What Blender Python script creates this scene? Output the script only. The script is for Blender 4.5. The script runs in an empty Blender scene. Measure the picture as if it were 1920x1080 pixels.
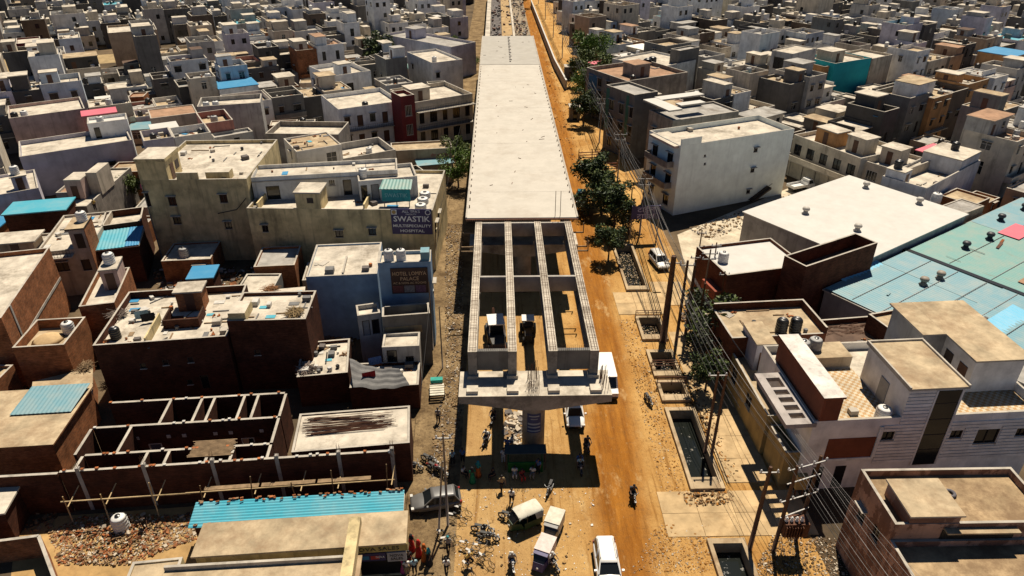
import bpy, bmesh, math, random
from mathutils import Vector, Matrix
from mathutils.geometry import delaunay_2d_cdt
rad=math.radians
SC=bpy.context.scene; COL=SC.collection; D=bpy.data
RN=random.Random(11)
# ---------------------------------------------------------------- camera, sky, sun, exposure
CAM_H=44.; PIT=rad(29.8); YAW=rad(-1.13); FPX=1320.
cd=D.cameras.new('camera'); cam=D.objects.new('camera',cd); COL.objects.link(cam)
cam.location=(0,0,CAM_H); cam.rotation_euler=(math.pi/2-PIT,0,YAW)
cd.sensor_width=36; cd.lens=36*FPX/1920; cd.clip_end=3000; cd.clip_start=.5
SC.camera=cam
EL,AZ=rad(62),rad(17)
W=D.worlds.new('World'); SC.world=W; W.use_nodes=True
nt=W.node_tree; bg=nt.nodes['Background']
sky=nt.nodes.new('ShaderNodeTexSky'); sky.sky_type='NISHITA'; sky.sun_disc=False
sky.sun_elevation=EL; sky.sun_rotation=AZ; sky.air_density=.5; sky.dust_density=0; sky.ozone_density=1
nt.links.new(sky.outputs[0],bg.inputs[0]); bg.inputs[1].default_value=.05
sl=D.lights.new('sun','SUN'); sl.energy=5; sl.angle=rad(.5); sl.color=(1,.9,.74)
so=D.objects.new('sun',sl); COL.objects.link(so)
so.rotation_euler=Vector((math.cos(EL)*math.sin(AZ),math.cos(EL)*math.cos(AZ),math.sin(EL))).to_track_quat('Z','Y').to_euler()
so.location=(0,40,120)
vs=SC.view_settings; vs.view_transform='Standard'; vs.look='None'; vs.gamma=1; vs.use_curve_mapping=False; vs.exposure=.36
SC.cycles.max_bounces=5; SC.cycles.diffuse_bounces=1; SC.cycles.glossy_bounces=2
SC.cycles.use_denoising=True

def P(p,z=0.):
    "photo pixel (1920x1080) -> point of the place at height z"
    a=(p[0]-960)/FPX; b=-(p[1]-540)/FPX
    cy,sy=math.cos(YAW),math.sin(YAW); cp,sp=math.cos(PIT),math.sin(PIT)
    d=Vector((-sy*cp+a*cy-sy*sp*b, cy*cp+a*sy+cy*sp*b, -sp+cp*b))
    t=(z-CAM_H)/d.z
    return Vector((d.x*t,d.y*t,z))
# ---------------------------------------------------------------- materials
def ramp(n,a,b,ca,cb):
    r=n.new('ShaderNodeValToRGB'); e=r.color_ramp.elements
    e[0].position=a; e[1].position=b; e[0].color=(*ca,1) ; e[1].color=(*cb,1)
    return r
def g3(v): return (v,v,v)
def base(name,rough=.9,spec=.3,metal=0):
    m=D.materials.new(name); m.use_nodes=True; n=m.node_tree.nodes; l=m.node_tree.links
    b=n['Principled BSDF']; b.inputs['Roughness'].default_value=rough; b.inputs['Metallic'].default_value=metal
    b.inputs['Specular IOR Level'].default_value=spec
    return m,n,l,b
def coords(n,l,rnd=True):
    tc=n.new('ShaderNodeTexCoord')
    if not rnd: return tc.outputs['Object']
    oi=n.new('ShaderNodeObjectInfo'); mm=n.new('ShaderNodeMath'); mm.operation='MULTIPLY'; mm.inputs[1].default_value=61
    l.new(oi.outputs['Random'],mm.inputs[0])
    va=n.new('ShaderNodeVectorMath'); va.operation='ADD'; l.new(tc.outputs['Object'],va.inputs[0]); l.new(mm.outputs[0],va.inputs[1])
    return va.outputs[0]
def noise(n,l,co,scale,detail=4,sc=None,rough=.6):
    x=n.new('ShaderNodeTexNoise'); x.inputs['Scale'].default_value=scale; x.inputs['Detail'].default_value=detail; x.inputs['Roughness'].default_value=rough
    if sc:
        mp=n.new('ShaderNodeMapping'); mp.inputs['Scale'].default_value=sc; l.new(co,mp.inputs[0]); l.new(mp.outputs[0],x.inputs[0])
    else: l.new(co,x.inputs[0])
    return x.outputs[0]
def mix(n,l,f,a,b,mode='MIX'):
    x=n.new('ShaderNodeMix'); x.data_type='RGBA'; x.blend_type=mode; x.clamp_factor=True
    for s,v in ((x.inputs[0],f),(x.inputs[6],a),(x.inputs[7],b)):
        if hasattr(v,'is_linked'): l.new(v,s)
        elif isinstance(v,(int,float)): s.default_value=v
        else: s.default_value=(*v,1)
    return x.outputs[2]
def bump(n,l,b,h,st=.4,dist=.05):
    x=n.new('ShaderNodeBump'); x.inputs['Strength'].default_value=st; x.inputs['Distance'].default_value=dist
    l.new(h,x.inputs['Height']); l.new(x.outputs[0],b.inputs['Normal'])
MC={}
def plaster(name,col=None,dirt=.5,dcol=(.05,.042,.035),var=.3,patch=0,pcol=(.2,.09,.05),rough=.9):
    if name in MC: return MC[name]
    m,n,l,b=base(name,rough); co=coords(n,l)
    a=noise(n,l,co,.55,5); r=ramp(n,.3,.72,g3(1-var),g3(1+var*.35)); l.new(a,r.inputs[0])
    c=mix(n,l,1.,col,r.outputs[0],'MULTIPLY')
    s=noise(n,l,co,1.,4,(1.5,1.5,.13)); r2=ramp(n,.52,.78,g3(0),g3(dirt)); l.new(s,r2.inputs[0])
    c=mix(n,l,r2.outputs[0],c,dcol)
    s=noise(n,l,co,.32,7,None,.75); r2=ramp(n,.55,.72,g3(0),g3(dirt*.75)); l.new(s,r2.inputs[0])
    c=mix(n,l,r2.outputs[0],c,dcol)
    if patch:
        s=noise(n,l,co,.45,6,(1,1,.6),.7); r2=ramp(n,.6-patch*.2,.62-patch*.2,g3(0),g3(.85)); l.new(s,r2.inputs[0])
        c=mix(n,l,r2.outputs[0],c,pcol)
    l.new(c,b.inputs[0]); f=noise(n,l,co,9,5); bump(n,l,b,f,.35,.04)
    MC[name]=m; return m
def brick(name,c1,c2,mort,dirt=.35,row=.085,length=.24):
    if name in MC: return MC[name]
    m,n,l,b=base(name,.95,.15)
    tc=n.new('ShaderNodeTexCoord'); sx=n.new('ShaderNodeSeparateXYZ'); l.new(tc.outputs['Object'],sx.inputs[0])
    ad=n.new('ShaderNodeMath'); l.new(sx.outputs[0],ad.inputs[0]); l.new(sx.outputs[1],ad.inputs[1])
    cx=n.new('ShaderNodeCombineXYZ'); l.new(ad.outputs[0],cx.inputs[0]); l.new(sx.outputs[2],cx.inputs[1])
    t=n.new('ShaderNodeTexBrick'); l.new(cx.outputs[0],t.inputs[0])
    t.inputs['Scale'].default_value=1; t.inputs['Brick Width'].default_value=length; t.inputs['Row Height'].default_value=row; t.inputs['Mortar Size'].default_value=.012
    t.inputs['Color1'].default_value=(*c1,1); t.inputs['Color2'].default_value=(*c2,1); t.inputs['Mortar'].default_value=(*mort,1)
    co=coords(n,l)
    a=noise(n,l,co,.8,6,None,.7); r=ramp(n,.3,.75,g3(.45),g3(1.25)); l.new(a,r.inputs[0])
    c=mix(n,l,1.,t.outputs[0],r.outputs[0],'MULTIPLY')
    a=noise(n,l,co,3.,5,(.5,.5,5),.7); r=ramp(n,.35,.7,g3(.55),g3(1.25)); l.new(a,r.inputs[0])
    c=mix(n,l,1.,c,r.outputs[0],'MULTIPLY')
    s=noise(n,l,co,.5,5); r2=ramp(n,.55,.8,g3(0),g3(dirt)); l.new(s,r2.inputs[0])
    c=mix(n,l,r2.outputs[0],c,(.03,.02,.016)); l.new(c,b.inputs[0])
    bump(n,l,b,t.outputs['Fac'],-.5,.02); MC[name]=m; return m
def plain(name,col,rough=.6,metal=0,var=.25,spec=.4,scale=2.):
    if name in MC: return MC[name]
    m,n,l,b=base(name,rough,spec,metal); co=coords(n,l)
    a=noise(n,l,co,scale,5); r=ramp(n,.3,.7,g3(1-var),g3(1+var*.4)); l.new(a,r.inputs[0])
    l.new(mix(n,l,1.,col,r.outputs[0],'MULTIPLY'),b.inputs[0]); MC[name]=m; return m
def roofm(name,col,dirt=.55,dcol=(.12,.09,.06),var=.35,t0=.5):
    if name in MC: return MC[name]
    m,n,l,b=base(name,.92,.2); co=coords(n,l)
    a=noise(n,l,co,.6,6,None,.65); r=ramp(n,.32,.68,g3(1-var),g3(1+var*.3)); l.new(a,r.inputs[0])
    c=mix(n,l,1.,col,r.outputs[0],'MULTIPLY')
    s=noise(n,l,co,.28,8,None,.76); r2=ramp(n,t0,t0+.16,g3(0),g3(dirt)); l.new(s,r2.inputs[0])
    c=mix(n,l,r2.outputs[0],c,dcol)
    s=noise(n,l,co,2.6,4); r2=ramp(n,.62,.74,g3(0),g3(dirt*.6)); l.new(s,r2.inputs[0])
    c=mix(n,l,r2.outputs[0],c,dcol)
    l.new(c,b.inputs[0]); f=noise(n,l,co,7,5); bump(n,l,b,f,.3,.04); MC[name]=m; return m
def sheet(name,col,fade=(.45,.42,.38),f=.3,rust=.1):
    if name in MC: return MC[name]
    m,n,l,b=base(name,.55,.4); co=coords(n,l)
    s=noise(n,l,co,.4,6,None,.7); r=ramp(n,.42,.75,g3(0),g3(f)); l.new(s,r.inputs[0])
    c=mix(n,l,r.outputs[0],col,fade)
    s=noise(n,l,co,1.3,6,(1,.25,1),.7); r=ramp(n,.6,.75,g3(0),g3(rust*2)); l.new(s,r.inputs[0])
    c=mix(n,l,r.outputs[0],c,(.2,.1,.05)); l.new(c,b.inputs[0]); MC[name]=m; return m
# wall paints
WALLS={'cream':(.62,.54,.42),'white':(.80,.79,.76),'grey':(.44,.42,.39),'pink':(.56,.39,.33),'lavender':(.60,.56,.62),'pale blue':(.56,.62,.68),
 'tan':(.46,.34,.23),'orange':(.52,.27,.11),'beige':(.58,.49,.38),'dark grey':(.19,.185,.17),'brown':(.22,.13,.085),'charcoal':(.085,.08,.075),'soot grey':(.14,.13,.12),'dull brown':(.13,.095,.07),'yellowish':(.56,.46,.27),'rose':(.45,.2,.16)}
def wallm(c):
    if c=='brick': return BR
    return plaster('paint_'+c.replace(' ','_'),WALLS[c],.55 if c not in('white','pale blue','lavender') else .35)
BR=brick('brick_wall',(.52,.17,.058),(.32,.10,.037),(.34,.21,.12))
BRD=brick('dark_brick',(.135,.04,.02),(.085,.026,.014),(.09,.05,.033))
WHITE=plaster('white_paint',(.84,.85,.84),.3); WORN=plaster('worn_white',(.70,.70,.67),.5)
CREAM=plaster('stained_cream',(.68,.54,.29),.8,(.09,.075,.05),.45)
BLUEW=plaster('slate_blue_paint',(.24,.36,.50),.25,(.12,.14,.16))
GREYW=plaster('grey_plaster',(.40,.39,.37),.6); DGREY=plaster('sooty_plaster',(.17,.16,.145),.6)
PINKW=plaster('peeling_pink',(.42,.25,.18),.6,(.06,.035,.025),.4,.55,(.15,.075,.05))
OCHRE=plaster('ochre_paint',(.42,.29,.11),.6); TEAL=plaster('teal_paint',(.02,.36,.42),.12,(.02,.2,.24),.15)
REDB=plaster('redbrown_tile',(.20,.062,.03),.3,(.06,.03,.02),.3); MAROON=plaster('maroon_paint',(.17,.03,.03),.4)
MOTT=plaster('mottled_cement',(.30,.26,.22),.9,(.07,.06,.05),.5)
RC=roofm('cream_roof',(.60,.53,.43),.6); RT=roofm('tan_roof',(.50,.39,.25),.6,(.24,.15,.085),.45,.45); RTD=roofm('patched_tan_roof',(.46,.33,.19),.7,(.15,.09,.05),.5,.43); RG=roofm('grey_roof',(.40,.375,.34),.6)
RW=roofm('white_roof',(.58,.555,.51),.14,(.5,.44,.36),.1); RB=roofm('brown_roof',(.14,.09,.065),.5,(.05,.035,.03)); RR=roofm('rust_roof',(.40,.24,.15),.5)
CONC=roofm('raw_concrete',(.42,.385,.34),.5,(.15,.12,.1),.3); DECK=roofm('deck_concrete',(.53,.485,.415),.5,(.39,.335,.27),.1); DECK2=roofm('older_deck_concrete',(.42,.39,.34),.2,(.3,.26,.2),.12)
DCONC=roofm('dark_concrete',(.16,.14,.13),.5,(.07,.06,.05))
COPE=plaster('coping_cement',(.48,.43,.36),.4); FRAME=plain('dark_frame',(.05,.035,.028),.6); WFRAME=plain('pale_frame',(.55,.52,.47),.6)
DOORB=plain('brown_door',(.10,.045,.025),.6); DOORG=plain('grey_door',(.3,.3,.3),.6); DOORBL=plain('blue_door',(.03,.16,.32),.5)
RUST=plain('rusty_steel',(.13,.055,.03),.8,.2,.4); STEEL=plain('dull_steel',(.25,.24,.23),.5,.6); BLACK=plain('black_plastic',(.012,.012,.013),.35,0,.2,.5)
WPL=plain('white_plastic',(.74,.72,.68),.5,0,.2); WOOD=plain('weathered_wood',(.28,.19,.11),.85,0,.45,.2); BAMB=plain('bamboo',(.50,.36,.19),.75,0,.3,.3)
BLUES=sheet('turquoise_sheet',(.055,.34,.44),(.30,.42,.42),.5,.14); BLUE2=sheet('blue_sheet',(.03,.22,.42),(.2,.4,.5),.3); GREENS=sheet('pale_green_sheet',(.14,.31,.285),(.31,.31,.25),.7,.25)
SKYS=sheet('pale_blue_sheet',(.14,.29,.34),(.30,.34,.32),.85,.3); WSHEET=sheet('white_sheet',(.78,.74,.66),(.6,.55,.48),.2,.04); PINKS=sheet('pink_sheet',(.62,.13,.17),(.5,.3,.3),.25); TARP=plain('grey_tarp',(.16,.155,.15),.8)
def glassm():
    m,n,l,b=base('dark_window_glass',.12,.5); b.inputs[0].default_value=(.012,.014,.016,1); return m
GLASS=glassm(); PALEC=plain('pale_scrap',(.55,.52,.47),.8)
# ---------------------------------------------------------------- mesh builder
class MB:
    def __init__(s): s.v=[];s.f=[];s.m=[]
    def quad(s,a,b,c,d,m=0):
        i=len(s.v); s.v+=[tuple(a),tuple(b),tuple(c),tuple(d)]; s.f.append((i,i+1,i+2,i+3)); s.m.append(m)
    def poly(s,pts,m=0):
        i=len(s.v); s.v+=[tuple(p) for p in pts]; s.f.append(tuple(range(i,i+len(pts)))); s.m.append(m)
    def hexa(s,p,m=0,mt=None):
        i=len(s.v); s.v+=[tuple(q) for q in p]
        for k,f in enumerate(((0,3,2,1),(4,5,6,7),(0,1,5,4),(1,2,6,5),(2,3,7,6),(3,0,4,7))):
            s.f.append(tuple(i+j for j in f)); s.m.append(mt if (mt is not None and k==1) else m)
    def box(s,x0,y0,z0,x1,y1,z1,m=0,mt=None):
        x0,x1=sorted((x0,x1)); y0,y1=sorted((y0,y1)); z0,z1=sorted((z0,z1))
        s.hexa([(x0,y0,z0),(x1,y0,z0),(x1,y1,z0),(x0,y1,z0),(x0,y0,z1),(x1,y0,z1),(x1,y1,z1),(x0,y1,z1)],m,mt)
    def obox(s,c,sz,M,m=0):
        c=Vector(c); h=[x/2 for x in sz]
        s.hexa([c+M@Vector((a*h[0],b*h[1],e*h[2])) for e in(-1,1) for a,b in((-1,-1),(1,-1),(1,1),(-1,1))],m)
    def bar(s,a,b,w,m=0,h=None,w2=None):
        a=Vector(a);b=Vector(b);d=(b-a).normalized(); up=Vector((0,0,1)) if abs(d.z)<.95 else Vector((1,0,0))
        r=d.cross(up).normalized(); u=r.cross(d); h=h or w; k=(w2/w if w2 else 1)
        s.hexa([a-r*w/2-u*h/2,a+r*w/2-u*h/2,a+r*w/2+u*h/2,a-r*w/2+u*h/2,b+(-r*w/2-u*h/2)*k,b+(r*w/2-u*h/2)*k,b+(r*w/2+u*h/2)*k,b+(-r*w/2+u*h/2)*k],m)
    def tube(s,pts,r,n=6,m=0,r2=None,cap=True):
        pts=[Vector(p) for p in pts]; i=len(s.v); N=len(pts)
        for k,p in enumerate(pts):
            d=(pts[min(k+1,N-1)]-pts[max(k-1,0)]).normalized(); up=Vector((0,0,1)) if abs(d.z)<.95 else Vector((1,0,0))
            a=d.cross(up).normalized(); b=a.cross(d); rr=r if r2 is None else r+(r2-r)*k/max(1,N-1)
            for j in range(n):
                t=2*math.pi*j/n; s.v.append(tuple(p+a*rr*math.cos(t)+b*rr*math.sin(t)))
        for k in range(N-1):
            for j in range(n):
                q=(j+1)%n; s.f.append((i+k*n+j,i+k*n+q,i+(k+1)*n+q,i+(k+1)*n+j)); s.m.append(m)
        if cap:
            s.f.append(tuple(i+j for j in range(n))); s.m.append(m); s.f.append(tuple(i+(N-1)*n+j for j in reversed(range(n)))); s.m.append(m)
    def lathe(s,prof,c=(0,0,0),n=14,m=0,M=None):
        i=len(s.v)
        for r,z in prof:
            for j in range(n):
                t=2*math.pi*j/n; q=Vector((r*math.cos(t),r*math.sin(t),z))
                if M: q=M@q
                s.v.append(tuple(q+Vector(c)))
        for k in range(len(prof)-1):
            for j in range(n):
                q=(j+1)%n; s.f.append((i+k*n+j,i+k*n+q,i+(k+1)*n+q,i+(k+1)*n+j)); s.m.append(m)
        if prof[0][0]>.001: s.f.append(tuple(i+j for j in reversed(range(n)))); s.m.append(m)
        if prof[-1][0]>.001: s.f.append(tuple(i+(len(prof)-1)*n+j for j in range(n))); s.m.append(m)
    def torus(s,c,R,r,axis='y',n=16,k=5,m=0,M=None):
        i=len(s.v)
        for a in range(n):
            t=2*math.pi*a/n
            for b in range(k):
                q=2*math.pi*b/k; rr=R+r*math.cos(q); p=Vector((rr*math.cos(t),r*math.sin(q),rr*math.sin(t)))
                if axis=='x': p=Vector((p.y,p.x,p.z))
                if axis=='z': p=Vector((p.x,p.z,p.y))
                if M: p=M@p
                s.v.append(tuple(p+Vector(c)))
        for a in range(n):
            for b in range(k):
                s.f.append((i+a*k+b,i+((a+1)%n)*k+b,i+((a+1)%n)*k+(b+1)%k,i+a*k+(b+1)%k)); s.m.append(m)
    def mesh(s,name,mats,smooth=False):
        me=D.meshes.new(name); me.from_pydata(s.v,[],s.f)
        for x in (mats if isinstance(mats,(list,tuple)) else [mats]): me.materials.append(x)
        me.polygons.foreach_set('material_index',s.m)
        if smooth: me.polygons.foreach_set('use_smooth',[True]*len(s.f))
        me.update(); return me
    def build(s,name,mats,parent=None,smooth=False,kind=None):
        return obj(name,s.mesh(name,mats,smooth),parent,kind)
def obj(name,me,parent=None,kind=None):
    o=D.objects.new(name,me); COL.objects.link(o)
    if parent is not None: o.parent=parent
    if kind: o['kind']=kind
    return o
def tag(o,label,cat,group=None,kind=None):
    if label: o['label']=label
    if cat: o['category']=cat
    if group: o['group']=group
    if kind: o['kind']=kind
    return o
def empty(name,loc,rz=0,label=None,cat=None,group=None):
    o=D.objects.new(name,None); COL.objects.link(o); o.location=loc; o.rotation_euler=(0,0,rz); o.empty_display_size=.5
    return tag(o,label,cat,group)
def copytree(o,loc=None,rz=None,label=None,group=None,scale=None):
    c=o.copy(); COL.objects.link(c)
    for ch in o.children:
        d=copytree(ch); d.parent=c
    if loc is not None: c.location=loc
    if rz is not None: c.rotation_euler=(0,0,rz)
    if scale is not None: c.scale=(scale,)*3
    if label: c['label']=label
    if group: c['group']=group
    return c
def text(name,s,size,loc,rot,mat_,parent=None,width=None,ext=.01,bold=0):
    c=D.curves.new(name,'FONT'); c.body=s; c.size=size; c.extrude=ext; c.align_x='CENTER'; c.align_y='CENTER'; c.resolution_u=2; c.offset=bold
    t=D.objects.new(name+'_tmp',c); COL.objects.link(t)
    dg=bpy.context.evaluated_depsgraph_get(); me=D.meshes.new_from_object(t.evaluated_get(dg)); D.objects.remove(t)
    me.materials.clear(); me.materials.append(mat_)
    if width:
        xs=[v.co.x for v in me.vertices]; w=max(xs)-min(xs)
        for v in me.vertices: v.co.x*=width/w
    o=obj(name,me,parent); o.location=loc; o.rotation_euler=rot; return o
# ---------------------------------------------------------------- ground, drains, road
DRX0,DRX1=15.75,18.65
DRAINS=[(30.5,37.2),(42.3,52.9),(53.9,57.2),(57.9,62.6),(64.6,69.6),(75.6,88.5)]
def flat(name,x0,y0,x1,y1,z,mat_,holes=(),kind='structure'):
    vs_=[(x0,y0),(x1,y0),(x1,y1),(x0,y1)]; fs=[[0,1,2,3]]
    for a,b,c,d in holes:
        k=len(vs_); vs_+=[(a,b),(c,b),(c,d),(a,d)]; fs.append([k,k+1,k+2,k+3])
    ed=[(f[i],f[(i+1)%4]) for f in fs for i in range(4)]
    r=delaunay_2d_cdt([Vector(v) for v in vs_],ed,[],0,1e-5)
    # drop triangles that fall in a hole
    V=[(v.x,v.y,z) for v in r[0]]; F=[]
    for f in r[2]:
        cx=sum(V[i][0] for i in f)/len(f); cy=sum(V[i][1] for i in f)/len(f)
        if any(a<cx<c and b<cy<d for a,b,c,d in holes): continue
        if (V[f[1]][0]-V[f[0]][0])*(V[f[2]][1]-V[f[0]][1])-(V[f[1]][1]-V[f[0]][1])*(V[f[2]][0]-V[f[0]][0])<0: f=f[::-1]
        F.append(list(f))
    me=D.meshes.new(name); me.from_pydata(V,[],F); me.materials.append(mat_); me.update()
    return obj(name,me,None,kind)
HOLES=[(DRX0,a,DRX1,b) for a,b in DRAINS]
def ground_mat():
    m,n,l,b=base('dusty_ground',1,.1); co=coords(n,l,False)
    a=noise(n,l,co,.09,8,None,.7); r=ramp(n,.35,.65,(.06,.045,.03),(.19,.135,.08)); l.new(a,r.inputs[0])
    s=noise(n,l,co,1.4,8,None,.75); r2=ramp(n,.5,.66,g3(0),g3(.6)); l.new(s,r2.inputs[0])
    c=mix(n,l,r2.outputs[0],r.outputs[0],(.09,.065,.045)); l.new(c,b.inputs[0])
    f=noise(n,l,co,4,8,None,.75); bump(n,l,b,f,.8,.12); return m
def road_mat():
    m,n,l,b=base('orange_dirt_road',1,.1); co=coords(n,l,False)
    sx=n.new('ShaderNodeSeparateXYZ'); l.new(co,sx.inputs[0])
    def M(op,a,b_=None):
        x=n.new('ShaderNodeMath'); x.operation=op
        for i,v in enumerate((a,b_)):
            if v is None: continue
            if hasattr(v,'is_linked'): l.new(v,x.inputs[i])
            else: x.inputs[i].default_value=v
        return x.outputs[0]
    w=noise(n,l,co,.12,4); wob=M('MULTIPLY',M('SUBTRACT',w,.5),3.)
    # the beaten track drifts right with distance
    y=M('SUBTRACT',sx.outputs[1],43.); dr=M('MULTIPLY',M('MAXIMUM',M('MINIMUM',y,45.),-20),.062)
    u=M('ADD',M('SUBTRACT',M('SUBTRACT',sx.outputs[0],dr),9.7),wob)
    t=M('ABSOLUTE',u); fade=n.new('ShaderNodeMapRange'); fade.inputs[1].default_value=1.3; fade.inputs[2].default_value=2.8; fade.inputs[3].default_value=1; fade.inputs[4].default_value=0; l.new(t,fade.inputs[0])
    big=noise(n,l,co,.16,6,None,.65); r=ramp(n,.36,.66,(.38,.19,.052),(.57,.345,.125)); l.new(big,r.inputs[0])
    # pale dust to the left (parking side), orange to the right
    ox=n.new('ShaderNodeMapRange'); ox.inputs[1].default_value=1; ox.inputs[2].default_value=9; l.new(M('ADD',sx.outputs[0],wob),ox.inputs[0])
    c=mix(n,l,ox.outputs[0],mix(n,l,.5,r.outputs[0],(.41,.28,.135)),r.outputs[0])
    streak=noise(n,l,co,1.1,6,(1.6,.14,1),.7); r2=ramp(n,.35,.7,(.19,.058,.005),(.40,.155,.018)); l.new(streak,r2.inputs[0])
    c=mix(n,l,M('MULTIPLY',fade.outputs[0],.85),c,r2.outputs[0])
    s=noise(n,l,co,.8,6,(2.6,.10,1),.65); r3=ramp(n,.54,.66,g3(0),g3(.65)); l.new(s,r3.inputs[0]); c=mix(n,l,r3.outputs[0],c,(.19,.075,.012))
    s=noise(n,l,co,.35,7,(1.2,.5,1),.75); r3=ramp(n,.55,.68,g3(0),g3(.6)); l.new(s,r3.inputs[0]); c=mix(n,l,r3.outputs[0],c,(.60,.42,.20))
    s=noise(n,l,co,1.6,8,None,.78); r3=ramp(n,.53,.66,g3(0),g3(.55)); l.new(s,r3.inputs[0])
    c=mix(n,l,r3.outputs[0],c,(.17,.085,.03))
    s=noise(n,l,co,5,4,None,.7); r3=ramp(n,.66,.74,g3(0),g3(.7)); l.new(s,r3.inputs[0])
    c=mix(n,l,r3.outputs[0],c,(.62,.52,.38))
    l.new(c,b.inputs[0]); f=noise(n,l,co,3,9,(1.4,.6,1),.75); bump(n,l,b,f,1.,.16); return m
def left_mat():
    m,n,l,b=base('trampled_earth',1,.1); co=coords(n,l,False)
    a=noise(n,l,co,.35,8,None,.72); r=ramp(n,.36,.64,(.11,.07,.035),(.33,.23,.12)); l.new(a,r.inputs[0])
    s=noise(n,l,co,2.6,8,None,.75); r2=ramp(n,.5,.64,g3(0),g3(.75)); l.new(s,r2.inputs[0])
    c=mix(n,l,r2.outputs[0],r.outputs[0],(.075,.05,.03)); l.new(c,b.inputs[0])
    f=noise(n,l,co,4,8,None,.75); bump(n,l,b,f,1.,.15); return m
GROUND=flat('ground',-600,-100,600,900,0,ground_mat(),HOLES)
ROAD=flat('dirt_road',-3.6,8,24.,420,.004,road_mat(),HOLES)
flat('road_verge',-9.6,8,-3.6,420,.004,left_mat())
PAVE=plaster('paving_cement',(.54,.38,.20),.75,(.30,.19,.09),.4)
def water_mat():
    m,n,l,b=base('drain_water',.08,.5); b.inputs[0].default_value=(.012,.014,.013,1)
    co=coords(n,l,False); s=noise(n,l,co,1.5,6,None,.7); r=ramp(n,.62,.66,(.012,.014,.012),(.25,.22,.16)); l.new(s,r.inputs[0]); l.new(r.outputs[0],b.inputs[0])
    r2=ramp(n,.6,.66,g3(.08),g3(.9)); l.new(s,r2.inputs[0]); l.new(r2.outputs[0],b.inputs['Roughness']); return m
WATER=water_mat(); RIM=roofm('muddy_cement',(.46,.35,.22),.8,(.2,.12,.06))
for k,(a,b) in enumerate(DRAINS):
    nm=['with water beside the leaning pole, nearest the camera','long and full of black water beside the twin poles','short, half filled with stones','with a footbridge rail over it','short and dry beside the thick power pole','under the roadside trees'][k]
    r=empty('drain',(DRX0,a,0),0,'open concrete drain trough '+nm,'drain')
    m=MB(); w=DRX1-DRX0; L=b-a; t=.32
    m.box(0,0,-1.6,t,L,.32); m.build('side_wall',RIM,r)
    m=MB(); m.box(w-t,0,-1.6,w,L,.32); m.build('side_wall',RIM,r)
    m=MB(); m.box(t,L-.5,-1.6,w-t,L,.3); m.build('end_wall',RIM,r)
    m=MB(); m.box(t,0,-1.6,w-t,.9 if k!=1 else 1.3,.34); m.build('end_wall',RIM,r)
    m=MB(); m.box(0.02,0.02,-1.75,w-.02,L-.02,-1.61 if k!=1 else -1.61); m.build('channel_floor',DCONC,r)
    m=MB(); zz=-.75; m.quad((t,.9,zz),(w-t,.9,zz),(w-t,L-.5,zz),(t,L-.5,zz)); m.build('water_surface',WATER,r)
    if k>1:
        m=MB(); q=random.Random(k)
        for i in range(int(L*34)):
            x=q.uniform(t+.1,w-t-.1); y=q.uniform(1.,L-.6); s=q.uniform(.06,.2)
            M=Matrix.Rotation(q.uniform(0,3),3,'Z')@Matrix.Rotation(q.uniform(0,1),3,'X')
            m.obox((x,y,zz+q.uniform(0,.15)),(s,s*.7,s*.5),M,q.choice((0,0,1)))
        m.build('rubble',[RIM,DCONC],r,kind='stuff')
# paved slabs on the right of the drains
pr=empty('pavement',(0,0,0)); pr['kind']='structure'
for i in range(4):
    for j in range(2):
        x0=12.9+2.95*i; y0=37.6+2.35*j
        m=MB(); m.box(x0,y0,.0,x0+2.92,y0+2.32,.05+.012*((i+j)%2)); m.build('slab',PAVE,pr)
for j in range(12):
    y0=43.2+2.9*j
    if j in(8,9): continue
    m=MB(); m.box(19.0,y0,.0,21.1,y0+2.86,.06+.01*(j%2)); m.build('slab',PAVE,pr)
    m=MB(); m.box(21.13,y0,.0,23.0,y0+2.86,.05+.01*((j+1)%2)); m.build('slab',PAVE,pr)
for y0 in (70.2,72.8):
    m=MB(); m.box(14.,y0,.0,16.3,y0+2.56,.06); m.build('slab',PAVE,pr)
    m=MB(); m.box(16.33,y0,.0,20.,y0+2.56,.07); m.build('slab',PAVE,pr)
# ---------------------------------------------------------------- flyover
GIRD=roofm('grimy_concrete',(.30,.27,.235),.8,(.07,.06,.05),.4)
ROADS=roofm('sandy_strip',(.46,.31,.15),.5,(.2,.12,.06)); MOTTS=roofm('rough_fill',(.32,.25,.17),.8,(.06,.05,.04))
DECKJ=plain('joint_line',(.42,.38,.33),.9)
fl=empty('flyover',(0,0,0),0,'unfinished concrete flyover with pale deck and bare girders at its near end','flyover')
GX=[-2.4,1.0,4.45,8.0]; PY=[48.2,76.6,104.,131.,157.6,190.4]
def pier(y,near):
    m=MB(); m.lathe([(1.0,0),(1.0,5.0),(1.12,5.5)],(2.85,y,0),18); m.build('pier',GIRD,fl,True)
    m=MB(); x0,x1=-3.55,9.3; pts=[(x0,7),(x0,6.3),(.9,5.6),(1.7,5.45),(4.0,5.45),(4.8,5.6),(x1,6.3),(x1,7)]
    a=[(x,y-1.75,z) for x,z in pts]; b=[(x,y+1.75,z) for x,z in pts]
    m.poly(a,0); m.poly(b[::-1],0)
    for i in range(8):
        j=(i+1)%8; m.quad(a[j],a[i],b[i],b[j],0 if i!=7 else 1)
    m.build('pier_cap',[GIRD,RC],fl)
    for g in GX:
        for s in (-1.05,1.0):
            m=MB(); m.box(g-.48,y+s-.42,7.0,g+.48,y+s+.42,7.32); m.build('bearing_pedestal',RC,fl)
for i,y in enumerate(PY): pier(y,i==0)
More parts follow.
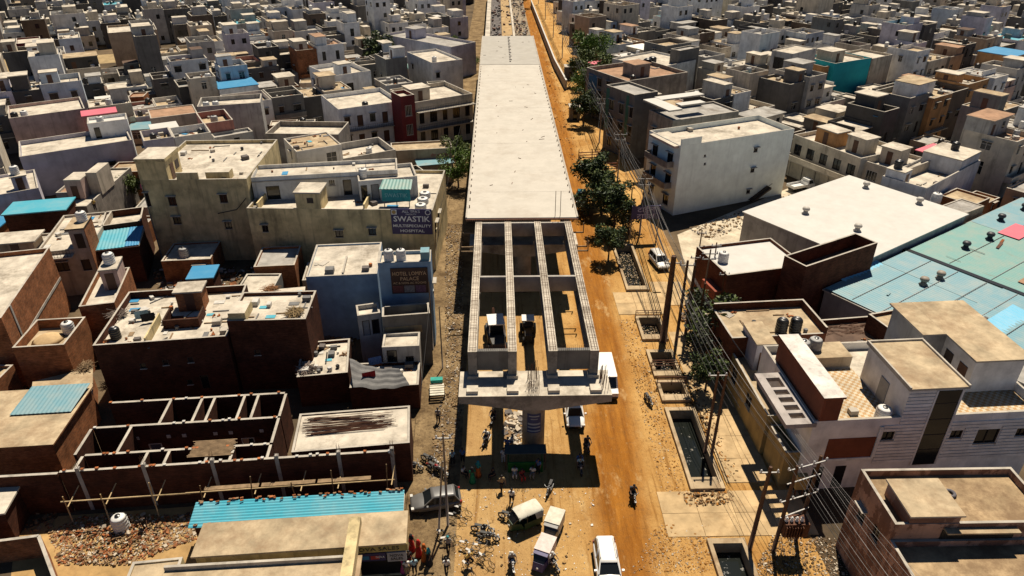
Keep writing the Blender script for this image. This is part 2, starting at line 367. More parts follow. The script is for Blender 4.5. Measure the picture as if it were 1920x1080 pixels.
def girder(gx,y0,y1,rebar):
    m=MB(); pr_=[(-.36,7.33),(.36,7.33),(.36,7.7),(.13,8.0),(.13,9.25),(.38,9.5),(.38,9.75),(-.38,9.75),(-.38,9.5),(-.13,9.25),(-.13,8.0),(-.36,7.7)]
    a=[(gx+x,y0,z) for x,z in pr_]; b=[(gx+x,y1,z) for x,z in pr_]
    m.poly(a[::-1]);m.poly(b)
    for i in range(12):
        j=(i+1)%12; m.quad(a[i],a[j],b[j],b[i],1 if i==6 else 0)
    # solid end blocks
    for e0,e1 in ((y0-.004,y0+1.2),(y1-1.2,y1+.004)): m.box(gx-.375,e0,7.335,gx+.375,e1,9.747,0,1)
    m.build('girder',[GIRD,RC],fl)
    if rebar:
        m=MB(); k=0; y=y0+.2
        while y<y1-.1:
            h=.10+.05*((k*7)%3)
            for x in (-.3,.3): m.box(gx+x-.008,y-.008,9.74,gx+x+.008,y+.008,9.75+h)
            m.box(gx-.3,y-.008,9.75+h-.016,gx+.3,y+.008,9.75+h); y+=.2+.13*((k*5)%4); k+=1
        for x in (-.22,0.05,.24): m.box(gx+x-.012,y0+.1,9.80,gx+x+.012,y1-.1,9.83)
        m.build('stirrup_bars',RUST,fl,kind='stuff')
for g in GX: girder(g,49.0,75.4,True)
for a,b,c in ((0,1,1),(2,3,1)):
    m=MB(); m.box(GX[a]+.38,49.1,7.75,GX[b]-.38,49.5,9.72); m.build('end_diaphragm',DGREY,fl)
    m=MB()
    for i in range(15):
        x=GX[a]+.6+i*(GX[b]-GX[a]-1.2)/14; m.box(x-.012,49.28,9.7,x+.012,49.304,10.15)
    m.build('starter_bars',RUST,fl,kind='stuff')
for a in range(3):
    for y in (62.1,75.1):
        m=MB(); m.box(GX[a]+.14,y,8.0,GX[a+1]-.14,y+.3,9.2); m.box(GX[a]+.385,y+.002,9.2,GX[a+1]-.385,y+.298,9.71); m.build('diaphragm',CONC,fl)
for i in range(1,5):
    for g in GX: girder(g,PY[i]+.6,PY[i+1]-.6,False)
# deck slab, with the joints between the spans
def slab(y0,y1,mt,z=10.):
    m=MB(); m.box(-3.95,y0,z-.24,9.3,y1,z); m.build('deck_slab',mt,fl)
    for x0,x1 in ((-3.97,-3.78),(9.13,9.32)):
        m=MB(); m.box(x0,y0,z+.003,x1,y1,z+.09); m.build('deck_kerb',COPE,fl)
slab(76.0,157.2,DECK); slab(157.55,190.9,DECK2,9.99)
m=MB(); m.box(-3.95,75.75,9.78,9.3,75.99,9.9)
for i in range(60): m.box(-3.8+i*.22,75.4,9.84,-3.78+i*.22,75.75,9.86)
m.build('edge_bars',RUST,fl,kind='stuff')
for i in range(16):
    m=MB(); y=160+i*1.9; m.box(2.6,y,9.99,2.95+.2*(i%2),y+.5,10.12); m.build('joint_block',DCONC,fl)
q=random.Random(23)
m=MB()
for i in range(34):
    y=79+i*2.3
    for x in (-3.6,8.95): m.box(x-.06,y,10.0,x+.06,y+.12,10.16+.2*q.random())
for i in range(30):
    x=q.uniform(-3.3,8.6); y=q.uniform(78,188); m.obox((x,y,10.03),(q.uniform(.1,.9),.07,.05),Matrix.Rotation(q.uniform(0,3),3,'Z'),0)
m.build('deck_bar_ends',RUST,fl,kind='stuff')
for i in range(4):
    m=MB(); m.box(-3.7,84+i*19.5,10.001,9.05,84.07+i*19.5,10.006); m.build('pour_joint',DECKJ,fl)
for x in (6.6,7.2):
    m=MB(); m.tube([(x,76.3,9.9),(x,76.3,13.2)],.035,5); m.build('upright_bar',RUST,fl)
# side brackets of the formwork at the near end of the deck
for s,x in ((-1,-2.9),(1,8.46)):
    for k,y in enumerate((75.2,71.5,70.4)):
        m=MB(); m.box(x,y,8.3,x+s*1.5,y+.12,8.45); m.box(x+s*1.4,y,8.3,x+s*1.5,y+.12,9.6); m.build('formwork_bracket',WOOD,fl)
# beyond the deck: edge beams, a sand strip and rough fill on piers
for y in (218,246,274,302,330): pier(y,False)
for nm,x0,x1,z,mt in (('edge_beam',-3.3,-2.0,9.3,RC),('rough_deck',-1.95,1.15,8.5,DCONC),('sand_strip',1.2,4.1,8.7,ROADS),('inner_beam',4.15,4.75,9.1,RC),('rough_deck',4.8,9.,8.4,MOTTS)):
    for k in range(5):
        y0=191.4+k*28; m=MB(); m.box(x0,y0,z-.9 if 'beam' in nm else z-.35,x1,y0+27.9,z); m.build(nm,mt,fl)
m=MB(); q=random.Random(17)
for i in range(420):
    x=q.choice((q.uniform(-1.8,1.0),q.uniform(5,8.8),q.uniform(1.3,8.8))); y=q.uniform(192,330); sz=q.uniform(.15,.9); m.obox((x,y,8.8+sz*.15),(sz*.6,sz*1.6,sz*.5),Matrix.Rotation(q.uniform(-.4,.4),3,'Z'),i%3)
m.build('site_clutter',[DCONC,GIRD,RUST],fl,kind='stuff')
# starter bars standing on the near pier cap
m=MB(); q=random.Random(3)
for i in range(26):
    x=2.3+.05*(i%9)*2.2; y=46.75+(i//9)*1.0; m.tube([(x,y,6.95),(x+q.uniform(-.1,.1),y+.1,8.2+q.uniform(0,.8))],.02,4)
for i in range(16):
    x=8.5+q.uniform(-.1,.6); y=47.2+q.uniform(0,1.6); m.tube([(x,y,6.95),(x+q.uniform(-.05,.05),y,8.4)],.02,4)
m.build('starter_bars',RUST,fl,kind='stuff')
# ---------------------------------------------------------------- buildings
FOOT=[]   # footprints (corners) already taken
def rectpts(x,y,a,w,d):
    c,s=math.cos(a),math.sin(a); return [(x+u*c-v*s,y+u*s+v*c) for u,v in((0,0),(w,0),(w,d),(0,d))]
def overlap(A,B):
    for Q in (A,B):
        for i in range(len(Q)):
            ex=Q[(i+1)%len(Q)][0]-Q[i][0]; ey=Q[(i+1)%len(Q)][1]-Q[i][1]; nx,ny=-ey,ex
            a=[p[0]*nx+p[1]*ny for p in A]; b=[p[0]*nx+p[1]*ny for p in B]
            if max(a)<=min(b) or max(b)<=min(a): return False
    return True
TANKS={}
def tank(loc,kind='white',r=.6,h=1.25,label=None,group=None):
    key=(kind,r,h)
    if key not in TANKS:
        mt={'white':WPL,'black':BLACK,'grey':plain('grey_plastic',(.42,.41,.39),.6)}[kind]
        o=empty('water_tank',(0,0,0))
        pr_=[(r*.96,0)]
        for k in range(4):
            z=h*.2*(k+.35); pr_+=[(r,z),(r,z+h*.11),(r*.955,z+h*.13),(r*.955,z+h*.17)]
        pr_+=[(r*.97,h*.84),(r*.75,h*.95),(r*.32,h)]
        m=MB(); m.lathe(pr_,(0,0,0),14); m.build('tank_body',mt,o,True)
        m=MB(); m.lathe([(r*.34,h*.99),(r*.34,h*1.05),(r*.1,h*1.09)],(0,0,0),10); m.build('tank_lid',BLACK if kind!='black' else STEEL,o)
        TANKS[key]=o; c=o
        c.location=loc
    else: c=copytree(TANKS[key],loc)
    c['label']=label or '%s plastic water tank'%kind; c['category']='water tank'
    c['group']=group or 'water tanks on the roofs'
    return c
class House:
    def __init__(s,label,fl_,fr_,back,zt,wall,roof,par=.8,cat='house',name=None,ang=None,z0=0,foot=True,w=None,cope=COPE,group=None,loc=None,th=.2):
        s.zt=zt; s.par=par; s.wall=wall; s.roofm=roof; s.cope=cope; s.z0=z0; s.th=th
        if loc: x,y,s.a,s.w,s.d=loc; A=Vector((x,y,0))
        else:
            A=P(fl_,zt); Bp=P(fr_,zt); v=Bp-A; s.a=math.atan2(v.y,v.x) if ang is None else rad(ang)
            s.w=w or v.xy.length
            if isinstance(back,(int,float)): s.d=float(back)
            else:
                q=P(back,zt)-A; s.d=max(1.5,-q.x*math.sin(s.a)+q.y*math.cos(s.a))
        s.A=A; s.root=empty(name or 'house',(A.x,A.y,0),s.a,label,cat,group)
        s.ops={'f':[],'r':[],'l':[],'b':[]}
        if foot: FOOT.append(rectpts(A.x,A.y,s.a,s.w,s.d))
        s.zr=zt-par
    def loc(s,p,z):
        q=P(p,z)-s.A; c,n=math.cos(s.a),math.sin(s.a); return Vector((q.x*c+q.y*n,-q.x*n+q.y*c,z))
    def wld(s,x,y,z):
        c,n=math.cos(s.a),math.sin(s.a); return Vector((s.A.x+x*c-y*n,s.A.y+x*n+y*c,z))
    def L(s,f): return s.w if f in 'fb' else s.d
    def fp(s,f,u,v,o=0.):
        return {'f':(u,-o,v),'r':(s.w+o,u,v),'b':(s.w-u,s.d+o,v),'l':(-o,s.d-u,v)}[f]
    def fbox(s,m,f,u0,u1,v0,v1,o0,o1,k=0,mt=None):
        a=s.fp(f,u0,v0,o0); b=s.fp(f,u1,v1,o1); m.box(*a,*b,k,mt)
    def pu(s,f,p,v=None):
        "u along face f and height of the pixel p, solved on that wall plane"
        best=None
        lo,hi=-2.,30.
        for k in range(50):
            z=(lo+hi)/2; q=s.loc(p,z)
            o={'f':q.y,'b':s.d-q.y,'r':s.w-q.x,'l':q.x}[f]
            # with rising z the point moves towards the camera
            far={'f':q.y>0,'r':q.x<s.w,'l':q.x>0,'b':q.y>s.d}[f]
            if far: lo=z
            else: hi=z
        q=s.loc(p,z); return ({'f':q.x,'r':q.y,'l':s.d-q.y,'b':s.w-q.x}[f],z)
    def win(s,f,u,z,w,h,bars=2,shade=True,frame=None,name='window',pane=True,out=0):
        L_=s.L(f); u0=max(.15,u-w/2); u1=min(L_-.15,u+w/2)
        if u1-u0<.25: return
        s.ops[f].append((u0,u1,z,z+h)); fm=frame or FRAME
        m=MB(); t=.07
        s.fbox(m,f,u0,u0+t,z,z+h,-.10,-.03); s.fbox(m,f,u1-t,u1,z,z+h,-.10,-.03); s.fbox(m,f,u0+t,u1-t,z,z+t,-.10,-.03); s.fbox(m,f,u0+t,u1-t,z+h-t,z+h,-.10,-.03)
        for k in range(1,bars): x=u0+(u1-u0)*k/bars; s.fbox(m,f,x-.025,x+.025,z+t,z+h-t,-.09,-.04)
        o=m.build(name,fm,s.root)
        if pane:
            m=MB(); s.fbox(m,f,u0,u1,z,z+h,-.16,-.12); m.build('pane',GLASS,o)
        if shade:
            m=MB(); s.fbox(m,f,u0-.15,u1+.15,z+h+.08,z+h+.16,.003,.42); m.build('sunshade',s.cope,o)
        m=MB(); s.fbox(m,f,u0-.05,u1+.05,z-.07,z-.003,.003,.07); m.build('sill',s.cope,o)
    def door(s,f,u,z,w=.95,h=2.1,mt=None,dark=False):
        L_=s.L(f); u0=max(.12,u-w/2); u1=min(L_-.12,u+w/2)
        if u1-u0<.25: return
        s.ops[f].append((u0,u1,z,z+h)); m=MB(); t=.07
        s.fbox(m,f,u0,u0+t,z,z+h,-.12,.01); s.fbox(m,f,u1-t,u1,z,z+h,-.12,.01); s.fbox(m,f,u0+t,u1-t,z+h-t,z+h,-.12,.01)
        m.build('door_frame',FRAME,s.root)
        m=MB(); s.fbox(m,f,u0+t,u1-t,z+.01,z+h-t,-.15,-.10); m.build('door',GLASS if dark else (mt or DOORB),s.root)
    def box(s,name,x0,y0,z0,x1,y1,z1,mt,top=None,parent=None):
        m=MB(); m.box(x0,y0,z0,x1,y1,z1,0,1 if top else None); return m.build(name,[mt,top] if top else mt,parent or s.root)
    def cabin(s,x0,y0,x1,y1,h=2.5,wall=None,roof=None,door='f',over=.18,z=None,win=None):
        z=s.zr if z is None else z; wall=wall or s.wall
        m=MB(); m.box(x0,y0,z,x1,y1,z+h); o=m.build('stair_cabin',wall,s.root)
        m=MB(); m.box(x0-over,y0-over,z+h+.003,x1+over,y1+over,z+h+.16,0,1); m.build('cabin_roof',[s.cope,roof or s.roofm],o)
        for dr,mt in ((door,None),(win,1)):
            if not dr: continue
            m=MB(); w=.9 if not mt else .7; v0,v1=(z+.02,z+2.05) if not mt else (z+1.1,z+1.9)
            if dr in 'fb': xm=(x0+x1)/2; yy=y0-.02 if dr=='f' else y1+.02; m.box(xm-w/2,yy-.02,v0,xm+w/2,yy+.02,v1)
            else: ym=(y0+y1)/2; xx=x0-.02 if dr=='l' else x1+.02; m.box(xx-.02,ym-w/2,v0,xx+.02,ym+w/2,v1)
            m.build('door' if not mt else 'window',DOORB if not mt else FRAME,o)
        return o
    def balcony(s,f,u0,u1,z,dep=1.1,rail='rail',mt=None):
        m=MB(); s.fbox(m,f,u0,u1,z-.14,z,.003,dep); o=m.build('balcony',s.cope,s.root)
        m=MB()
        if rail=='wall':
            s.fbox(m,f,u0,u1,z+.002,z+.85,dep-.1,dep); s.fbox(m,f,u0,u0+.1,z+.002,z+.85,.004,dep-.1); s.fbox(m,f,u1-.1,u1,z+.002,z+.85,.004,dep-.1); m.build('balcony_wall',mt or s.wall,o)
        else:
            for v in (.12,.5,.9): s.fbox(m,f,u0,u1,z+v-.02,z+v+.02,dep-.07,dep-.03)
            n=max(2,int((u1-u0)/.35))
            for k in range(n+1): x=u0+.03+(u1-u0-.06)*k/n; s.fbox(m,f,x-.015,x+.015,z+.003,z+.9,dep-.065,dep-.035)
            m.build('balcony_rail',mt or FRAME,o)
    def band(s,f,z,mt=None,h=.14,o=.08):
        m=MB(); s.fbox(m,f,0,s.L(f),z,z+h,.003,o); m.build('string_course',mt or s.cope,s.root)
    def panel(s,f,u0,u1,v0,v1,mt,name='wall_panel',o=.03,parent=None):
        m=MB(); s.fbox(m,f,u0,u1,v0,v1,.003,o); return m.build(name,mt,parent or s.root)
    def tank(s,x,y,kind='black',label=None,z=None,**k):
        return tank(s.wld(x,y,(s.zr if z is None else z)),kind,label=label,**k)
    def finish(s,open_top=False,notch=None,step=None):
        "walls with real openings, parapet, roof slab"
        m=MB(); z0,zt,th=s.z0,s.zt,s.th; par=s.par
        for f in 'frlb':
            L_=s.L(f); us=sorted({0.,L_}|{round(a,4) for o in s.ops[f] for a in o[:2]}); zs=sorted({z0,zt}|{round(a,4) for o in s.ops[f] for a in o[2:] if z0<a<zt})
            for i in range(len(us)-1):
                for j in range(len(zs)-1):
                    uc=(us[i]+us[i+1])/2; zc=(zs[j]+zs[j+1])/2
                    if any(o[0]<uc<o[1] and o[2]<zc<o[3] for o in s.ops[f]): continue
                    m.quad(s.fp(f,us[i],zs[j]),s.fp(f,us[i+1],zs[j]),s.fp(f,us[i+1],zs[j+1]),s.fp(f,us[i],zs[j+1]))
            for u0,u1,v0,v1 in s.ops[f]:
                d=-.17
                for (a,b),(c,e) in (((u0,v0),(u1,v0)),((u1,v0),(u1,v1)),((u1,v1),(u0,v1)),((u0,v1),(u0,v0))):
                    m.quad(s.fp(f,a,b),s.fp(f,a,b,d),s.fp(f,c,e,d),s.fp(f,c,e))
                m.quad(s.fp(f,u0,v0,d),s.fp(f,u1,v0,d),s.fp(f,u1,v1,d),s.fp(f,u0,v1,d))
        w,d=s.w,s.d
        if par>.02:
            i=((th,th),(w-th,th),(w-th,d-th),(th,d-th)); o=((0,0),(w,0),(w,d),(0,d))
            for k in range(4):
                q=(k+1)%4
                m.quad((*i[q],s.zr-.1),(*i[k],s.zr-.1),(*i[k],zt),(*i[q],zt))
                m.quad((*o[k],zt),(*o[q],zt),(*i[q],zt),(*i[k],zt),1)
            s.wo=m.build('wall',[s.wall,s.cope],s.root)
            m=MB(); m.box(th+.001,th+.001,s.zr-.15,w-th-.001,d-th-.001,s.zr); m.build('roof',s.roofm,s.root)
        else:
            s.wo=m.build('wall',[s.wall,s.cope],s.root)
            v=.2; m=MB(); m.box(-v,-v,zt+.002,w+v,d+v,zt+.15,0,1); m.build('roof',[s.cope,s.roofm],s.root)
        return s
def clutter(h,n,seed,x0=.4,y0=.4,x1=None,y1=None):
    "loose things lying on a flat roof: slabs, low walls, pots, planks, bricks"
    r=random.Random(seed); x1=x1 or h.w-.4; y1=y1 or h.d-.4
    if x1-x0<1 or y1-y0<1: return
    m=MB(); z=h.zr+.006
    for k in range(n):
        x=r.uniform(x0,x1); y=r.uniform(y0,y1); t=r.random(); M=Matrix.Rotation(r.choice((0,0,1.57,r.uniform(0,3))),3,'Z')
        if t<.25: s=r.uniform(.2,.5); m.lathe([(s*.4,0),(s*.5,s*.7),(s*.42,s*.9)],(x,y,z),8,r.choice((2,3,4,5)))
        elif t<.5: l=min(r.uniform(.8,2.6),x1-x0,y1-y0); m.obox((x,y,z+.05),(l,.12,.09),M,r.choice((0,0,2,3)))
        elif t<.7: s=r.uniform(.3,.9); m.obox((x,y,z+s*.3),(s,s*r.uniform(.5,1),s*.6),M,r.choice((1,3,4,6)))
        elif t<.85: l=r.uniform(.6,1.5); m.obox((x,y,z+.03),(l,l*.6,.05),M,r.choice((3,4,6,0,3,4,7,9)))
        else:
            for q in range(5): m.obox((x+r.uniform(-.3,.3),y+r.uniform(-.3,.3),z+.05),(.25,.13,.1),Matrix.Rotation(r.uniform(0,3),3,'Z'),5)
    m.build('rooftop_clutter',[WOOD,DCONC,BLACK,TARP,PALEC,BR,COPE,BLUES,PINKS,BLUE2],h.root,kind='stuff')
def corrug(m,A,B,C_,Dd,n,amp=.04,k=0):
    "corrugated sheet on the quad A(front left) B(front right) C(back right) D(back left); ridges run front to back"
    A,B,C_,Dd=map(Vector,(A,B,C_,Dd)); up=(B-A).cross(Dd-A).normalized()
    if up.z<0: up=-up
    i=len(m.v); N=n*2
    for j in range(N+1):
        t=j/N; o=up*(amp if j%2 else 0); m.v+=[tuple(A.lerp(B,t)+o),tuple(Dd.lerp(C_,t)+o)]
    for j in range(N): m.f.append((i+2*j,i+2*j+2,i+2*j+3,i+2*j+1)); m.m.append(k)
    # thickness edge
    e=-up*.03; m.quad(A+e,B+e,B,A,k); m.quad(B+e,C_+e,C_,B,k)
def sheetroof(h,name,A,B,C_,Dd,mt,n,amp=.045,parent=None):
    m=MB(); corrug(m,A,B,C_,Dd,n,amp); return m.build(name,mt,parent or h.root)
def freewall(label,pts,z,th,mt,cat='wall',name='brick_wall',cope=COPE,piers=None):
    "free-standing wall through pixel points of its top edge"
    W_=[P(p,z) for p in pts]; o=empty(name,(W_[0].x,W_[0].y,0),0,label,cat)
    for a,b in zip(W_,W_[1:]):
        d=(b-a).normalized(); n=Vector((-d.y,d.x,0))*th/2; O=W_[0].copy(); O.z=0
        m=MB(); q=[]
        for zz in (0,z):
            for p,sg in ((a,-1),(b,-1),(b,1),(a,1)): q.append((p.x+n.x*sg-O.x,p.y+n.y*sg-O.y,zz))
        m.hexa(q,0,1); m.build('wall_run',[mt,cope],o)
    return o
H=House
# ---------- left side, from the camera outwards
freewall('brown brick yard wall in shade at the rubble yard, picture bottom left',[(-60,1021),(72,1004),(104,1090)],2.2,.24,BR)
h=H('small cream roofed shop cabin with raised white rim beside the rubble',(233,1092),(330,1082),(322,1046),3.,CREAM,RT,.12,'building','shop_cabin'); h.finish()
# shop with the NOVA SALES signs
h=H('cream roofed shop with a yellow fascia board, beside the group of women',(365,1043),(757,1017),(755,964),3.4,CREAM,RT,.0,'shop','shop',cope=RT); sh=h
h.ops['f'].append((h.w-4.0,h.w-.2,.1,2.5)); 
m=MB(); h.fbox(m,'f',h.w-4.0,h.w-.2,.1,2.5,-.16,-.1); m.build('shutter_opening',BLACK,h.root); h.finish()
YSIGN=plaster('faded_yellow_board',(.42,.34,.12),.6); SIGNB=plain('violet_board',(.03,.025,.10),.5,0,.15); SIGNG=plain('grey_board',(.34,.35,.37),.5); LETW=plain('white_lettering',(.75,.75,.73),.6,0,.05); LETD=plain('dark_lettering',(.05,.04,.03),.6,0,.05); REDP=plain('red_print',(.35,.03,.03),.5)
o=h.panel('f',h.w-4.3,h.w+.25,2.75,3.4,YSIGN,'fascia_board',.16); text('lettering','NOVA SALES',.5,(h.w-2.0,-.18,3.08),(rad(90),0,0),LETD,o,3.3)
o=h.panel('f',h.w-4.0,h.w-1.35,1.9,2.68,SIGNB,'shop_sign',.2)
for k in range(3):
    m=MB(); h.fbox(m,'f',h.w-3.85+k*.72,h.w-3.25+k*.72,2.08,2.45,.202,.215); m.build('printed_picture',[REDP,DOORBL,REDP][k],o)
text('lettering','NOVA',.3,(h.w-1.75,-.215,2.3),(rad(90),0,0),LETW,o,.6)
o=h.panel('f',h.w-1.25,h.w+.1,1.75,2.66,SIGNG,'shop_sign',.22); text('lettering','NOVA\nSALES',.34,(h.w-.58,-.235,2.2),(rad(90),0,0),LETD,o,.95)
h=H('cream roofed shop nearest the camera, cut by the picture edge',(300,1110),(668,1088),(640,1050),3.1,CREAM,RT,.0,'shop','shop',cope=RT); h.finish()
m=MB(); m.box(h.w-.9,-.5,3.26,h.w-.1,4.6,4.2); m.build('side_parapet',CREAM,h.root)
m=MB(); m.box(-.2,h.d-.2,3.26,h.w-1,h.d,3.6); m.build('back_parapet',COPE,h.root)
# turquoise sheet shed
h=H('low brick shed under a turquoise corrugated sheet with bricks along its edge',(364,987),(752,963),(752,932),2.5,BRD,RC,.0,'shed','shed'); 
h.finish(); sheetroof(h,'corrugated_sheet',(-.3,-.35,2.72),(h.w+.2,-.35,2.72),(h.w+.2,h.d+.2,3.05),(-.3,h.d+.2,3.05),BLUES,4,.0)
for c in list(h.root.children):
    if c.name.startswith('corrugated_sheet'): D.objects.remove(c)
m=MB(); corrug(m,(-.3,h.d+.2,3.05),(-.3,-.35,2.72),(h.w+.2,-.35,2.72),(h.w+.2,h.d+.2,3.05),9,.05); m.build('corrugated_sheet',BLUES,h.root)
m=MB(); q=random.Random(5)
for i in range(46):
    x=q.uniform(0,h.w); m.obox((x,h.d+q.uniform(-.1,.25),3.17+q.uniform(0,.05)),(.24,.12,.08),Matrix.Rotation(q.uniform(-.4,.4),3,'Z'),0)
for i in range(12):
    x=q.uniform(0,h.w*.45); m.obox((x,-.25+q.uniform(0,.15),2.85),(.24,.12,.08),Matrix.Rotation(q.uniform(-.4,.4),3,'Z'),0)
m.build('loose_bricks',BR,h.root,kind='stuff')
shed0=h
freewall('dark brick wall running on to the left of the unfinished house',[(-70,897),(108,887)],4.2,.24,BRD)
h=H('low cream roof with a ragged edge at the picture left edge below the brick building',(-120,978),(6,962),(42,898),3.0,BRD,RC,.0,'shed','shed',cope=RC); h.finish()
# unfinished brick house with room walls
h=H('roofless unfinished brick house with rooms open to the sky and bamboo scaffold','',None,None,4.2,BR,RC,loc=None) if 0 else None
A=P((110,886),4.2); B_=P((738,846),4.2); aa=math.atan2(B_.y-A.y,B_.x-A.x); wid=(B_-A).xy.length
uf=empty('unfinished_house',(A.x,A.y,0),aa,'roofless unfinished brick house with open rooms and a bamboo scaffold','house'); FOOT.append(rectpts(A.x,A.y,aa,wid,9.6))
def ul(p,z=4.2):
    q=P(p,z)-A; c,n=math.cos(aa),math.sin(aa); return (q.x*c+q.y*n,-q.x*n+q.y*c)
def uwall(x0,y0,x1,y1,z=4.2,th=.23,mt=BRD,op=()):
    m=MB()
    if abs(x1-x0)>abs(y1-y0):
        xs=x0
        for a,b,c,d in sorted(op):
            m.box(xs,y0,0,a,y0+th,z,0,1); m.box(a,y0,0,b,y0+th,c,0); m.box(a,y0,d,b,y0+th,z,0,1); xs=b
        m.box(xs,y0,0,x1,y0+th,z,0,1)
    else: m.box(x0,y0,0,x0+th,y1,z,0,1)
    return m.build('wall_run',[mt,COPE],uf)
lA=ul((160,855))[1]; xa=ul((158,855))[0]; xr=ul((508,823))[0]; lB=ul((188,803))[1]; lC=ul((195,757))[1]; xb=ul((188,803))[0]
uwall(0,0,wid,0); uwall(xa,lA,xr,0,op=()) if 0 else None
uwall(xa,lA,xr,lA+1); uwall(xb-.6,lB,xr,lB+1,op=[(xb+3.4+k*3.9,xb+4.5+k*3.9,0,2.1) for k in range(3)]); uwall(xb-.6,lC,xr,lC+1)
for x in (xa-.25,xr,xa+4.8,xa+6.5,xa+9.7,xa+11.6): uwall(x,.235,x,lA-.005,z=4.19)
for x in (xb-.85,xb+2.4,xr): uwall(x,lA+.24,x,lB-.005,z=4.19)
for x in (xb+4.6,xb+7.3,xb+8.4,xb+11.,xb+12.2,xr): uwall(x,lB+.24,x,lC-.005,z=4.19)
m=MB(); m.box(xa,.3,.02,xr,lC,.05); m.build('room_floor',DCONC,uf)
for k,x in enumerate((ul((268,878))[0]*.28,)+tuple(ul((px,870))[0] for px in (150,268,393,512,628))+(wid-.3,)):
    if k==0: continue
    m=MB(); m.box(x,-.03,0,x+.3,.26,4.5); m.build('column',CONC,uf)
    m=MB()
    for dx in(.05,.25):
        for dy in(.02,.2): m.box(x+dx,dy-.01,4.5,x+dx+.02,dy+.01,5.2)
    m.build('starter_bars',RUST,uf,kind='stuff')
for k in range(3):
    x=xb+3.4+k*3.9; 
    m=MB(); m.box(x,lB-.02,0,x+.08,lB+.03,2.1); m.box(x+1.02,lB-.02,0,x+1.1,lB+.03,2.1); m.box(x,lB-.02,2.1,x+1.1,lB+.03,2.18); m.build('door_frame',WFRAME,uf)
    for dx in (-.9,1.7):
        m=MB(); m.box(x+dx,lB-.03,2.7,x+dx+.34,lB-.003,3.04); m.build('vent_block',WFRAME,uf)
m=MB()
for i in range(14): m.box(xa+8.2+q.uniform(0,.3),lA-1.0+.14*i,4.22,xa+11.6+q.uniform(0,.3),lA-.92+.14*i,4.28)
m.build('stacked_planks',WOOD,uf,kind='stuff')
m=MB()
for (x0,y0,x1,y1) in ((0,0,wid,0),(xa,lA,xr,lA),(xb-.6,lB,xr,lB),(xb-.6,lC,xr,lC)):
    x=x0
    while x<x1:
        if q.random()<.16:
            for c_ in range(q.choice((1,1,2))): m.obox((x+.12,y0+.115+q.uniform(-.02,.02),4.245+.085*c_),(.23,.2,.08),Matrix.Rotation(q.uniform(-.12,.12),3,'Z'),q.choice((0,0,0,1)))
        x+=.27
m.build('loose_bricks',[BR,PALEC],uf,kind='stuff')
sc=empty('bamboo_scaffold',(A.x,A.y,0),aa,'bamboo scaffold of long rails and poles against the unfinished brick house','scaffold')
for z,x0,x1 in ((2.0,.2,10.),(2.05,9.6,18.),(2.0,17.5,wid)):
    m=MB(); m.tube([(x0,-1.35,z+.4),((x0+x1)/2,-1.4,z+.46),(x1,-1.35,z+.4)],.06,6); m.build('rail',BAMB,sc,True)
x=.4
while x<wid:
    m=MB(); t=q.uniform(-.35,.35); m.tube([(x,-1.35+q.uniform(-.2,.1),0),(x+t,-1.3,q.uniform(2.6,4.2))],.05,6); m.build('pole',BAMB if q.random()<.5 else WOOD,sc,True)
    m=MB(); m.tube([(x+.5,-1.8,2.3),(x+.7,-.05,2.75)],.045,5); m.build('tie_pole',BAMB,sc,True); x+=q.uniform(2.6,4.6)
for k in range(3):
    m=MB(); m.box(11+4.4*k,-1.3,2.52,15.2+4.4*k,-.9,2.57); m.build('plank',WOOD,sc)
# roof with the bundle of bars
h=H('cream flat roof carrying a bundle of steel bars and a dish, beside unfinished rooms',(546,848),(768,830),(770,760),4.3,BRD,RC,.12,'building','building'); h.finish(); H11=h
b=empty('steel_bars',h.wld(.6,3.,4.2),h.a+rad(1),'long rusty bundle of steel bars lying on the cream roof','steel bars')
for k in range(46):
    m=MB(); y=q.uniform(-1.15,1.15); t=q.uniform(-.06,.06); x=q.uniform(-.2,1.); L_=q.uniform(5.2,7.2); z=.03+q.uniform(0,.14)
    m.tube([(x,y,z),(x+L_,y*.7+t*L_,z+.02)],.028,4); m.build('steel_bar',RUST,b)
# left brick building with the faded sheet
h=H('brick building with a cream roof and faded blue sheet at the picture left edge',(-110,846),(98,833),(165,729),3.7,BR,RT,.0,'building','building',cope=BR); h.finish(); xx=h.w
sheetroof(h,'corrugated_sheet',(xx-5.2,h.d*.52,3.98),(xx-.1,h.d*.52,3.98),(xx+.1,h.d+.1,4.25),(xx-5.,h.d+.1,4.25),SKYS,14,.03)
h=H('tall orange lit brick house at the picture left edge',(-130,612),(2,596),(52,468),8.2,BR,RC,.5,'house','brick_house'); 
h.finish()
m=MB(); h.fbox(m,'r',2.2,2.5,0,8.2,.003,.07); m.build('column',CONC,h.root); m=MB(); h.fbox(m,'r',0,h.d,4.1,4.4,.003,.06); m.build('beam',CONC,h.root)
h=H('small brick house with open terrace, sand heap and white tank',(22,652),(120,646),(152,594),5.6,BR,RT,1.,'house','brick_house'); h.finish()
m=MB(); m.lathe([(1.5,0),(1.1,.3),(.4,.62),(0,.7)],(h.w*.4,h.d*.5,h.zr),12); m.build('sand_heap',plain('sand',(.55,.38,.2),1,0,.2),h.root,True)
h.tank(h.w*.72,h.d*.75,'white','white water tank on the small brick terrace with a sand heap')
h=H('low brick outhouse with a cream ledge beside the tall dark brick house',(60,770),(170,742),(185,690),2.4,BR,RT,.0,'outhouse','outhouse',cope=RT); h.finish()
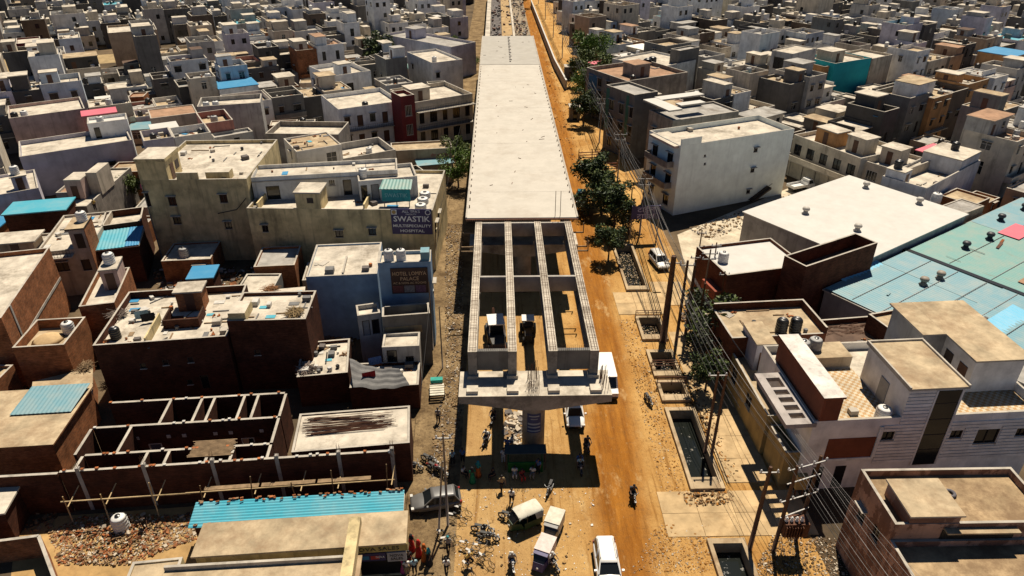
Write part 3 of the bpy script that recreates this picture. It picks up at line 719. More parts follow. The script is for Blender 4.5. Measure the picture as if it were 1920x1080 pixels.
# big dark brick house
h=H('big dark brick house with junk on its cream terrace, long wall facing the camera',(173,648),(425,630),(270,545),6.9,BRD,RC,.75,'house','brick_house'); L9=h
for u,z in ((3.8,3.9),(5.9,4.1),(8.2,4.2),(7.6,1.6)): h.win('f',u,z,.55,.6,1,False)
h.door('f',9.,1.,.8,1.6,dark=True); h.finish()
m=MB(); x0=5.3; m.box(x0,3.2,h.zr,x0+3.4,3.35,h.zr+1.); m.box(x0,3.36,h.zr,x0+.15,5.6,h.zr+1.); m.box(x0+3.25,3.36,h.zr,x0+3.4,5.6,h.zr+1.); m.box(x0+.16,3.36,h.zr+.003,x0+3.24,5.6,h.zr+.02); m.build('shaft_parapet',[BRD],h.root)
h.box('dividing_wall',4.5,.25,h.zr,4.66,4.8,h.zr+1.0,CREAM)
h.cabin(5.9,6.4,8.4,8.3,2.2,BR,RC,'f'); h.tank(1.2,2.2,'black','black square looking tank on the big dark brick terrace left corner',r=.5)
h=H('red brick house with cluttered cream terrace behind the dark brick house left end',(147,575),(214,567),(204,505),6.2,BR,RC,.6,'house','brick_house'); h.finish(); h.cabin(h.w*.45,h.d*.5,h.w*.95,h.d*.85,2.4,wallm('pink'),RC,'f',.1); h.tank(h.w*.7,h.d*.68,'white','white tank on the pink cabin of the red brick terrace house',z=h.zr+2.58)
h=H('low shed with a torn blue sheet at the foot of the hospital wing',(352,524),(398,521),(396,500),4.2,BRD,BLUE2,.0,'shed','shed',cope=BLUE2); h.finish()
h=H('low shed with a bright blue corrugated roof behind the straw',(502,572),(566,566),(562,542),4.4,BRD,RC,.0,'shed','shed'); h.finish(); sheetroof(h,'corrugated_sheet',(-.1,-.2,4.65),(h.w,-.2,4.65),(h.w,h.d*.6,4.85),(-.1,h.d*.6,4.85),sheet('bright_blue_sheet',(.16,.47,.66),(.5,.6,.65),.35,.03),12,.04)
h=H('upper part of dark brick house with bare cream roof and straw',(425,602),(573,598),(568,545),8.2,BRD,RC,.35,'house','brick_house'); L9b=h
h.win('f',2.2,4.2,.6,.6,1,False); h.finish(); h.box('stair_head',.1,.3,h.zr,1.7,2.6,h.zr+1.0,CREAM,RC)
# small house with grey tarpaulin
h=H('low brick house with firewood and rubbish on its cream roof',(556,707),(652,698),(590,640),3.6,BRD,RC,.3,'house','brick_house'); h.finish(); L10=h
h=H('low brick terrace house with a grey tarpaulin slung over it',(655,727),(785,721),(785,676),2.9,BRD,RC,.35,'house','brick_house'); h.finish(); L10b=h
h=H('plain grey plastered room with one dark doorway behind the tarpaulin',(716,651),(786,648),(786,622),4.8,GREYW,RC,.3,'outhouse','outhouse'); h.door('f',.9,2.5,1.0,1.9,dark=True); h.win('f',2.6,2.7,.8,.9,3,False); h.finish()
h=H('pale grey toilet cabin with two doors beside the slate blue hotel',(670,592),(713,586),(712,566),6.2,GREYW,RC,.5,'outhouse','outhouse'); h.door('f',.75,3.7,.75,1.8,DOORG); h.door('f',1.7,3.7,.75,1.8,dark=True); h.finish()
h=H('dark annexe with sunken roof pit in front of the hotel sign',(716,594),(806,587),(806,567),6.4,DGREY,DCONC,1.1,'building','building'); h.ops['f'].append((.4,3.6,2.2,4.)); h.panel('f',.2,3.9,4.2,5.1,plaster('tan_patch',(.32,.24,.14),.6),'wall_panel'); h.finish()
m=MB(); m.lathe([(.85,0),(.8,.06),(.3,.12),(.0,.15)],(h.wld(h.w*.7,1.2,5.42)),16); tag(m.build('satellite_dish',plain('pale_dish',(.7,.68,.5),.5),None,True),'round pale dish lying in the dark roof pit below the hotel sign','dish')
# hotel
h=H('slate blue hotel block with cream flat roof, lower part',(573,519),(707,513),(582,459),8.2,BLUEW,RC,.18,'hotel','hotel'); h.finish(); HOT=h
h.box('roof_rib',h.w*.5,0.3,h.zr,h.w*.5+.18,h.d*.55,h.zr+.35,COPE)
h=H('slate blue hotel tower with a brown HOTEL LOMIYA PALACE board',(708,493),(807,490),(807,468),10.4,BLUEW,RC,.35,'hotel','hotel'); HT=h
h.win('r',1.5,6,1,1.2); h.finish()
BRS=plain('brown_board',(.045,.018,.013),.5,0,.2); PHO=[plain('photo_red',(.16,.05,.05),.5,0,.5,.3,6),plain('photo_grey',(.22,.2,.2),.5,0,.5,.3,6),plain('photo_violet',(.14,.07,.12),.5,0,.5,.3,6)]
x0=h.pu('f',(733,520))[0]; x1=h.w-.35
o=h.panel('f',x0,x1,6.75,9.75,BRS,'hotel_board',.12); xm=(x0+x1)/2
text('lettering','HOTEL LOMIYA',.62,(xm,-.135,9.1),(rad(90),0,0),plain('gold_lettering',(.62,.42,.24),.5,0,.1),o,x1-x0-.35)
text('lettering','PALACE',.6,(xm,-.135,8.5),(rad(90),0,0),D.materials['gold_lettering'],o,1.9)
text('lettering','AC & NON AC ROOMS',.34,(xm,-.135,8.0),(rad(90),0,0),D.materials['gold_lettering'],o,x1-x0-.4)
for k in range(3):
    w_=(x1-x0-.3)/3; m=MB(); m.box(x0+.12+k*w_,-.15,6.9,x0+.12+k*w_+w_-.1,-.123,7.7); m.build('printed_picture',PHO[k],o)
for k,x in enumerate((1.1,2.35)): tank(h.wld(x,.75,h.zr),'white',.52,1.5,['left one','right one'][k]+' of two white tanks above the brown hotel board','tanks above the hotel board')
h.box('service_box',h.w-1.,.2,h.zr,h.w-.1,1.4,h.zr+1.3,SKYS)
# hospital
h=H('long stained cream hospital block with a violet SWASTIK sign',(462,390),(811,394),(745,318),8.6,CREAM,RC,.45,'hospital','hospital'); HOSP=h
for px,py,w_ in ((497,427,.8),(636,437,1.),(698,433,1.)):
    u,z=h.pu('f',(px,py)); h.win('f',u,z-.6,w_,1.05,2,True)
h.win('r',2,5,1.2,1.2); h.win('r',5,5,1.2,1.2); h.finish()
u0=h.pu('f',(733,400))[0]
SG=plain('violet_sign',(.035,.025,.10),.5,0,.15)
o=h.panel('f',u0,h.w-.15,5.3,8.75,SG,'hospital_sign',.14); um=(u0+h.w-.15)/2; ww=h.w-.15-u0
m=MB(); m.box(u0+.08,-.16,8.0,u0+.75,-.142,8.68); m.build('emblem_panel',LETW,o); m=MB(); m.lathe([(.26,0),(.26,.02)],(u0+.41,-.165,8.34),12,0,Matrix.Rotation(rad(90),3,'X')); m.build('emblem',plain('ochre_print',(.4,.25,.08),.6),o)
m=MB(); m.lathe([(.36,0),(.36,.02)],(h.w-.6,-.145,8.33),14,0,Matrix.Rotation(rad(90),3,'X')); m.build('emblem',LETW,o); m=MB(); m.lathe([(.26,0),(.26,.02)],(h.w-.6,-.168,8.33),14,0,Matrix.Rotation(rad(90),3,'X')); m.build('emblem',SG,o)
text('lettering',"ALL TPA'S",.5,(um,-.15,8.42),(rad(90),0,0),LETW,o,ww*.44); text('lettering','FACILITY',.26,(um,-.15,8.05),(rad(90),0,0),LETW,o,ww*.26)
text('lettering','SWASTIK',1.05,(um,-.15,7.38),(rad(90),0,0),LETW,o,ww*.9,bold=.015); text('lettering','MULTISPECIALITY',.52,(um,-.15,6.45),(rad(90),0,0),LETW,o,ww*.94,bold=.008); text('lettering','HOSPITAL',.52,(um,-.15,5.75),(rad(90),0,0),LETW,o,ww*.6,bold=.008)
# stair head at the front edge, cross walls, back rooms
a0=h.pu('f',(556,390))[0]; a1=h.pu('f',(602,390))[0]
o=h.box('stair_head',a0,.02,h.zr,a1,3.2,h.zr+2.5,CREAM,RC); m=MB(); m.box(a0-.15,-.15,h.zr+2.503,a1+.15,3.35,h.zr+2.68,0,1); m.build('cabin_roof',[COPE,RC],o)
m=MB(); m.box((a0+a1)/2-.1,-.03,h.zr+1.2,(a0+a1)/2+.7,.015,h.zr+1.9); m.build('window',FRAME,o)
for px in (480,680): 
    x=h.pu('f',(px,392))[0]; h.box('dividing_wall',x,.3,h.zr+.003,x+.2,h.d-.2,h.zr+1.,CREAM)
# turquoise SWASTIK sign standing on the roof
st=empty('rooftop_sign',h.wld(h.pu('f',(713,392))[0],1.6,h.zr),h.a,'turquoise rooftop board reading SWASTIK under a pale green sheet','sign')
m=MB(); m.box(0,0,.9,3.6,.1,2.5); m.build('board',plain('turquoise_board',(.02,.30,.31),.5),st); text('lettering','SWASTIK',.75,(1.8,-.02,1.7),(rad(90),0,0),plain('pale_lettering',(.3,.6,.58),.5),st,2.9)
m=MB(); corrug(m,(-.25,-.2,2.62),(3.8,-.2,2.62),(3.7,2.0,3.1),(-.1,2.0,3.1),9,.05); m.build('canopy_sheet',GREENS,st)
for x in (.2,1.8,3.4):
    m=MB(); m.box(x-.05,.12,0,x+.05,.22,2.6); m.build('post',STEEL,st)
for k in range(3): h.tank(h.w-1.7,1.4+k*2.,'white','%s of three low white boxes along the hospital right rim'%['nearest','middle','farthest'][k],r=.75,h=.7,group='white boxes on the hospital rim')
# hospital back range
h=H('white upper range of hospital rooms with dark doors on the terrace',(470,333),(745,318),(745,296),11.4,WORN,RC,.5,'building','building'); HB=h
for px,py,ww_,hh in ((512,358,1.7,1.9),(573,355,1.5,2.),(652,354,1.1,2.2)):
    u,z=h.pu('f',(px,py)); h.door('f',u,8.2,ww_,hh,dark=True)
u,z=h.pu('f',(622,342)); h.win('f',u,9.7,.8,.8,3,False,WFRAME)
for px,py in ((505,345),(560,343)): pass
h.band('f',10.7); h.finish()
h=H('white service room with a grey door and white tanks behind the SWASTIK board',(672,340),(782,330),(782,304),11.,WORN,RC,.5,'building','building'); h.door('f',2.,8.2,1.,2.2,DOORG); h.door('f',.6,8.2,.8,2.2,dark=True); h.finish(); h.tank(.8,h.d*.5,'white','white water tank above the grey door behind the SWASTIK board')
h=H('tall stained cream hospital wing with stepped parapet and side stair tower',(262,338),(462,335),(450,262),11.6,CREAM,RC,.5,'hospital','hospital'); HL=h
for px,py,w_,hh in ((272,374,1.2,1.9),(323,377,1.,1.3),(419,372,1.,1.2),(280,425,1.1,1.8),(332,413,1.,1.1),(428,422,.9,1.1)):
    u,z=h.pu('f',(px,py)); h.win('f',u,z-hh/2,w_,hh,2,True)
h.finish(); x0=.02
o=h.box('stair_tower',x0,.02,h.zr,3.6,4.5,h.zr+2.9,CREAM,RC); m=MB(); m.box(x0-.1,-.1,h.zr+2.903,3.75,4.6,h.zr+3.3,0,1); m.build('cabin_roof',[CREAM,RC],o)
m=MB(); m.box(3.6,1.2,h.zr+.05,3.65,2.2,h.zr+2.1); m.build('door',DOORB,o); m=MB(); m.box(3.6,2.8,h.zr+.9,3.65,3.9,h.zr+2.); m.build('window',FRAME,o)
x1=h.pu('f',(330,330))[0]; x2=h.pu('f',(371,330))[0]; h.box('raised_parapet',x1,.005,h.zt+.003,x2,.2,h.zt+.9,CREAM,COPE); h.box('rooftop_trough',x2+.6,.9,h.zr,x2+3.6,2.4,h.zr+1.1,CREAM,RC)
m=MB(); m.tube([(h.w-.5,-.08,9.),(h.w-2.,-.1,7.4),(h.w-4.5,-.08,6.9)],.05,5); m.build('drain_pipe',BLACK,h.root,True)
m=MB(); m.tube([(.15,-.12,11.),(.15,-.12,.3)],.07,6); m.build('down_pipe',STEEL,h.root,True)
# houses left of the hospital
h=H('brick sided house with a railed balcony and terrace above the shaded lane',(66,474),(168,464),(160,400),6.2,plaster('paint_tan2',(.45,.37,.29),.5),RC,.3,'house','house'); h14=h
h.win('f',h.pu('f',(112,500))[0],3.4,2.,1.3,3,True); h.win('f',h.pu('f',(165,505))[0],3.2,1.,1.5,1,False); h.finish()
x=h.loc((127,428),8.8).x
o=h.box('stair_cabin',x,.02,h.zr,h.w-.02,3.4,8.7,plaster('paint_tan2',(.4,.3,.2)),None); m=MB(); m.box(x-.25,-.25,8.703,h.w+.1,3.5,8.88,0,1); m.build('cabin_roof',[FRAME,RT],o)
m=MB(); m.box(h.w-.02,.03,0,h.w+.05,3.39,8.7); m.build('brick_side',BR,o); m=MB(); m.box(x+.5,-.02,h.zr+.3,x+1.4,.015,h.zr+2.2); m.build('door',BLACK,o)
h.balcony('f',-.2,x-.1,5.7,1.2,'rail'); h.tank(x+1.2,2.0,'white','white tank on the tan stair cabin above the brick side wall',8.88)
h=H('house with a cream canopy roof and dark arches left of the balcony house',(-60,492),(58,482),(52,440),5.6,wallm('tan'),RC,.25,'house','house'); h.finish(); h.cabin(3.,.6,7.2,3.2,2.,None,RC,'f',.4)
h=H('dark red brick house under a plain turquoise sheet roof',(6,404),(122,394),(150,371),6.6,BRD,BLUES,.0,'house','brick_house',cope=BLUES); h.finish()
h=H('brick hut under a turquoise and blue sheet roof beside hospital wall',(183,470),(258,461),(266,432),5.,BRD,RC,.0,'hut','hut'); h.win('f',2.,2.6,.8,1.2,3,False,WFRAME); h.finish()
sheetroof(h,'roof_sheet',(-.1,-.3,5.2),(h.w*.68,-.3,5.2),(h.w*.68,h.d,5.6),(-.1,h.d,5.6),BLUES,8); sheetroof(h,'roof_sheet',(h.w*.685,-.2,5.22),(h.w+.2,-.2,5.22),(h.w+.2,h.d,5.62),(h.w*.685,h.d,5.62),BLUE2,5)
h=H('cream terrace house with a pierced brick parapet left of hospital wall',(188,424),(264,414),(262,388),6.2,BRD,RC,.9,'house','house'); h.finish()
h=H('worn terrace with two narrow stair cabins and a long bare roof',(104,388),(160,388),(236,314),5.6,MOTT,RC,.3,'house','house',ang=3); h.finish(); h.cabin(.3,3.2,2.6,6.4,2.8,wallm('pink'),RC,'f',0); h.cabin(2.7,4.8,4.2,9.,3.2,wallm('beige'),RC,'l',0)
h=H('long pale lavender wall house with a narrow cream terrace',(36,294),(247,262),(165,246),7.,plaster('lav_wall',(.46,.44,.5),.25),RC,.7,'house','house'); h.finish(); h.box('water_trough',h.w*.6,-.5,3.4,h.w*.8,-.02,4.,BLACK)
h=H('grey house with white tank and black tank on a rooftop stair cabin',(30,345),(100,332),(78,292),5.5,plaster('lav_wall'),RC,.4,'house','house') if 0 else H('grey house with a white tank on its rooftop cabin beside lavender wall',(-40,372),(72,352),(60,318),5.2,wallm('lavender'),RC,.4,'house','house'); h.finish(); h.cabin(h.w*.6,1.,h.w*.85,3.,2.2); h.tank(h.w*.7,2.,'white','white tank on the grey rooftop cabin beside the lavender wall',z=h.zr+2.4)
h=H('plain tan box house with a long windowless wall and pale rim',(16,222),(159,203),(150,181),8.4,wallm('pink'),RC,.6,'house','house'); h.finish(); h.tank(.9,1.3,'black','black tank at the left corner of the plain tan box house'); h.tank(2.4,1.5,'white','white tank at the left corner of the plain tan box house')
h=H('pale cabin house with white parapet beside a bright pink sheet roof',(163,232),(238,223),(232,212),9.,WHITE,RW,.5,'house','house'); h.door('f',1.2,6.2,.9,2.,dark=True); h.finish(); h.tank(2,1.,'white','white tank on the pale cabin house by the pink sheet')
h=H('house with a bright pink sheet roof behind the tan box house',(155,219),(218,211),(208,203),8.2,wallm('rose'),PINKS,.0,'house','house',cope=PINKS); h.finish()
h=H('rust stained bare roof house with streaked beige walls',(282,222),(370,211),(356,196),8.,wallm('beige'),RR,.15,'house','house'); h.finish()
h=H('tall streaked grey house with two white tanks in its roof corner',(369,200),(488,192),(478,176),10.,plaster('streaked_grey',(.42,.40,.37),.9),RC,.8,'house','house'); h.finish(); h.tank(1.4,1.4,'white','left white tank in the roof corner of the tall streaked grey house'); h.tank(3.,1.4,'white','right white tank in the roof corner of the tall streaked grey house')
h=H('small grey roof room with one dark door near streaked wall',(402,258),(474,246),(470,238),8.6,wallm('grey'),RG,.4,'house','house'); h.door('f',3.4,6,.9,2,dark=True); h.finish()
h=H('dark stained house with a bright triangular roof in front of the balcony block',(497,250),(634,252),(630,228),8.2,MOTT,RC,.9,'house','house'); h.win('f',8,5.8,1,.7,1,False); h.win('f',10.6,5.8,1,.7,1,False); h.finish()
# balcony block
h=H('white two storey half of the balcony block with dark doors',(634,205),(752,189),(712,164),8.4,WHITE,RC,.8,'apartment block','apartment_block')
n=5
for fz in (1.,4.6):
    for k in range(n):
        u=(k+.6)*h.w/n
        (h.win if k%2==0 else h.door)('f',u,fz+(.7 if k%2==0 else 0),1.1,1.5 if k%2==0 else 2.2)
h.balcony('f',.3,h.w-.1,4.3,1.3,'rail'); h.finish(); h.tank(h.w*.45,1.2,'black','black tank at the front edge of the white balcony block')
h=H('narrow dark red stair tower between two halves of the balcony block',(751,181),(777,177),(776,165),10.6,MAROON,RC,.6,'tower','stair_tower'); h.win('f',h.w/2,6.8,1.3,2.,4,False,WFRAME); h.win('f',h.w/2,3.2,1.3,2.,4,False,WFRAME); h.finish()
h=H('cream half of the balcony block with railed balconies and dark windows',(778,192),(886,175),(850,150),9.,wallm('cream'),RC,.9,'apartment block','apartment_block')
n=5
for fz in (1.,4.6):
    for k in range(n): h.win('f',(k+.5)*h.w/n,fz+.2,1.5 if k%2 else 1.,2.,3,False)
for z in (3.9,7.3): h.balcony('f',.0,h.w,z,1.3,'rail')
h.finish(); h.cabin(.6,3.,4.6,6.5,2.4)
h=H('low tan house with faded red letters painted on its front by the flyover',(733,283),(848,277),(845,262),5.2,wallm('tan'),RT,.3,'shop','shop'); h.ops['f'].append((.6,3.8,1.2,3.6)); h.finish()
t_=text('lettering','औरा चिकित्सा',.7,(h.w-2.2,-.03,4.0),(rad(90),0,0),REDP,h.root,3.2)
h=H('low shed with grey blue sheets beside the roadside bushes',(785,312),(850,306),(852,290),3.4,wallm('tan'),SKYS,.0,'shed','shed',cope=SKYS); h.finish()
h=H('white long walled house with a walled courtyard and big dark windows',(620,143),(695,132),(650,114),8.4,WHITE,RC,.9,'house','house'); 
for k in range(2): h.win('f',1.6+k*2.6,4.4,1.6,2.,3,False); h.win('f',1.6+k*2.6,1.,1.6,2.,3,False)
h.win('l',2.,4.6,.9,1.2); h.finish(); h.cabin(h.w*.3,2,h.w*.6,5)
h=H('long pale lavender wall house curving down towards the flyover',(718,64),(846,88),9.,8.2,plaster('paint_lavender',(.5,.47,.54)),RG,.6,'house','house'); h.finish(); h.cabin(6,3,10,7)
h=H('white house with a sunlit cluttered roof beside the green weeds',(810,118),(867,111),(800,93),7.6,WHITE,RC,.5,'house','house'); h.win('f',1.4,4,1,1.2); h.win('l',3,4,1,1.2); h.finish(); h.tank(2,3,'white','white tank on the white house beside the green weeds')
h=H('maroon fronted house between grey houses near the top left corner',(30,82),(76,78),(72,68),9.,MAROON,RC,.4,'house','house'); h.band('f',5.6); h.finish()
h=H('long tan house with a plain windowless front near the top left',(202,62),(294,55),(288,42),10.5,wallm('tan'),RC,.5,'house','house'); h.finish()
# ---------- right side
h=H('peeling pink house with a raised roof cabin at the bottom right corner',None,None,None,8.,PINKW,RTD,.55,'house','house',loc=(25.5,31.5,0.,10.8,5.0)); R1=h
h.ops['f'].append((3.3,8.,6.45,7.4)); h.win('l',1.6,4.6,.9,1.2,2,True); h.win('l',3.6,5.,.8,1.1,2,False); h.finish()
o=h.box('stair_cabin',.9,.05,h.zr+.005,4.2,3.1,h.zr+1.2,PINKW); m=MB(); m.box(.75,-.1,h.zr+1.203,4.35,3.25,h.zr+1.33,0,1); m.build('cabin_roof',[COPE,RT],o)
m=MB(); m.box(3.3,-.5,7.5,8.1,-.02,7.62); m.build('canopy_slab',RT,h.root); m=MB(); m.box(3.25,-.06,6.2,8.1,-.02,7.45); m.build('shaded_step_wall',BLACK,h.root)  # black panel over the step wall, shade below the slab put into its colour
m=MB(); m.torus((5.4,3.,h.zr+.1),.30,.13,'z',14,6); m.build('old_tyre',plain('worn_tyre',(.12,.11,.12),.8),h.root,True)
h=H('lower front part of the peeling pink house with a blue door',None,None,None,6.6,PINKW,RTD,.5,'house','house',loc=(25.5,22.6,0.,10.8,8.88)); h.door('l',1.7,.8,1.1,2.3,DOORBL); h.win('l',6.,2.4,.9,1.2,2,True); h.finish()
R2=h=H('white board clad house with a red brown feature wall and checked terrace',None,None,None,7.4,plaster('clad_white',(.84,.82,.79),.22),RC,.75,'house','house',loc=(24.6,42.3,rad(3),19.5,10.6))
CL=plaster('clad_white'); GRID=[]
def clad(h,f,u0,u1,v0,v1,skip=(),step=.34):
    z=v0
    while z<v1-.05:
        segs=[(u0,u1)]
        for a,b,c,d in skip:
            if c-.05<z+step/2<d+.05: segs=[t for s0,s1 in segs for t in ((s0,min(s1,a)),(max(s0,b),s1)) if t[1]-t[0]>.1]
        for a,b in segs:
            m=MB(); h.fbox(m,f,a,b,z+.02,min(v1,z+step-.045),.004,.055+.012*RN.random()); m.build('cladding_board',CL,h.root)
        z+=step
wl=[]
for px,py,w_,hh in ((1665,817,1.0,.9),(1793,814,1.0,.8),(1850,818,1.9,1.5),(1915,810,.9,.8)):
    u,z=h.pu('f',(px,py)); h.win('f',u,z-hh/2,w_,hh,2,False); wl.append((u-w_/2-.08,u+w_/2+.08,z-hh/2-.1,z+hh/2+.1))
g0=h.pu('f',(1712,860))[0]; g1=g0+1.95
h.ops['f'].append((g0,g1,2.2,7.2)); p0=h.pu('f',(1552,830))[0]; p1=h.pu('f',(1640,830))[0]
h.finish()
o=h.box('stair_window',g0,-.02,2.2,g1,.1,9.9,GLASS) ; 
for k in range(5):
    m=MB(); m.box(g0,-.05,2.2+k*1.6,g1,-.022,2.26+k*1.6); m.build('window_bar',FRAME,o)
clad(h,'f',p1+.3,g0-.15,2.6,6.7,wl); clad(h,'f',g1+.15,h.w,2.6,6.7,wl); 
h.panel('f',g0-.15,g0,2.2,10.0,CL,'window_trim',.08); h.panel('f',g1,g1+.15,2.2,10.0,CL,'window_trim',.08)
h.panel('f',p0,p1,3.4,5.5,REDB,'feature_panel',.03); h.panel('f',p0-.2,p1+.2,3.15,3.38,WHITE,'panel_sill',.1); h.panel('f',p1+.01,p1+.28,3.4,6.6,WHITE,'panel_pier',.12)
for k in range(2): h.door('f',p0+.3+k*1.7,.1,.9,2.4,dark=True) if 0 else h.panel('f',p0-.6+k*1.9,p0+.3+k*1.9,.1,2.5,BLACK,'doorway',.02)
# cabin with the long stair window
cx0=g0-2.3; cx1=g1+.2; ch=10.1
o=h.box('stair_cabin',cx0,.02,h.zr+.003,cx1,6.2,ch,CL); m=MB(); m.box(cx0-.2,-.15,ch+.003,cx1+.25,6.4,ch+.2,0,1); m.build('cabin_roof',[COPE,RT],o); m=MB(); m.box(cx0-.06,2.4,h.zr+.02,cx0-.003,3.6,h.zr+2.2); m.build('door',DOORG,o)
m=MB(); m.box(cx0-.2,-.15,ch+.2,cx0-.05,6.4,ch+.36); m.box(cx0-.04,6.25,ch+.2,cx1+.25,6.4,ch+.36); m.box(cx1+.1,-.15,ch+.2,cx1+.25,6.24,ch+.36); m.build('cabin_rim',COPE,o)
z=h.zr+.05
while z<ch-.1:
    for a,b in ((cx0,g0-.16),(g1+.16,cx1)):
        m=MB(); m.box(a,-.045,z+.02,b,.016,min(ch,z+.295)); m.build('cladding_board',CL,o)
    z+=.34
# checked terrace floor
m,n_,l_,b_=base('checked_tile',.6,.3); co=coords(n_,l_,False); ck=n_.new('ShaderNodeTexChecker'); ck.inputs['Scale'].default_value=3.4; ck.inputs[1].default_value=(.58,.49,.35,1); ck.inputs[2].default_value=(.46,.28,.12,1); mp=n_.new('ShaderNodeMapping'); mp.inputs['Location'].default_value=(.1,.1,.013); l_.new(co,mp.inputs[0]); l_.new(mp.outputs[0],ck.inputs[0]); dn=noise(n_,l_,co,.7,6,None,.7); rr=ramp(n_,.3,.7,g3(.6),g3(1.1)); l_.new(dn,rr.inputs[0]); l_.new(mix(n_,l_,1.,ck.outputs[0],rr.outputs[0],'MULTIPLY'),b_.inputs[0]); CHK=m
m=MB(); m.quad((.25,.25,h.zr+.004),(cx0-.05,.25,h.zr+.004),(cx0-.05,7.6,h.zr+.004),(.25,7.6,h.zr+.004)); m.build('tiled_floor',CHK,h.root)
m=MB(); m.quad((cx1+.05,.25,h.zr+.004),(h.w-.25,.25,h.zr+.004),(h.w-.25,5.6,h.zr+.004),(cx1+.05,5.6,h.zr+.004)); m.build('tiled_floor',CHK,h.root)
# red brown feature wall running back from the front, with a white top slab
fx0=.35; fx1=1.9
o=h.box('feature_wall',fx0,.02,h.zr+.006,fx0+.22,8.6,9.6,REDB); m=MB(); m.box(fx0+.23,.02,h.zr+.006,fx1,.24,9.6); m.box(fx1-.2,.25,h.zr+.006,fx1,1.5,9.6); m.box(fx1-.2,3.0,h.zr+.006,fx1,8.6,9.6); m.build('feature_wall',REDB,h.root)
m=MB(); m.box(fx0-.12,-.1,9.603,fx1+.12,8.75,9.78,0,1); m.build('top_slab',[REDB,plaster('grey_white_slab',(.72,.66,.6),.5)],o)
# pergola slab with slots, left of the feature wall
m=MB(); x0,x1=-2.3,.2; z0,z1=6.9,7.3; ys_=[0.]
m.box(x0,-.1,z0,x0+.7,6.6,z1); m.box(x1-.6,-.1,z0,x1,6.6,z1); m.box(x0+.7,-.1,z0,x1-.6,.6,z1); m.box(x0+.7,5.9,z0,x1-.6,6.6,z1)
for k in range(4): m.box(x0+.7,1.25+k*1.0,z0,x1-.6,1.6+k*1.0,z1-.002)
m.build('slotted_slab',plaster('slab_grey',(.44,.39,.36),.5),h.root)
# rear rooms on the terrace
o=h.box('back_room',2.6,7.8,h.zr,cx0-.1,10.2,h.zr+1.1,plaster('beige_room',(.48,.4,.3)),RT)
h.tank(cx0-.9,.9,'white','round white tank on the checked terrace beside the clad stair cabin',r=.62,h=1.1)
for k,(x,y) in enumerate(((3.1,11.),(4.0,11.9))): tank(h.wld(2.9+k*1.25,9.0+k*.3,h.zr+1.11),'grey',.6,1.1,['open topped worn tank behind the checked terrace','capped worn tank behind the checked terrace'][k])
# right wing
o=h.box('upper_room',cx1+3.4,3.6,.1,h.w-.25,12.5,9.9,CL); m=MB(); m.box(cx1+3.1,3.3,9.903,h.w+.2,12.8,10.06,0,1); m.build('cabin_roof',[COPE,RT],o)
o2=h.box('upper_room',cx1+1.3,7.6,.1,cx1+3.39,12.5,9.9,GREYW); m=MB(); m.box(cx1+1.0,7.4,9.903,cx1+3.09,12.8,10.06,0,1); m.build('cabin_roof',[COPE,RT],o2)
for k in range(3):
    m=MB(); m.box(cx1+3.34,4.2+k*1.9,h.zr+.02+(.9 if k==1 else 0),cx1+3.395,5.2+k*1.9,h.zr+2.1); m.build('window' if k==1 else 'door',FRAME if k==1 else DOORB,o)
# ochre terrace house by the lane, left of the clad house
h=H('ochre walled terrace house with a cream floor below the power lines',None,None,None,4.4,OCHRE,RT,.55,'house','house',loc=(22.9,46.6,rad(2),3.1,11.5)) ; R9=h
FOOT.append(rectpts(22.9,42,0,2,5))
h.win('l',3.5,2,1.2,1.5,2,False); h.win('l',7.5,2,1.2,1.5,2,False); h.door('f',1.4,.1,1,2.1,dark=True); h.finish()
h.cabin(1.3,7.2,3.0,10.9,2.9,plaster('lav_wall'),RT,'f',.12)
h=H('ochre fronted porch with a cream parapet below the slotted slab',None,None,None,3.6,OCHRE,RT,.7,'house','porch',loc=(23.3,42.9,rad(2),1.25,3.5)); h.finish()
# brick house with two black tanks
RDB=brick('red_brick',(.23,.066,.03),(.15,.042,.02),(.15,.08,.05))
h=H('dark brick house with a cream roof and two black tanks',(1372,634),(1550,625),(1506,571),6.2,RDB,RT,.5,'house','brick_house'); R3=h; h.par=.12; h.zr=h.zt-.12; h.win('l',3.,3.,1.2,1.5,2,False); h.finish(); h.box('back_parapet',0,h.d-.2,h.zt+.002,h.w,h.d,h.zt+.7,BRD,COPE); h.box('side_parapet',h.w-.2,0.,h.zt+.002,h.w,h.d-.205,h.zt+.7,BRD,COPE)
for k in range(2):
    x=h.loc((1460+k*27,618),6.)
    tank(h.wld(x.x,.9,h.zr),'black',.58,1.5,['left','right'][k]+' one of two black tanks on the dark brick house','black tanks on the dark brick house')
h=H('low dark brown roof terrace with cables strewn on it',(1566,668),(1720,655),(1655,590),5.2,BRD,RB,.55,'house','house'); h.finish(); h3=h
m=MB()
for k in range(26):
    x=q.uniform(.5,h.w-2); y=h.d-q.uniform(.6,2.2); m.tube([(x,y,h.zr+.06),(x+q.uniform(.4,1),y+q.uniform(-.4,.4),h.zr+.1),(x+q.uniform(1,2),y+q.uniform(-.5,.5),h.zr+.06)],.03,4)
tag(m.build('cable_coil',RUST),'tangle of rusty cables on the dark brown roof terrace','cables'); D.objects['cable_coil'].location=(h.A.x,h.A.y,0); D.objects['cable_coil'].rotation_euler=(0,0,h.a)
h=H('long narrow cream roof strip house in front of the pale blue shed',(1728,660),(1778,650),(1714,573),6.6,BRD,RT,.35,'house','house'); h.finish()
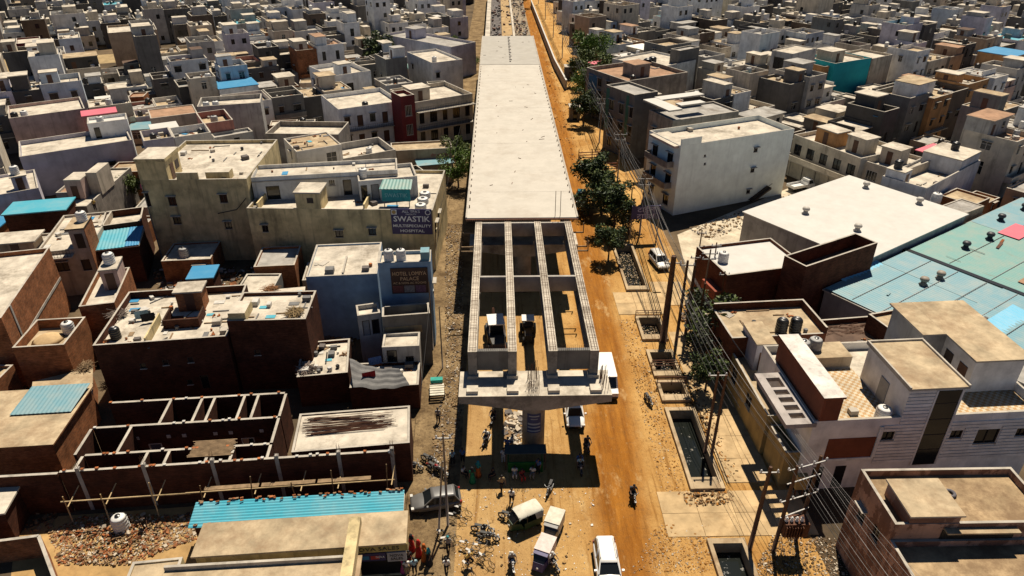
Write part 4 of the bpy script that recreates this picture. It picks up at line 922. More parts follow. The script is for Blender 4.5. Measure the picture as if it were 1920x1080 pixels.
# dark brown brick building
h=H('dark brick house with white cream roof and red balcony by vacant plot',(1364,516),(1512,497),(1528,436),6.2,RDB,RW,.35,'house','brick_house'); h.box('red_balcony',-.9,.5,2.8,-.01,3.6,3.9,plaster('red_paint',(.35,.09,.05))); h.finish(); h.tank(1.5,h.d*.5,'white','white tank on the cream roof beside the tall brown brick wall'); 
h=H('tall dark brown brick building with an empty sunken roof',(1512,500),(1646,455),(1606,436),8.2,RDB,RB,1.7,'building','brick_building'); h.finish()
# white shed and blue shed
h=H('large shed with a bright white flat roof and round vents',(1617,491),(1812,403),(1395,399),5.6,GREYW,RW,.0,'shed','shed',cope=RW); WS=h; h.finish()
def vent(h,p,z,mt,label):
    q_=P(p,z); m=MB(); m.lathe([(.5,0),(.32,.12),(.28,.4)],(0,0,0),10); r=empty('roof_vent',q_,0,label,'roof vent','vents on the shed roofs'); m.build('vent_base',mt,r,True)
    m=MB(); m.lathe([(.3,.42),(.46,.5),(.5,.7),(.4,.88),(.1,.95)],(0,0,0),12); m.build('vent_head',mt,r,True)
VW=plain('pale_vent',(.5,.46,.4),.6)
for k,p in enumerate(((1510,400),(1623,352),(1723,382),(1607,432),(1812,372))): vent(h,p,5.76,VW,'pale round vent on the white shed roof, %s'%['near its left side','near the far corner','near its right side','at the front above the brown building','past its right corner'][k]) if k<4 else None
O=P((1697,463),4.9); ang=WS.a
def shedp(x,y,z): c,s=math.cos(ang),math.sin(ang); return Vector((O.x+x*c+y*s,O.y+x*s-y*c,z))
for nm,x0,x1,ys0,ys1,mt,lb in (('shed',-17.,-.5,.5,23.,SKYS,'pale blue sheet roofed shed in front of the white shed roof'),('shed',.3,30.,.5,34.,GREENS,'pale green sheet roofed shed with dark vents beyond the gutter')):
    a=shedp(x0,ys1,0); L_=ys1-ys0; h=House(lb,None,None,None,4.4,GREYW,RG,.0,'shed',nm,loc=(a.x,a.y,ang,x1-x0,L_)); h.finish()
    n_=9
    nx=3 if mt==SKYS else 4
    for i in range(nx):
        for j in range(2):
            if mt==SKYS and i==0 and j==0: continue
            mm=mt
            if mt==GREENS and (i,j)==(0,0): mm=WSHEET
            
            if mt==GREENS and i>=2 and j==1: mm=SKYS
            X0=h.w*i/nx; X1=h.w*(i+1)/nx-.02; Y0=h.d*j/2; Y1=h.d*(j+1)/2-.02
            zz=4.6+.02*((i+j)%2); sheetroof(h,'roof_sheet',(X0,Y0,zz),(X1,Y0,zz),(X1,Y1,zz+.1),(X0,Y1,zz+.1),mm,int((X1-X0)/.42),.03)
    for t in range(26 if mt!=SKYS else 12):
        X=RN.uniform(.5,h.w-2.5); Y=RN.uniform(.5,h.d-2.5); m=MB(); lw=RN.uniform(.5,2.2); m.obox((X,Y,4.78+.004*t),(lw,RN.uniform(.06,.5),.02),Matrix.Rotation(RN.choice((0,1.57,.2)),3,'Z')); m.build('roof_patch',RN.choice((BR,WSHEET,GREENS,DCONC,RUST,SKYS)),h.root)
    if mt==GREENS:
        c_=h.loc((1903,440),4.8)
        for (X,Y,w_,d_) in ((c_.x-1.2,c_.y-1.,5.,2.6),(c_.x+.2,c_.y-3.,5,1.96)): m=MB(); m.box(X,Y,4.80,X+w_,Y+d_,4.84); m.build('roof_patch',PINKS,h.root)
        m=MB(); m.box(2.,20.5,4.79,5.2,22,4.82); m.build('roof_patch',RR,h.root)
    for k_ in range(1,7):
        m=MB(); yy=h.d*k_/7; m.box(.2,yy,4.735,h.w-.2,yy+.06,4.772); m.build('sheet_lap',STEEL if k_%2 else DCONC,h.root)
    if mt==SKYS: BS=h
    else: GS=h
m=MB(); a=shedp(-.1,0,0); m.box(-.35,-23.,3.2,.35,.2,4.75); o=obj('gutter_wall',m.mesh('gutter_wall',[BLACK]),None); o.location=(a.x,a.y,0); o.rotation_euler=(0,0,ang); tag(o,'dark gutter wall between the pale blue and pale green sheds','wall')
DV=plain('dark_vent',(.05,.05,.055),.5)
for k,p in enumerate(((1810,465),(1855,448),(1876,413),(1920,393))): vent(GS,p,4.76,DV,'dark vent on the pale green shed roof, %s from the gutter'%['first','second','third','fourth'][k])
for k,p in enumerate(((1731,533),(1762,522))): vent(BS,p,4.7,plain('rusty_vent',(.3,.25,.2),.6),['left','right'][k]+' pale vent on the pale blue shed roof')
a=P((1625,525),4.5); h=House('striped blue lean to shed beside tall brown brick building',None,None,None,4.3,BRD,BLUE2,.0,'shed','lean_to',loc=(a.x-2.5,a.y-1,ang,7.5,3.2),foot=False); h.finish(); sheetroof(h,'corrugated_sheet',(-.2,-.6,4.5),(h.w,-.6,4.5),(h.w,h.d,5.2),(-.2,h.d,5.2),sheet('bright_blue_sheet',(.16,.47,.66),(.5,.6,.65),.35,.03),12,.05)
a=P((1925,622),4.5); h=House('striped pale blue lean to at the right picture edge',None,None,None,4.2,BRD,BLUE2,.0,'shed','lean_to',loc=(a.x-3.,a.y-3,ang,8,4.),foot=False); h.finish(); sheetroof(h,'corrugated_sheet',(-.2,-.2,4.4),(h.w,-.2,4.4),(h.w,h.d,4.9),(-.2,h.d,4.9),D.materials['bright_blue_sheet'],14,.05)
# big white block
h=H('tall plain white block with a blank facade above the vacant plot',(1277,274),(1490,241),(1396,219),11.,plaster('block_white',(.82,.88,.83),.25,(.36,.40,.40),.18),RC,.8,'building','building'); WB=h
for px,py in ((1417,281),(1411,319),(1403,359),(1322,290),(1322,305)):
    u,z=h.pu('f',(px,py)); h.win('f',u,z-.35,.75 if px>1350 else .35,.7 if px>1350 else .35,2,px>1350)
for z in (1.,4.4,7.6):
    for u in (2.,6.,10.): h.win('l',u,z,1.4,1.7,2,True)
h.balcony('l',1.,7.,4.1,1.2,'wall',MOTT); h.balcony('l',1.,7.,7.4,1.2,'wall',MOTT); h.finish()
h.box('raised_parapet',.02,.005,h.zt+.003,3.6,.2,h.zt+1.,D.materials['block_white'],COPE); h.box('raised_slab',-.8,.5,10.6,2.6,7.,10.9,wallm('pink'),RC)
# outside stair on the facade
m=MB(); u0,z0=h.pu('f',(1400,392)); u1,z1=h.pu('f',(1438,350)); n=14
o=empty('outside_stair',(0,0,0)); o.parent=h.root
D.objects.remove(o); m=MB()
for k in range(n): t=k/n; m.box(u0+(u1-u0)*t,-1.0,.2+(z1)*t,u0+(u1-u0)*(t+1/n)+.05,-.02,.32+(z1)*t)
m.bar((u0,-1.0,.1),(u1,-1.0,z1),.06,0,.2); m.bar((u0,-1.0,1.),(u1,-1.0,z1+.9),.05); m.build('outside_stair',FRAME,h.root)
h=H('cement house with white L shaped roof slabs behind the white block',(1262,226),(1386,208),(1350,188),11.,MOTT,RG,.3,'house','house'); h.win('l',2,7,1.2,1.6); h.win('l',5,7,1.2,1.6); h.finish()
for x0,y0,x1,y1 in ((-.6,.5,2.,8.),(2.1,6.5,11.,8.6),(3.,2.2,8.,3.8)): h.box('white_slab',x0,y0,h.zr+1.6,x1,y1,h.zr+1.85,COPE,RW)
h=H('dark grey roadside house with green trimmed street front',(1190,178),(1234,171),(1196,150),12.,DGREY,RG,.4,'house','house')
for z in (1.,4.4,7.8):
    for u in (2.,5.,8.): h.win('l',u,z,1.3,1.9,2,True)
h.panel('l',.2,1.2,4.,11.5,plain('green_cladding',(.02,.12,.09),.5),'cladding'); h.panel('l',6.2,7.0,4.,11.5,D.materials['green_cladding'],'cladding'); h.finish()
h=H('roadside house with rust brick roof walls and blue street front',(1176,152),(1290,135),(1160,118),10.,MOTT,RR,.8,'house','house')
for z in (1.,4.4,7.):
    for u in (2.,5.,8.): h.win('l',u,z,1.3,1.7,2,True)
h.panel('l',1.,4.,5,9,DOORBL,'cladding'); h.finish(); h.cabin(5,4,9,8); h.tank(3,2,'black','black tank on the roadside house with blue street front')
h=H('white rooftop house with black water drums near roadside trees',(1228,128),(1305,112),(1240,92),9.4,WORN,RC,.4,'house','house'); 
for k in range(3): h.win('f',1.6+k*1.5,5.8,.9,2.,1,False)
h.finish(); h.tank(2,4.,'black','left black drum on the white rooftop house near roadside trees',r=.9,h=1.6); h.tank(4.2,4.5,'black','right black drum on the white rooftop house near roadside trees',r=.9,h=1.6)
h=H('windowless dark slate house behind the white rooftop house',(1275,95),(1312,88),(1330,78),12.,DGREY,RG,.3,'house','house'); h.finish()
h=H('tall narrow grey house with a dark upper window and blank side',(1487,101),(1532,90),(1465,90),12.8,plaster('pale_grey',(.5,.48,.45),.5),RC,.2,'house','house'); 
h.win('l',h.d*.4,9.2,2.4,2.4,2,False); h.win('l',h.d*.4,5.,2.4,2.4,2,True); h.win('f',h.w*.6,10,.8,1.,1,False); h.finish()
h=H('teal house with a blank turquoise side wall',(1566,119),(1635,108),9.,9.4,TEAL,RC,.7,'house','house'); h.finish(); h.cabin(1.5,2.5,6.,6.5,2.5,wallm('beige'))
h=H('orange house with dark porch left of the teal wall',(1546,125),(1568,122),7.,8.6,wallm('orange'),RC,.3,'house','house',foot=False); h.door('f',1,5,1,2.2,dark=True); h.door('f',1,.2,1,2.2,dark=True); h.finish()
h=H('beige wall house joined to the right of the teal wall',(1636,110),(1674,102),8.,9.2,wallm('beige'),RC,.5,'house','house'); h.finish()
h=H('white terrace house with high parapet and rooftop room beside the white shed',(1738,353),(1839,300),(1652,331),6.4,plaster('bluish_white',(.62,.62,.64),.35),RC,1.3,'house','house'); TH=h
h.finish(); h.cabin(h.w*.62,.25,h.w-.3,h.d-.4,2.6,D.materials['bluish_white'],RC,None,.05); h.cabin(.25,h.d*.55,2.6,h.d-.2,2.4,None,RC,'f',.05); tank(h.wld(h.w*.85,h.d*.5,h.zr+2.8),'black',.6,1.2,'black tank on the rooftop room of the white terrace house'); tank(h.wld(1.3,h.d*.8,h.zr+2.6),'black',.6,1.2,'black tank on the small stair cabin of the white terrace house')
tank(P((1753,366),.0)*0+P((1753,380),5.0),'white',.7,1.5,'white tank beside the front corner of the white terrace house')
h=H('small grey room with a flat slab between the white shed and blue shed',(1805,402),(1846,386),(1780,380),5.6,wallm('tan'),RG,.1,'outhouse','outhouse'); h.finish()
h=H('ochre fronted house row with dark arched windows behind the white pickup',(1489,252),(1615,297),10.,7.2,wallm('cream'),RC,.7,'house','house')
for k in range(5): h.win('f',(k+.5)*h.w/5,4.,1.5,1.8,2,False); h.ops['f'].append(((k+.15)*h.w/5,(k+.85)*h.w/5,.1,2.6))
h.balcony('f',.3,h.w-.3,3.3,1.4,'wall',wallm('cream')); h.panel('f',0,h.w,2.62,3.1,OCHRE,'shop_band',.05); h.finish(); h.cabin(h.w*.2,2,h.w*.5,5,2.4,wallm('orange')); h.cabin(h.w*.6,3,h.w*.85,6)
h=H('grey house with a grille fronted porch at the end of the ochre row',(1617,300),(1690,322),9.,6.6,wallm('beige'),RC,.6,'house','house'); h.win('f',2,3.8,1.8,1.6,4,False,WFRAME); h.win('f',5,3.8,1.6,1.6,3,False); h.door('f',1.5,.1,1,2.1); h.finish(); h.cabin(1,3,4,6)
for h_,n_ in ((L9,70),(L9b,14),(L10,26),(L10b,16),(h14,22),(HOSP,26),(HL,24),(HB,10),(R3,12),(h3,14),(WB,8),(TH,16),(HOT,5),(R2,6)):
    clutter(h_,n_,int(h_.w*97))
# ---------------------------------------------------------------- the rest of the town
def visible(x,y,z,mx=60,my=90):
    cy,sy=math.cos(YAW),math.sin(YAW); cp,sp=math.cos(PIT),math.sin(PIT); v=(x,y,z-CAM_H)
    f=v[0]*-sy*cp+v[1]*cy*cp-v[2]*sp
    if f<5: return None
    r=v[0]*cy+v[1]*sy; u=v[0]*-sy*sp+v[1]*cy*sp+v[2]*cp
    px,py=960+FPX*r/f,540-FPX*u/f
    return (px,py) if -mx<px<1920+mx and -my<py<1080+my else None
ORD='first second third fourth fifth sixth seventh eighth ninth tenth eleventh twelfth thirteenth fourteenth fifteenth sixteenth seventeenth eighteenth nineteenth twentieth'.split()
TENS={2:'twenty',3:'thirty',4:'forty',5:'fifty',6:'sixty'}
def ordw(n):
    if n<=20: return ORD[n-1]
    t,u=divmod(n,10)
    return TENS[t][:-1]+'ieth' if u==0 else TENS[t]+'-'+ORD[u-1]
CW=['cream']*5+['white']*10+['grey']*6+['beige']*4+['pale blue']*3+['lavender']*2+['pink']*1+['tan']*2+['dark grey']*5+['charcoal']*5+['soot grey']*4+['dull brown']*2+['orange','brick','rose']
plots=[]
CORR=[(-9.4,-50),(21.5,-50),(21.5,460),(-9.4,460)]
def addplots(ang,side,u0,u1,v0,v1,seed,ox,oy):
    r=random.Random(seed); c,s=math.cos(rad(ang)),math.sin(rad(ang)); v=v0; row=0
    while v<v1:
        dep=r.uniform(7.,9.6); u=u0; k=0
        while u<u1:
            w=r.choice((r.uniform(4.,6.),r.uniform(4.6,7.),r.uniform(6,9.5))); d=dep*r.uniform(.78,1.); off=(dep-d) if row%2==0 else 0
            if r.random()<.10: u+=r.uniform(2.,4.)
            x=ox+u*c-(v+off)*s; y=oy+u*s+(v+off)*c
            pr_=rectpts(x,y,rad(ang),w-.05,d)
            cxm=sum(p[0] for p in pr_)/4; cym=sum(p[1] for p in pr_)/4
            u+=w
            if side<0 and cxm>-10 or side>0 and cxm<18: continue
            if cym<38 or not visible(cxm,cym,4.): continue
            if overlap(pr_,CORR): continue
            if any(abs(F_[0][0]-x)<60 and abs(F_[0][1]-y)<60 and overlap(pr_,F_) for F_ in FOOT): continue
            FOOT.append(pr_); plots.append([math.hypot(cxm,cym),x,y,rad(ang),w-.05,d,side,row,abs(cxm)])
        v+=dep+(.05 if row%2==0 else r.uniform(3.2,4.6)); row+=1
VACANT=[[(P(p)).xy[:] for p in ((1268,440),(1470,360),(1600,330),(1400,420),(1385,560),(1320,560))]]
FOOT.append([tuple(P(p).xy) for p in ((1262,430),(1480,352),(1560,345),(1395,470),(1372,545),(1290,520))])   # vacant sandy plot
FOOT.append([tuple(P(p).xy) for p in ((1455,345),(1500,315),(1640,345),(1575,372))])
FOOT.append([tuple(P(p).xy) for p in ((60,990),(120,960),(380,955),(380,1080),(60,1080))])   # rubble yard
FOOT.append([tuple(P(p).xy) for p in ((10,110),(330,92),(355,112),(30,140))])                   # bare tan lot top left
FOOT.append([tuple(P(p).xy) for p in ((628,262),(885,268),(885,292),(628,300))])
addplots(29,-1,-330,120,0,420,5,0,60)
addplots(34,1,-60,330,-60,420,9,60,40)
# small infill sheds and low roofs between the near houses on the left
def infill(n,x0,x1,y0,y1,seed,side,angs):
    r=random.Random(seed); c=0
    for t in range(n):
        x=r.uniform(x0,x1); y=r.uniform(y0,y1); w=r.uniform(3,6.5); d=r.uniform(3,6); a=rad(r.choice(angs))
        pr_=rectpts(x,y,a,w,d); cxm=sum(p[0] for p in pr_)/4; cym=sum(p[1] for p in pr_)/4
        if not visible(cxm,cym,3) or overlap(pr_,CORR): continue
        if any(overlap(pr_,F_) for F_ in FOOT): continue
        FOOT.append(pr_); plots.append([math.hypot(cxm,cym)+1000*0,x,y,a,w,d,side,-1,abs(cxm)])
FOOT.append([tuple(P(p).xy) for p in ((170,800),(560,780),(560,730),(170,770))]); FOOT.append([tuple(P(p).xy) for p in ((120,640),(270,600),(300,520),(150,520))])
infill(1500,-80,-10,48,200,21,-1,(0,5,10,14)); infill(1000,22,95,60,200,22,1,(34,))
for p_ in plots:
    p_.append(0)
rows={}
for p_ in plots: rows.setdefault((p_[6],p_[7]),[]).append(p_)
for k_,L_ in rows.items():
    L_.sort(key=lambda t:t[8])
    for i,t in enumerate(L_): t[9]=i+1
rk={s_:{r_:i+1 for i,r_ in enumerate(sorted({p_[7] for p_ in plots if p_[6]==s_ and p_[7]>=0},key=lambda r_:r_))} for s_ in(-1,1)}
plots.sort(key=lambda t:t[0])
NEAR=300
def simple_window(h,f,u,z,w,hh,shade=True):
    L_=h.L(f); u0=max(.15,u-w/2); u1=min(L_-.15,u+w/2)
    if u1-u0<.3: return
    h.ops[f].append((u0,u1,z,z+hh)); m=MB(); h.fbox(m,f,u0,u1,z,z+hh,-.16,-.12,0)
    h.fbox(m,f,(u0+u1)/2-.03,(u0+u1)/2+.03,z,z+hh,-.118,-.06,1); h.fbox(m,f,u0,u1,z+hh*.62,z+hh*.62+.06,-.118,-.06,1)
    if shade: h.fbox(m,f,u0-.12,u1+.12,z+hh+.06,z+hh+.14,.003,.4,2)
    m.build('window',[GLASS,WFRAME if RN.random()<.4 else FRAME,COPE],h.root)
tankn=0
for i,(dist,x,y,a,w,d,side,row,_,k) in enumerate(plots[:NEAR]):
    r=random.Random(i*7+3); low=row<0
    z=r.choices((3.7,6.9,9.9,12.2),(7,10,4,.6))[0]+r.uniform(-.5,.7)
    if low: z=r.uniform(2.6,4.4)
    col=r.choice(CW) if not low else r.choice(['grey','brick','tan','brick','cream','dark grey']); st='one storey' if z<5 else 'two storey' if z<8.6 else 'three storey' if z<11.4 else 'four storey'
    rm=r.choices((RC,RT,RG,RW,RB,RR),(8,4,4,1.2,.7,.7))[0]; sheetr=r.random()<(.3 if low else .05)
    if sheetr: rm=r.choice((BLUES,SKYS,WSHEET,BLUE2,GREENS,PINKS))
    par=r.choice((.5,.8,1.,1.1,.2)) if not sheetr else 0.
    if low: par=min(par,.3)
    up=False; cab=(not low) and (not sheetr) and r.random()<.58 and w>4 and d>6; tk=r.random()<(.55 if not low else .12) and not sheetr; tkc=r.choice(('black','white','black','grey'))
    feat='rooftop rooms' if cab else 'coloured sheet roof' if sheetr else 'bare flat roof'
    sd='left' if side<0 else 'right'
    if low: lab='low %s outbuilding with %s, %s %s of flyover among the gap fillers'%(col,feat,ordw(k),sd)
    else: lab='%s %s house with %s, %s %s of flyover in %s row'%(col,st,feat,ordw(k),sd,ordw(rk[side][row]))
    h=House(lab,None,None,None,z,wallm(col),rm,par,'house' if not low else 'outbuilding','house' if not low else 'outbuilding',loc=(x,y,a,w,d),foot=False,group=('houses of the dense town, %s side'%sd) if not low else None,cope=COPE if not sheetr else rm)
    nf=max(1,int(z/3.2))
    for fz in range(nf):
        for f in 'fl':
            if dist>230 and f=='l': continue
            L_=h.L(f); n=max(1,int(L_/(2.6 if f=='f' else 4.5)))
            for q_ in range(n):
                if r.random()<(.25 if f=='f' else .55): continue
                u=(q_+.5)*L_/n; tall=r.random()<.3
                simple_window(h,f,u,fz*3.2+(.15 if tall else 1.0),r.choice((.9,1.1,1.5)),2.1 if tall else 1.3,not tall and dist<200)
    if z>5.5 and r.random()<.6 and not low:
        h.balcony('f',.1,w-.1,3.25,r.uniform(.8,1.2),'wall' if dist>160 or r.random()<.5 else 'rail',wallm(col) if dist>160 else None)
    h.finish()
    if cab and r.random()<.33 and d>8:
        cab=False; up=True; yy=d*r.uniform(.35,.55); hh=r.uniform(2.6,3.1); um=wallm(r.choice((col,'white','grey','charcoal','cream')))
        o=h.box('upper_storey',.01,yy,h.zr+.003,w-.01,d-.01,h.zr+hh,um); m=MB(); m.box(-.15,yy-.5,h.zr+hh+.003,w+.15,d+.1,h.zr+hh+.15,0,1); m.build('upper_roof',[COPE,rm],o)
        for u in range(max(1,int(w/2.6))):
            ux=(u+.5)*w/max(1,int(w/2.6)); m=MB(); m.box(ux-.45,yy-.03,h.zr+.05 if u==0 else h.zr+1.,ux+.45,yy-.004,h.zr+2.1); m.build('door' if u==0 else 'window',DOORB if u==0 else GLASS,o)
        if r.random()<.5:
            m=MB(); m.box(.0,yy,h.zr+hh+.152,.15,d,h.zr+hh+.8); m.box(w-.15,yy,h.zr+hh+.152,w,d,h.zr+hh+.8); m.box(.152,d-.15,h.zr+hh+.152,w-.152,d,h.zr+hh+.8); m.build('upper_parapet',[um],o)
    if cab:
        cw=r.uniform(2.2,min(4.,w-1)); cdp=r.uniform(2.5,min(5.5,d-1.5)); cx=r.choice((.21,w-cw-.21)); cy=r.choice((.4,d-cdp-.3,d*.4 if d*.4+cdp<d-.3 else .4))
        h.cabin(cx,cy,cx+cw,cy+cdp,r.uniform(2.2,2.9),wallm(r.choice((col,col,'cream','grey','white'))),None,r.choice('fflr'),r.choice((.05,.2,.3)))
        if r.random()<.35: h.box('rooftop_wall',.25,d*.5,h.zr+.003,max(.5,w-.25 if cx<1 else w-.25),d*.5+.15,h.zr+.9,wallm(col)) if not(cy<d*.5+.2 and cy+cdp>d*.5) else None
    if not sheetr and not low:
        if not cab and not up and r.random()<.5 and d>6:
            yy=r.uniform(2.5,d-2.5); h.box('dividing_wall',.21,yy,h.zr+.004,w-.21,yy+.15,h.zr+r.uniform(.5,1.1),wallm(col),COPE)
        if dist<280: clutter(h,r.randint(5,15),i,y1=(d*.34 if up else None))
    if tk and tankn<150:
        tankn+=1
        h.tank(r.uniform(.9,w-.9),r.uniform(.9,d-.9),tkc,('%s water tank on roof of %s house, %s %s of flyover in %s row'%(tkc,col,ordw(k),sd,ordw(rk[side][row]))) if not low else '%s water tank on low %s outbuilding, %s %s of flyover'%(tkc,col,ordw(k),sd),r=r.uniform(.5,.68) if 0 else r.choice((.5,.6)),z=h.zr)
# everything farther out: one mass
m=MB(); mats=[wallm(c) for c in ('cream','white','grey','beige','pale blue','lavender','charcoal','soot grey','dark grey','dull brown')]+[RC,RT,RG,RW,GLASS,BLACK,WPL,BLUES]; NW=10
r=random.Random(99)
for dist,x,y,a,w,d,side,row,_,k in plots[NEAR:]:
    z=r.choices((3.7,6.9,9.9,12.5),(6,9,5,1))[0]+r.uniform(-.5,.7); wm=r.choice((0,0,1,1,1,1,1,2,2,3,4,4,5,6,6,6,7,7,8,8,8,9)); rm=NW+r.choice((0,0,0,1,1,2,2,3)); 
    if r.random()<.04: rm=NW+7
    c,s=math.cos(a),math.sin(a)
    def T(u,v,zz): return (x+u*c-v*s,y+u*s+v*c,zz)
    def bx(u0,v0,z0,u1,v1,z1,k_,mt=None): m.hexa([T(u0,v0,z0),T(u1,v0,z0),T(u1,v1,z0),T(u0,v1,z0),T(u0,v0,z1),T(u1,v0,z1),T(u1,v1,z1),T(u0,v1,z1)],k_,mt)
    par=r.choice((.3,.7,1.)); bx(0,0,0,w,d,z-par,wm,rm)
    for u0,v0,u1,v1 in ((0,0,w,.2),(0,d-.2,w,d),(0,.2,.2,d-.2),(w-.2,.2,w,d-.2)): bx(u0,v0,z-par,u1,v1,z,wm,NW)
    if r.random()<.75:
        cw=r.uniform(2,4); cd_=r.uniform(2.5,5); cx=r.uniform(.2,max(.3,w-cw-.2)); cy=r.uniform(.2,d-cd_-.2); zz=z-par+r.uniform(2,3); bx(cx,cy,z-par,cx+cw,cy+cd_,zz,r.choice((wm,0,1,2)),NW); 
        if r.random()<.5: m.lathe([(.55,0),(.55,1.1),(.2,1.3)],T(cx+1,cy+1.5,zz),8,NW+r.choice((5,6)))
    for t in range(r.randint(2,9)):
        q1=r.uniform(.3,w-1.2); q2=r.uniform(.3,d-1.5); hh=r.uniform(.4,1.3); bx(q1,q2,z-par,q1+r.uniform(.4,1.2),q2+r.uniform(.4,1.4),z-par+hh,r.choice((0,2,8,NW+5,NW+6)))
    for fz in range(max(1,int(z/3.2))):
        for q_ in range(int(w/2.4)):
            if r.random()<.6: u=.9+q_*2.3; bx(u,-.03,fz*3.2+1,u+1.,.0,fz*3.2+2.3,NW+4)
        for q_ in range(2):
            if r.random()<.4: u=1.5+q_*4; bx(-.03,u,fz*3.2+1,0,u+1.,fz*3.2+2.3,NW+4)
tag(m.build('far_houses',mats),'hazy mass of flat roofed houses filling the distance on both sides of the flyover','houses',None,'stuff')
print('plots',len(plots),'tanks',tankn)
# ---------------------------------------------------------------- trees
def leafmat(name,c1,c2):
    m,n,l,b=base(name,.6,.25); co=coords(n,l); a=noise(n,l,co,1.1,3); r=ramp(n,.3,.7,c1,c2); l.new(a,r.inputs[0]); l.new(r.outputs[0],b.inputs[0])
    b.inputs['Subsurface Weight'].default_value=0; return m
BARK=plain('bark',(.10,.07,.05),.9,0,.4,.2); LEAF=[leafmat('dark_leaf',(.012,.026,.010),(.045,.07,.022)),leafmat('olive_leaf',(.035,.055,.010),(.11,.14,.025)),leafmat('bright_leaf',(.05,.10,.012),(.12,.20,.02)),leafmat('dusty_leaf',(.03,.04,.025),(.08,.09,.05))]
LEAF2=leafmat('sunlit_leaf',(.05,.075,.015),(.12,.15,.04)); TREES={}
def tree_proto(kind,leaf,seed,H_=6.,R_=2.6,n=3600,ls=.19,base_=.35):
    r=random.Random(seed); o=empty(kind,(0,0,-50)); m=MB(); cl=[]
    m.tube([(0,0,-.1),(r.uniform(-.1,.1),r.uniform(-.1,.1),H_*.25),(r.uniform(-.3,.3),r.uniform(-.3,.3),H_*.5),(r.uniform(-.3,.3),r.uniform(-.3,.3),H_*.8)],H_*.028,7,0,H_*.008)
    for k in range(9):
        t=2*math.pi*k/9+r.uniform(-.4,.4); z=H_*r.uniform(.3,.6); rr=R_*r.uniform(.45,.9); e=Vector((rr*math.cos(t),rr*math.sin(t),min(H_*.97,z+H_*r.uniform(.05,.42))))
        m.tube([(0,0,z*.8),(e.x*.5,e.y*.5,(z+e.z)/2),e],H_*.014,5,0,H_*.004); cl.append((e,R_*r.uniform(.25,.42)))
    for k in range(12):
        t=r.uniform(0,6.3); rr=R_*r.uniform(0,.8); cl.append((Vector((rr*math.cos(t),rr*math.sin(t),H_*r.uniform(base_+.1,.98))),R_*r.uniform(.2,.36)))
    m.build('trunk',BARK,o,True)
    m=MB()
    for k in range(n):
        c,rad_=cl[r.randrange(len(cl))]; d=Vector((r.gauss(0,1),r.gauss(0,1),r.gauss(0,.75))).normalized()*rad_*(r.random()**.4)
        p=c+d; a=Vector((r.gauss(0,1),r.gauss(0,1),r.gauss(0,.6))).normalized(); b_=a.cross(Vector((r.gauss(0,1),r.gauss(0,1),r.gauss(0,1)))).normalized(); s=ls*r.uniform(.6,1.4)
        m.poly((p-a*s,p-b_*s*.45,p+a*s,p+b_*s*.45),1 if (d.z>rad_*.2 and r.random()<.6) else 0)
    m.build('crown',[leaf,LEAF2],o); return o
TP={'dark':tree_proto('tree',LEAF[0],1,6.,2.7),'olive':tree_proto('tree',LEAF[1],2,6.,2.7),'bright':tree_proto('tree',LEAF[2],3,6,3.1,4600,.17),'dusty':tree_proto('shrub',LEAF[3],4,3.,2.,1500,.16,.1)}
used=set()
def tree(kind,p,sc,label,cat='tree',z=0):
    loc=P(p,z)
    if kind not in used: o=TP[kind]; used.add(kind); o.location=loc; o.scale=(sc,)*3; o.rotation_euler=(0,0,RN.uniform(0,6))
    else: o=copytree(TP[kind],loc,RN.uniform(0,6),scale=sc)
    o['label']=label; o['category']=cat; return o
tree('dark',(1112,380),1.3,'dark leafy roadside tree beside the flyover deck, above a parked teal car')
tree('dark',(1150,436),1.25,'dark leafy roadside tree just left of the blue Hindi signboard')
tree('dark',(1140,490),.85,'small dark tree at the end of the drain below the signboard')
tree('bright',(1108,142),1.75,'tall olive green roadside tree nearest the far end of the deck')
tree('dark',(1128,404),1.1,'dark tree between the two large roadside trees near the deck end')
tree('dusty',(1168,432),1.5,'dusty undergrowth shrub at the foot of the signboard poles','shrub')
tree('dusty',(1098,402),1.2,'dusty shrub beside the teal car under the trees','shrub')
tree('olive',(1092,162),1.5,'olive green tree merging into the far roadside clump, nearest the deck')
tree('dusty',(1112,222),1.6,'dusty shrub below the bright green roadside tree','shrub')
tree('olive',(1124,176),1.6,'olive green roadside tree in front of the blue fronted house')
tree('bright',(1100,196),1.35,'bright green bushy roadside tree under the power lines')
tree('dark',(1094,236),1.2,'dark tree over the roadside red brown barrier')
tree('dusty',(1340,672),1.9,'dusty green shrub climbing by the dark brick house with black tanks','shrub')
tree('dusty',(1322,640),1.7,'dusty shrub beside the small white roadside cabin','shrub')
tree('dark',(1322,735),.75,'dark low tree beside the footbridge over the drain')
tree('dusty',(1372,655),1.7,'dusty vine shrub at the corner of the dark brick house','shrub')
tree('bright',(860,352),1.0,'bright green tree between hospital and the deck edge')
tree('olive',(858,318),1.,'olive tree behind the hospital beside the deck edge')
tree('dark',(712,140),1.7,'dark round tree in the courtyard of the white long walled house')
tree('olive',(246,384),.85,'slim olive tree against the stained hospital wing')
tree('bright',(624,206),.55,'small bright green bush at the left end of the balcony block')
tree('bright',(384,270),.5,'small bright bush below the tall streaked grey house')
tree('bright',(852,92),.6,'small bright tree beside the curving lavender wall house')
tree('bright',(884,134),.7,'bright green weedy bush by the flyover left edge','bush')
tree('bright',(868,140),.55,'bright green weedy bush beside the white cluttered roof house','bush')
tree('olive',(165,142),.6,'yellow green scrub tree by the bare tan lot')
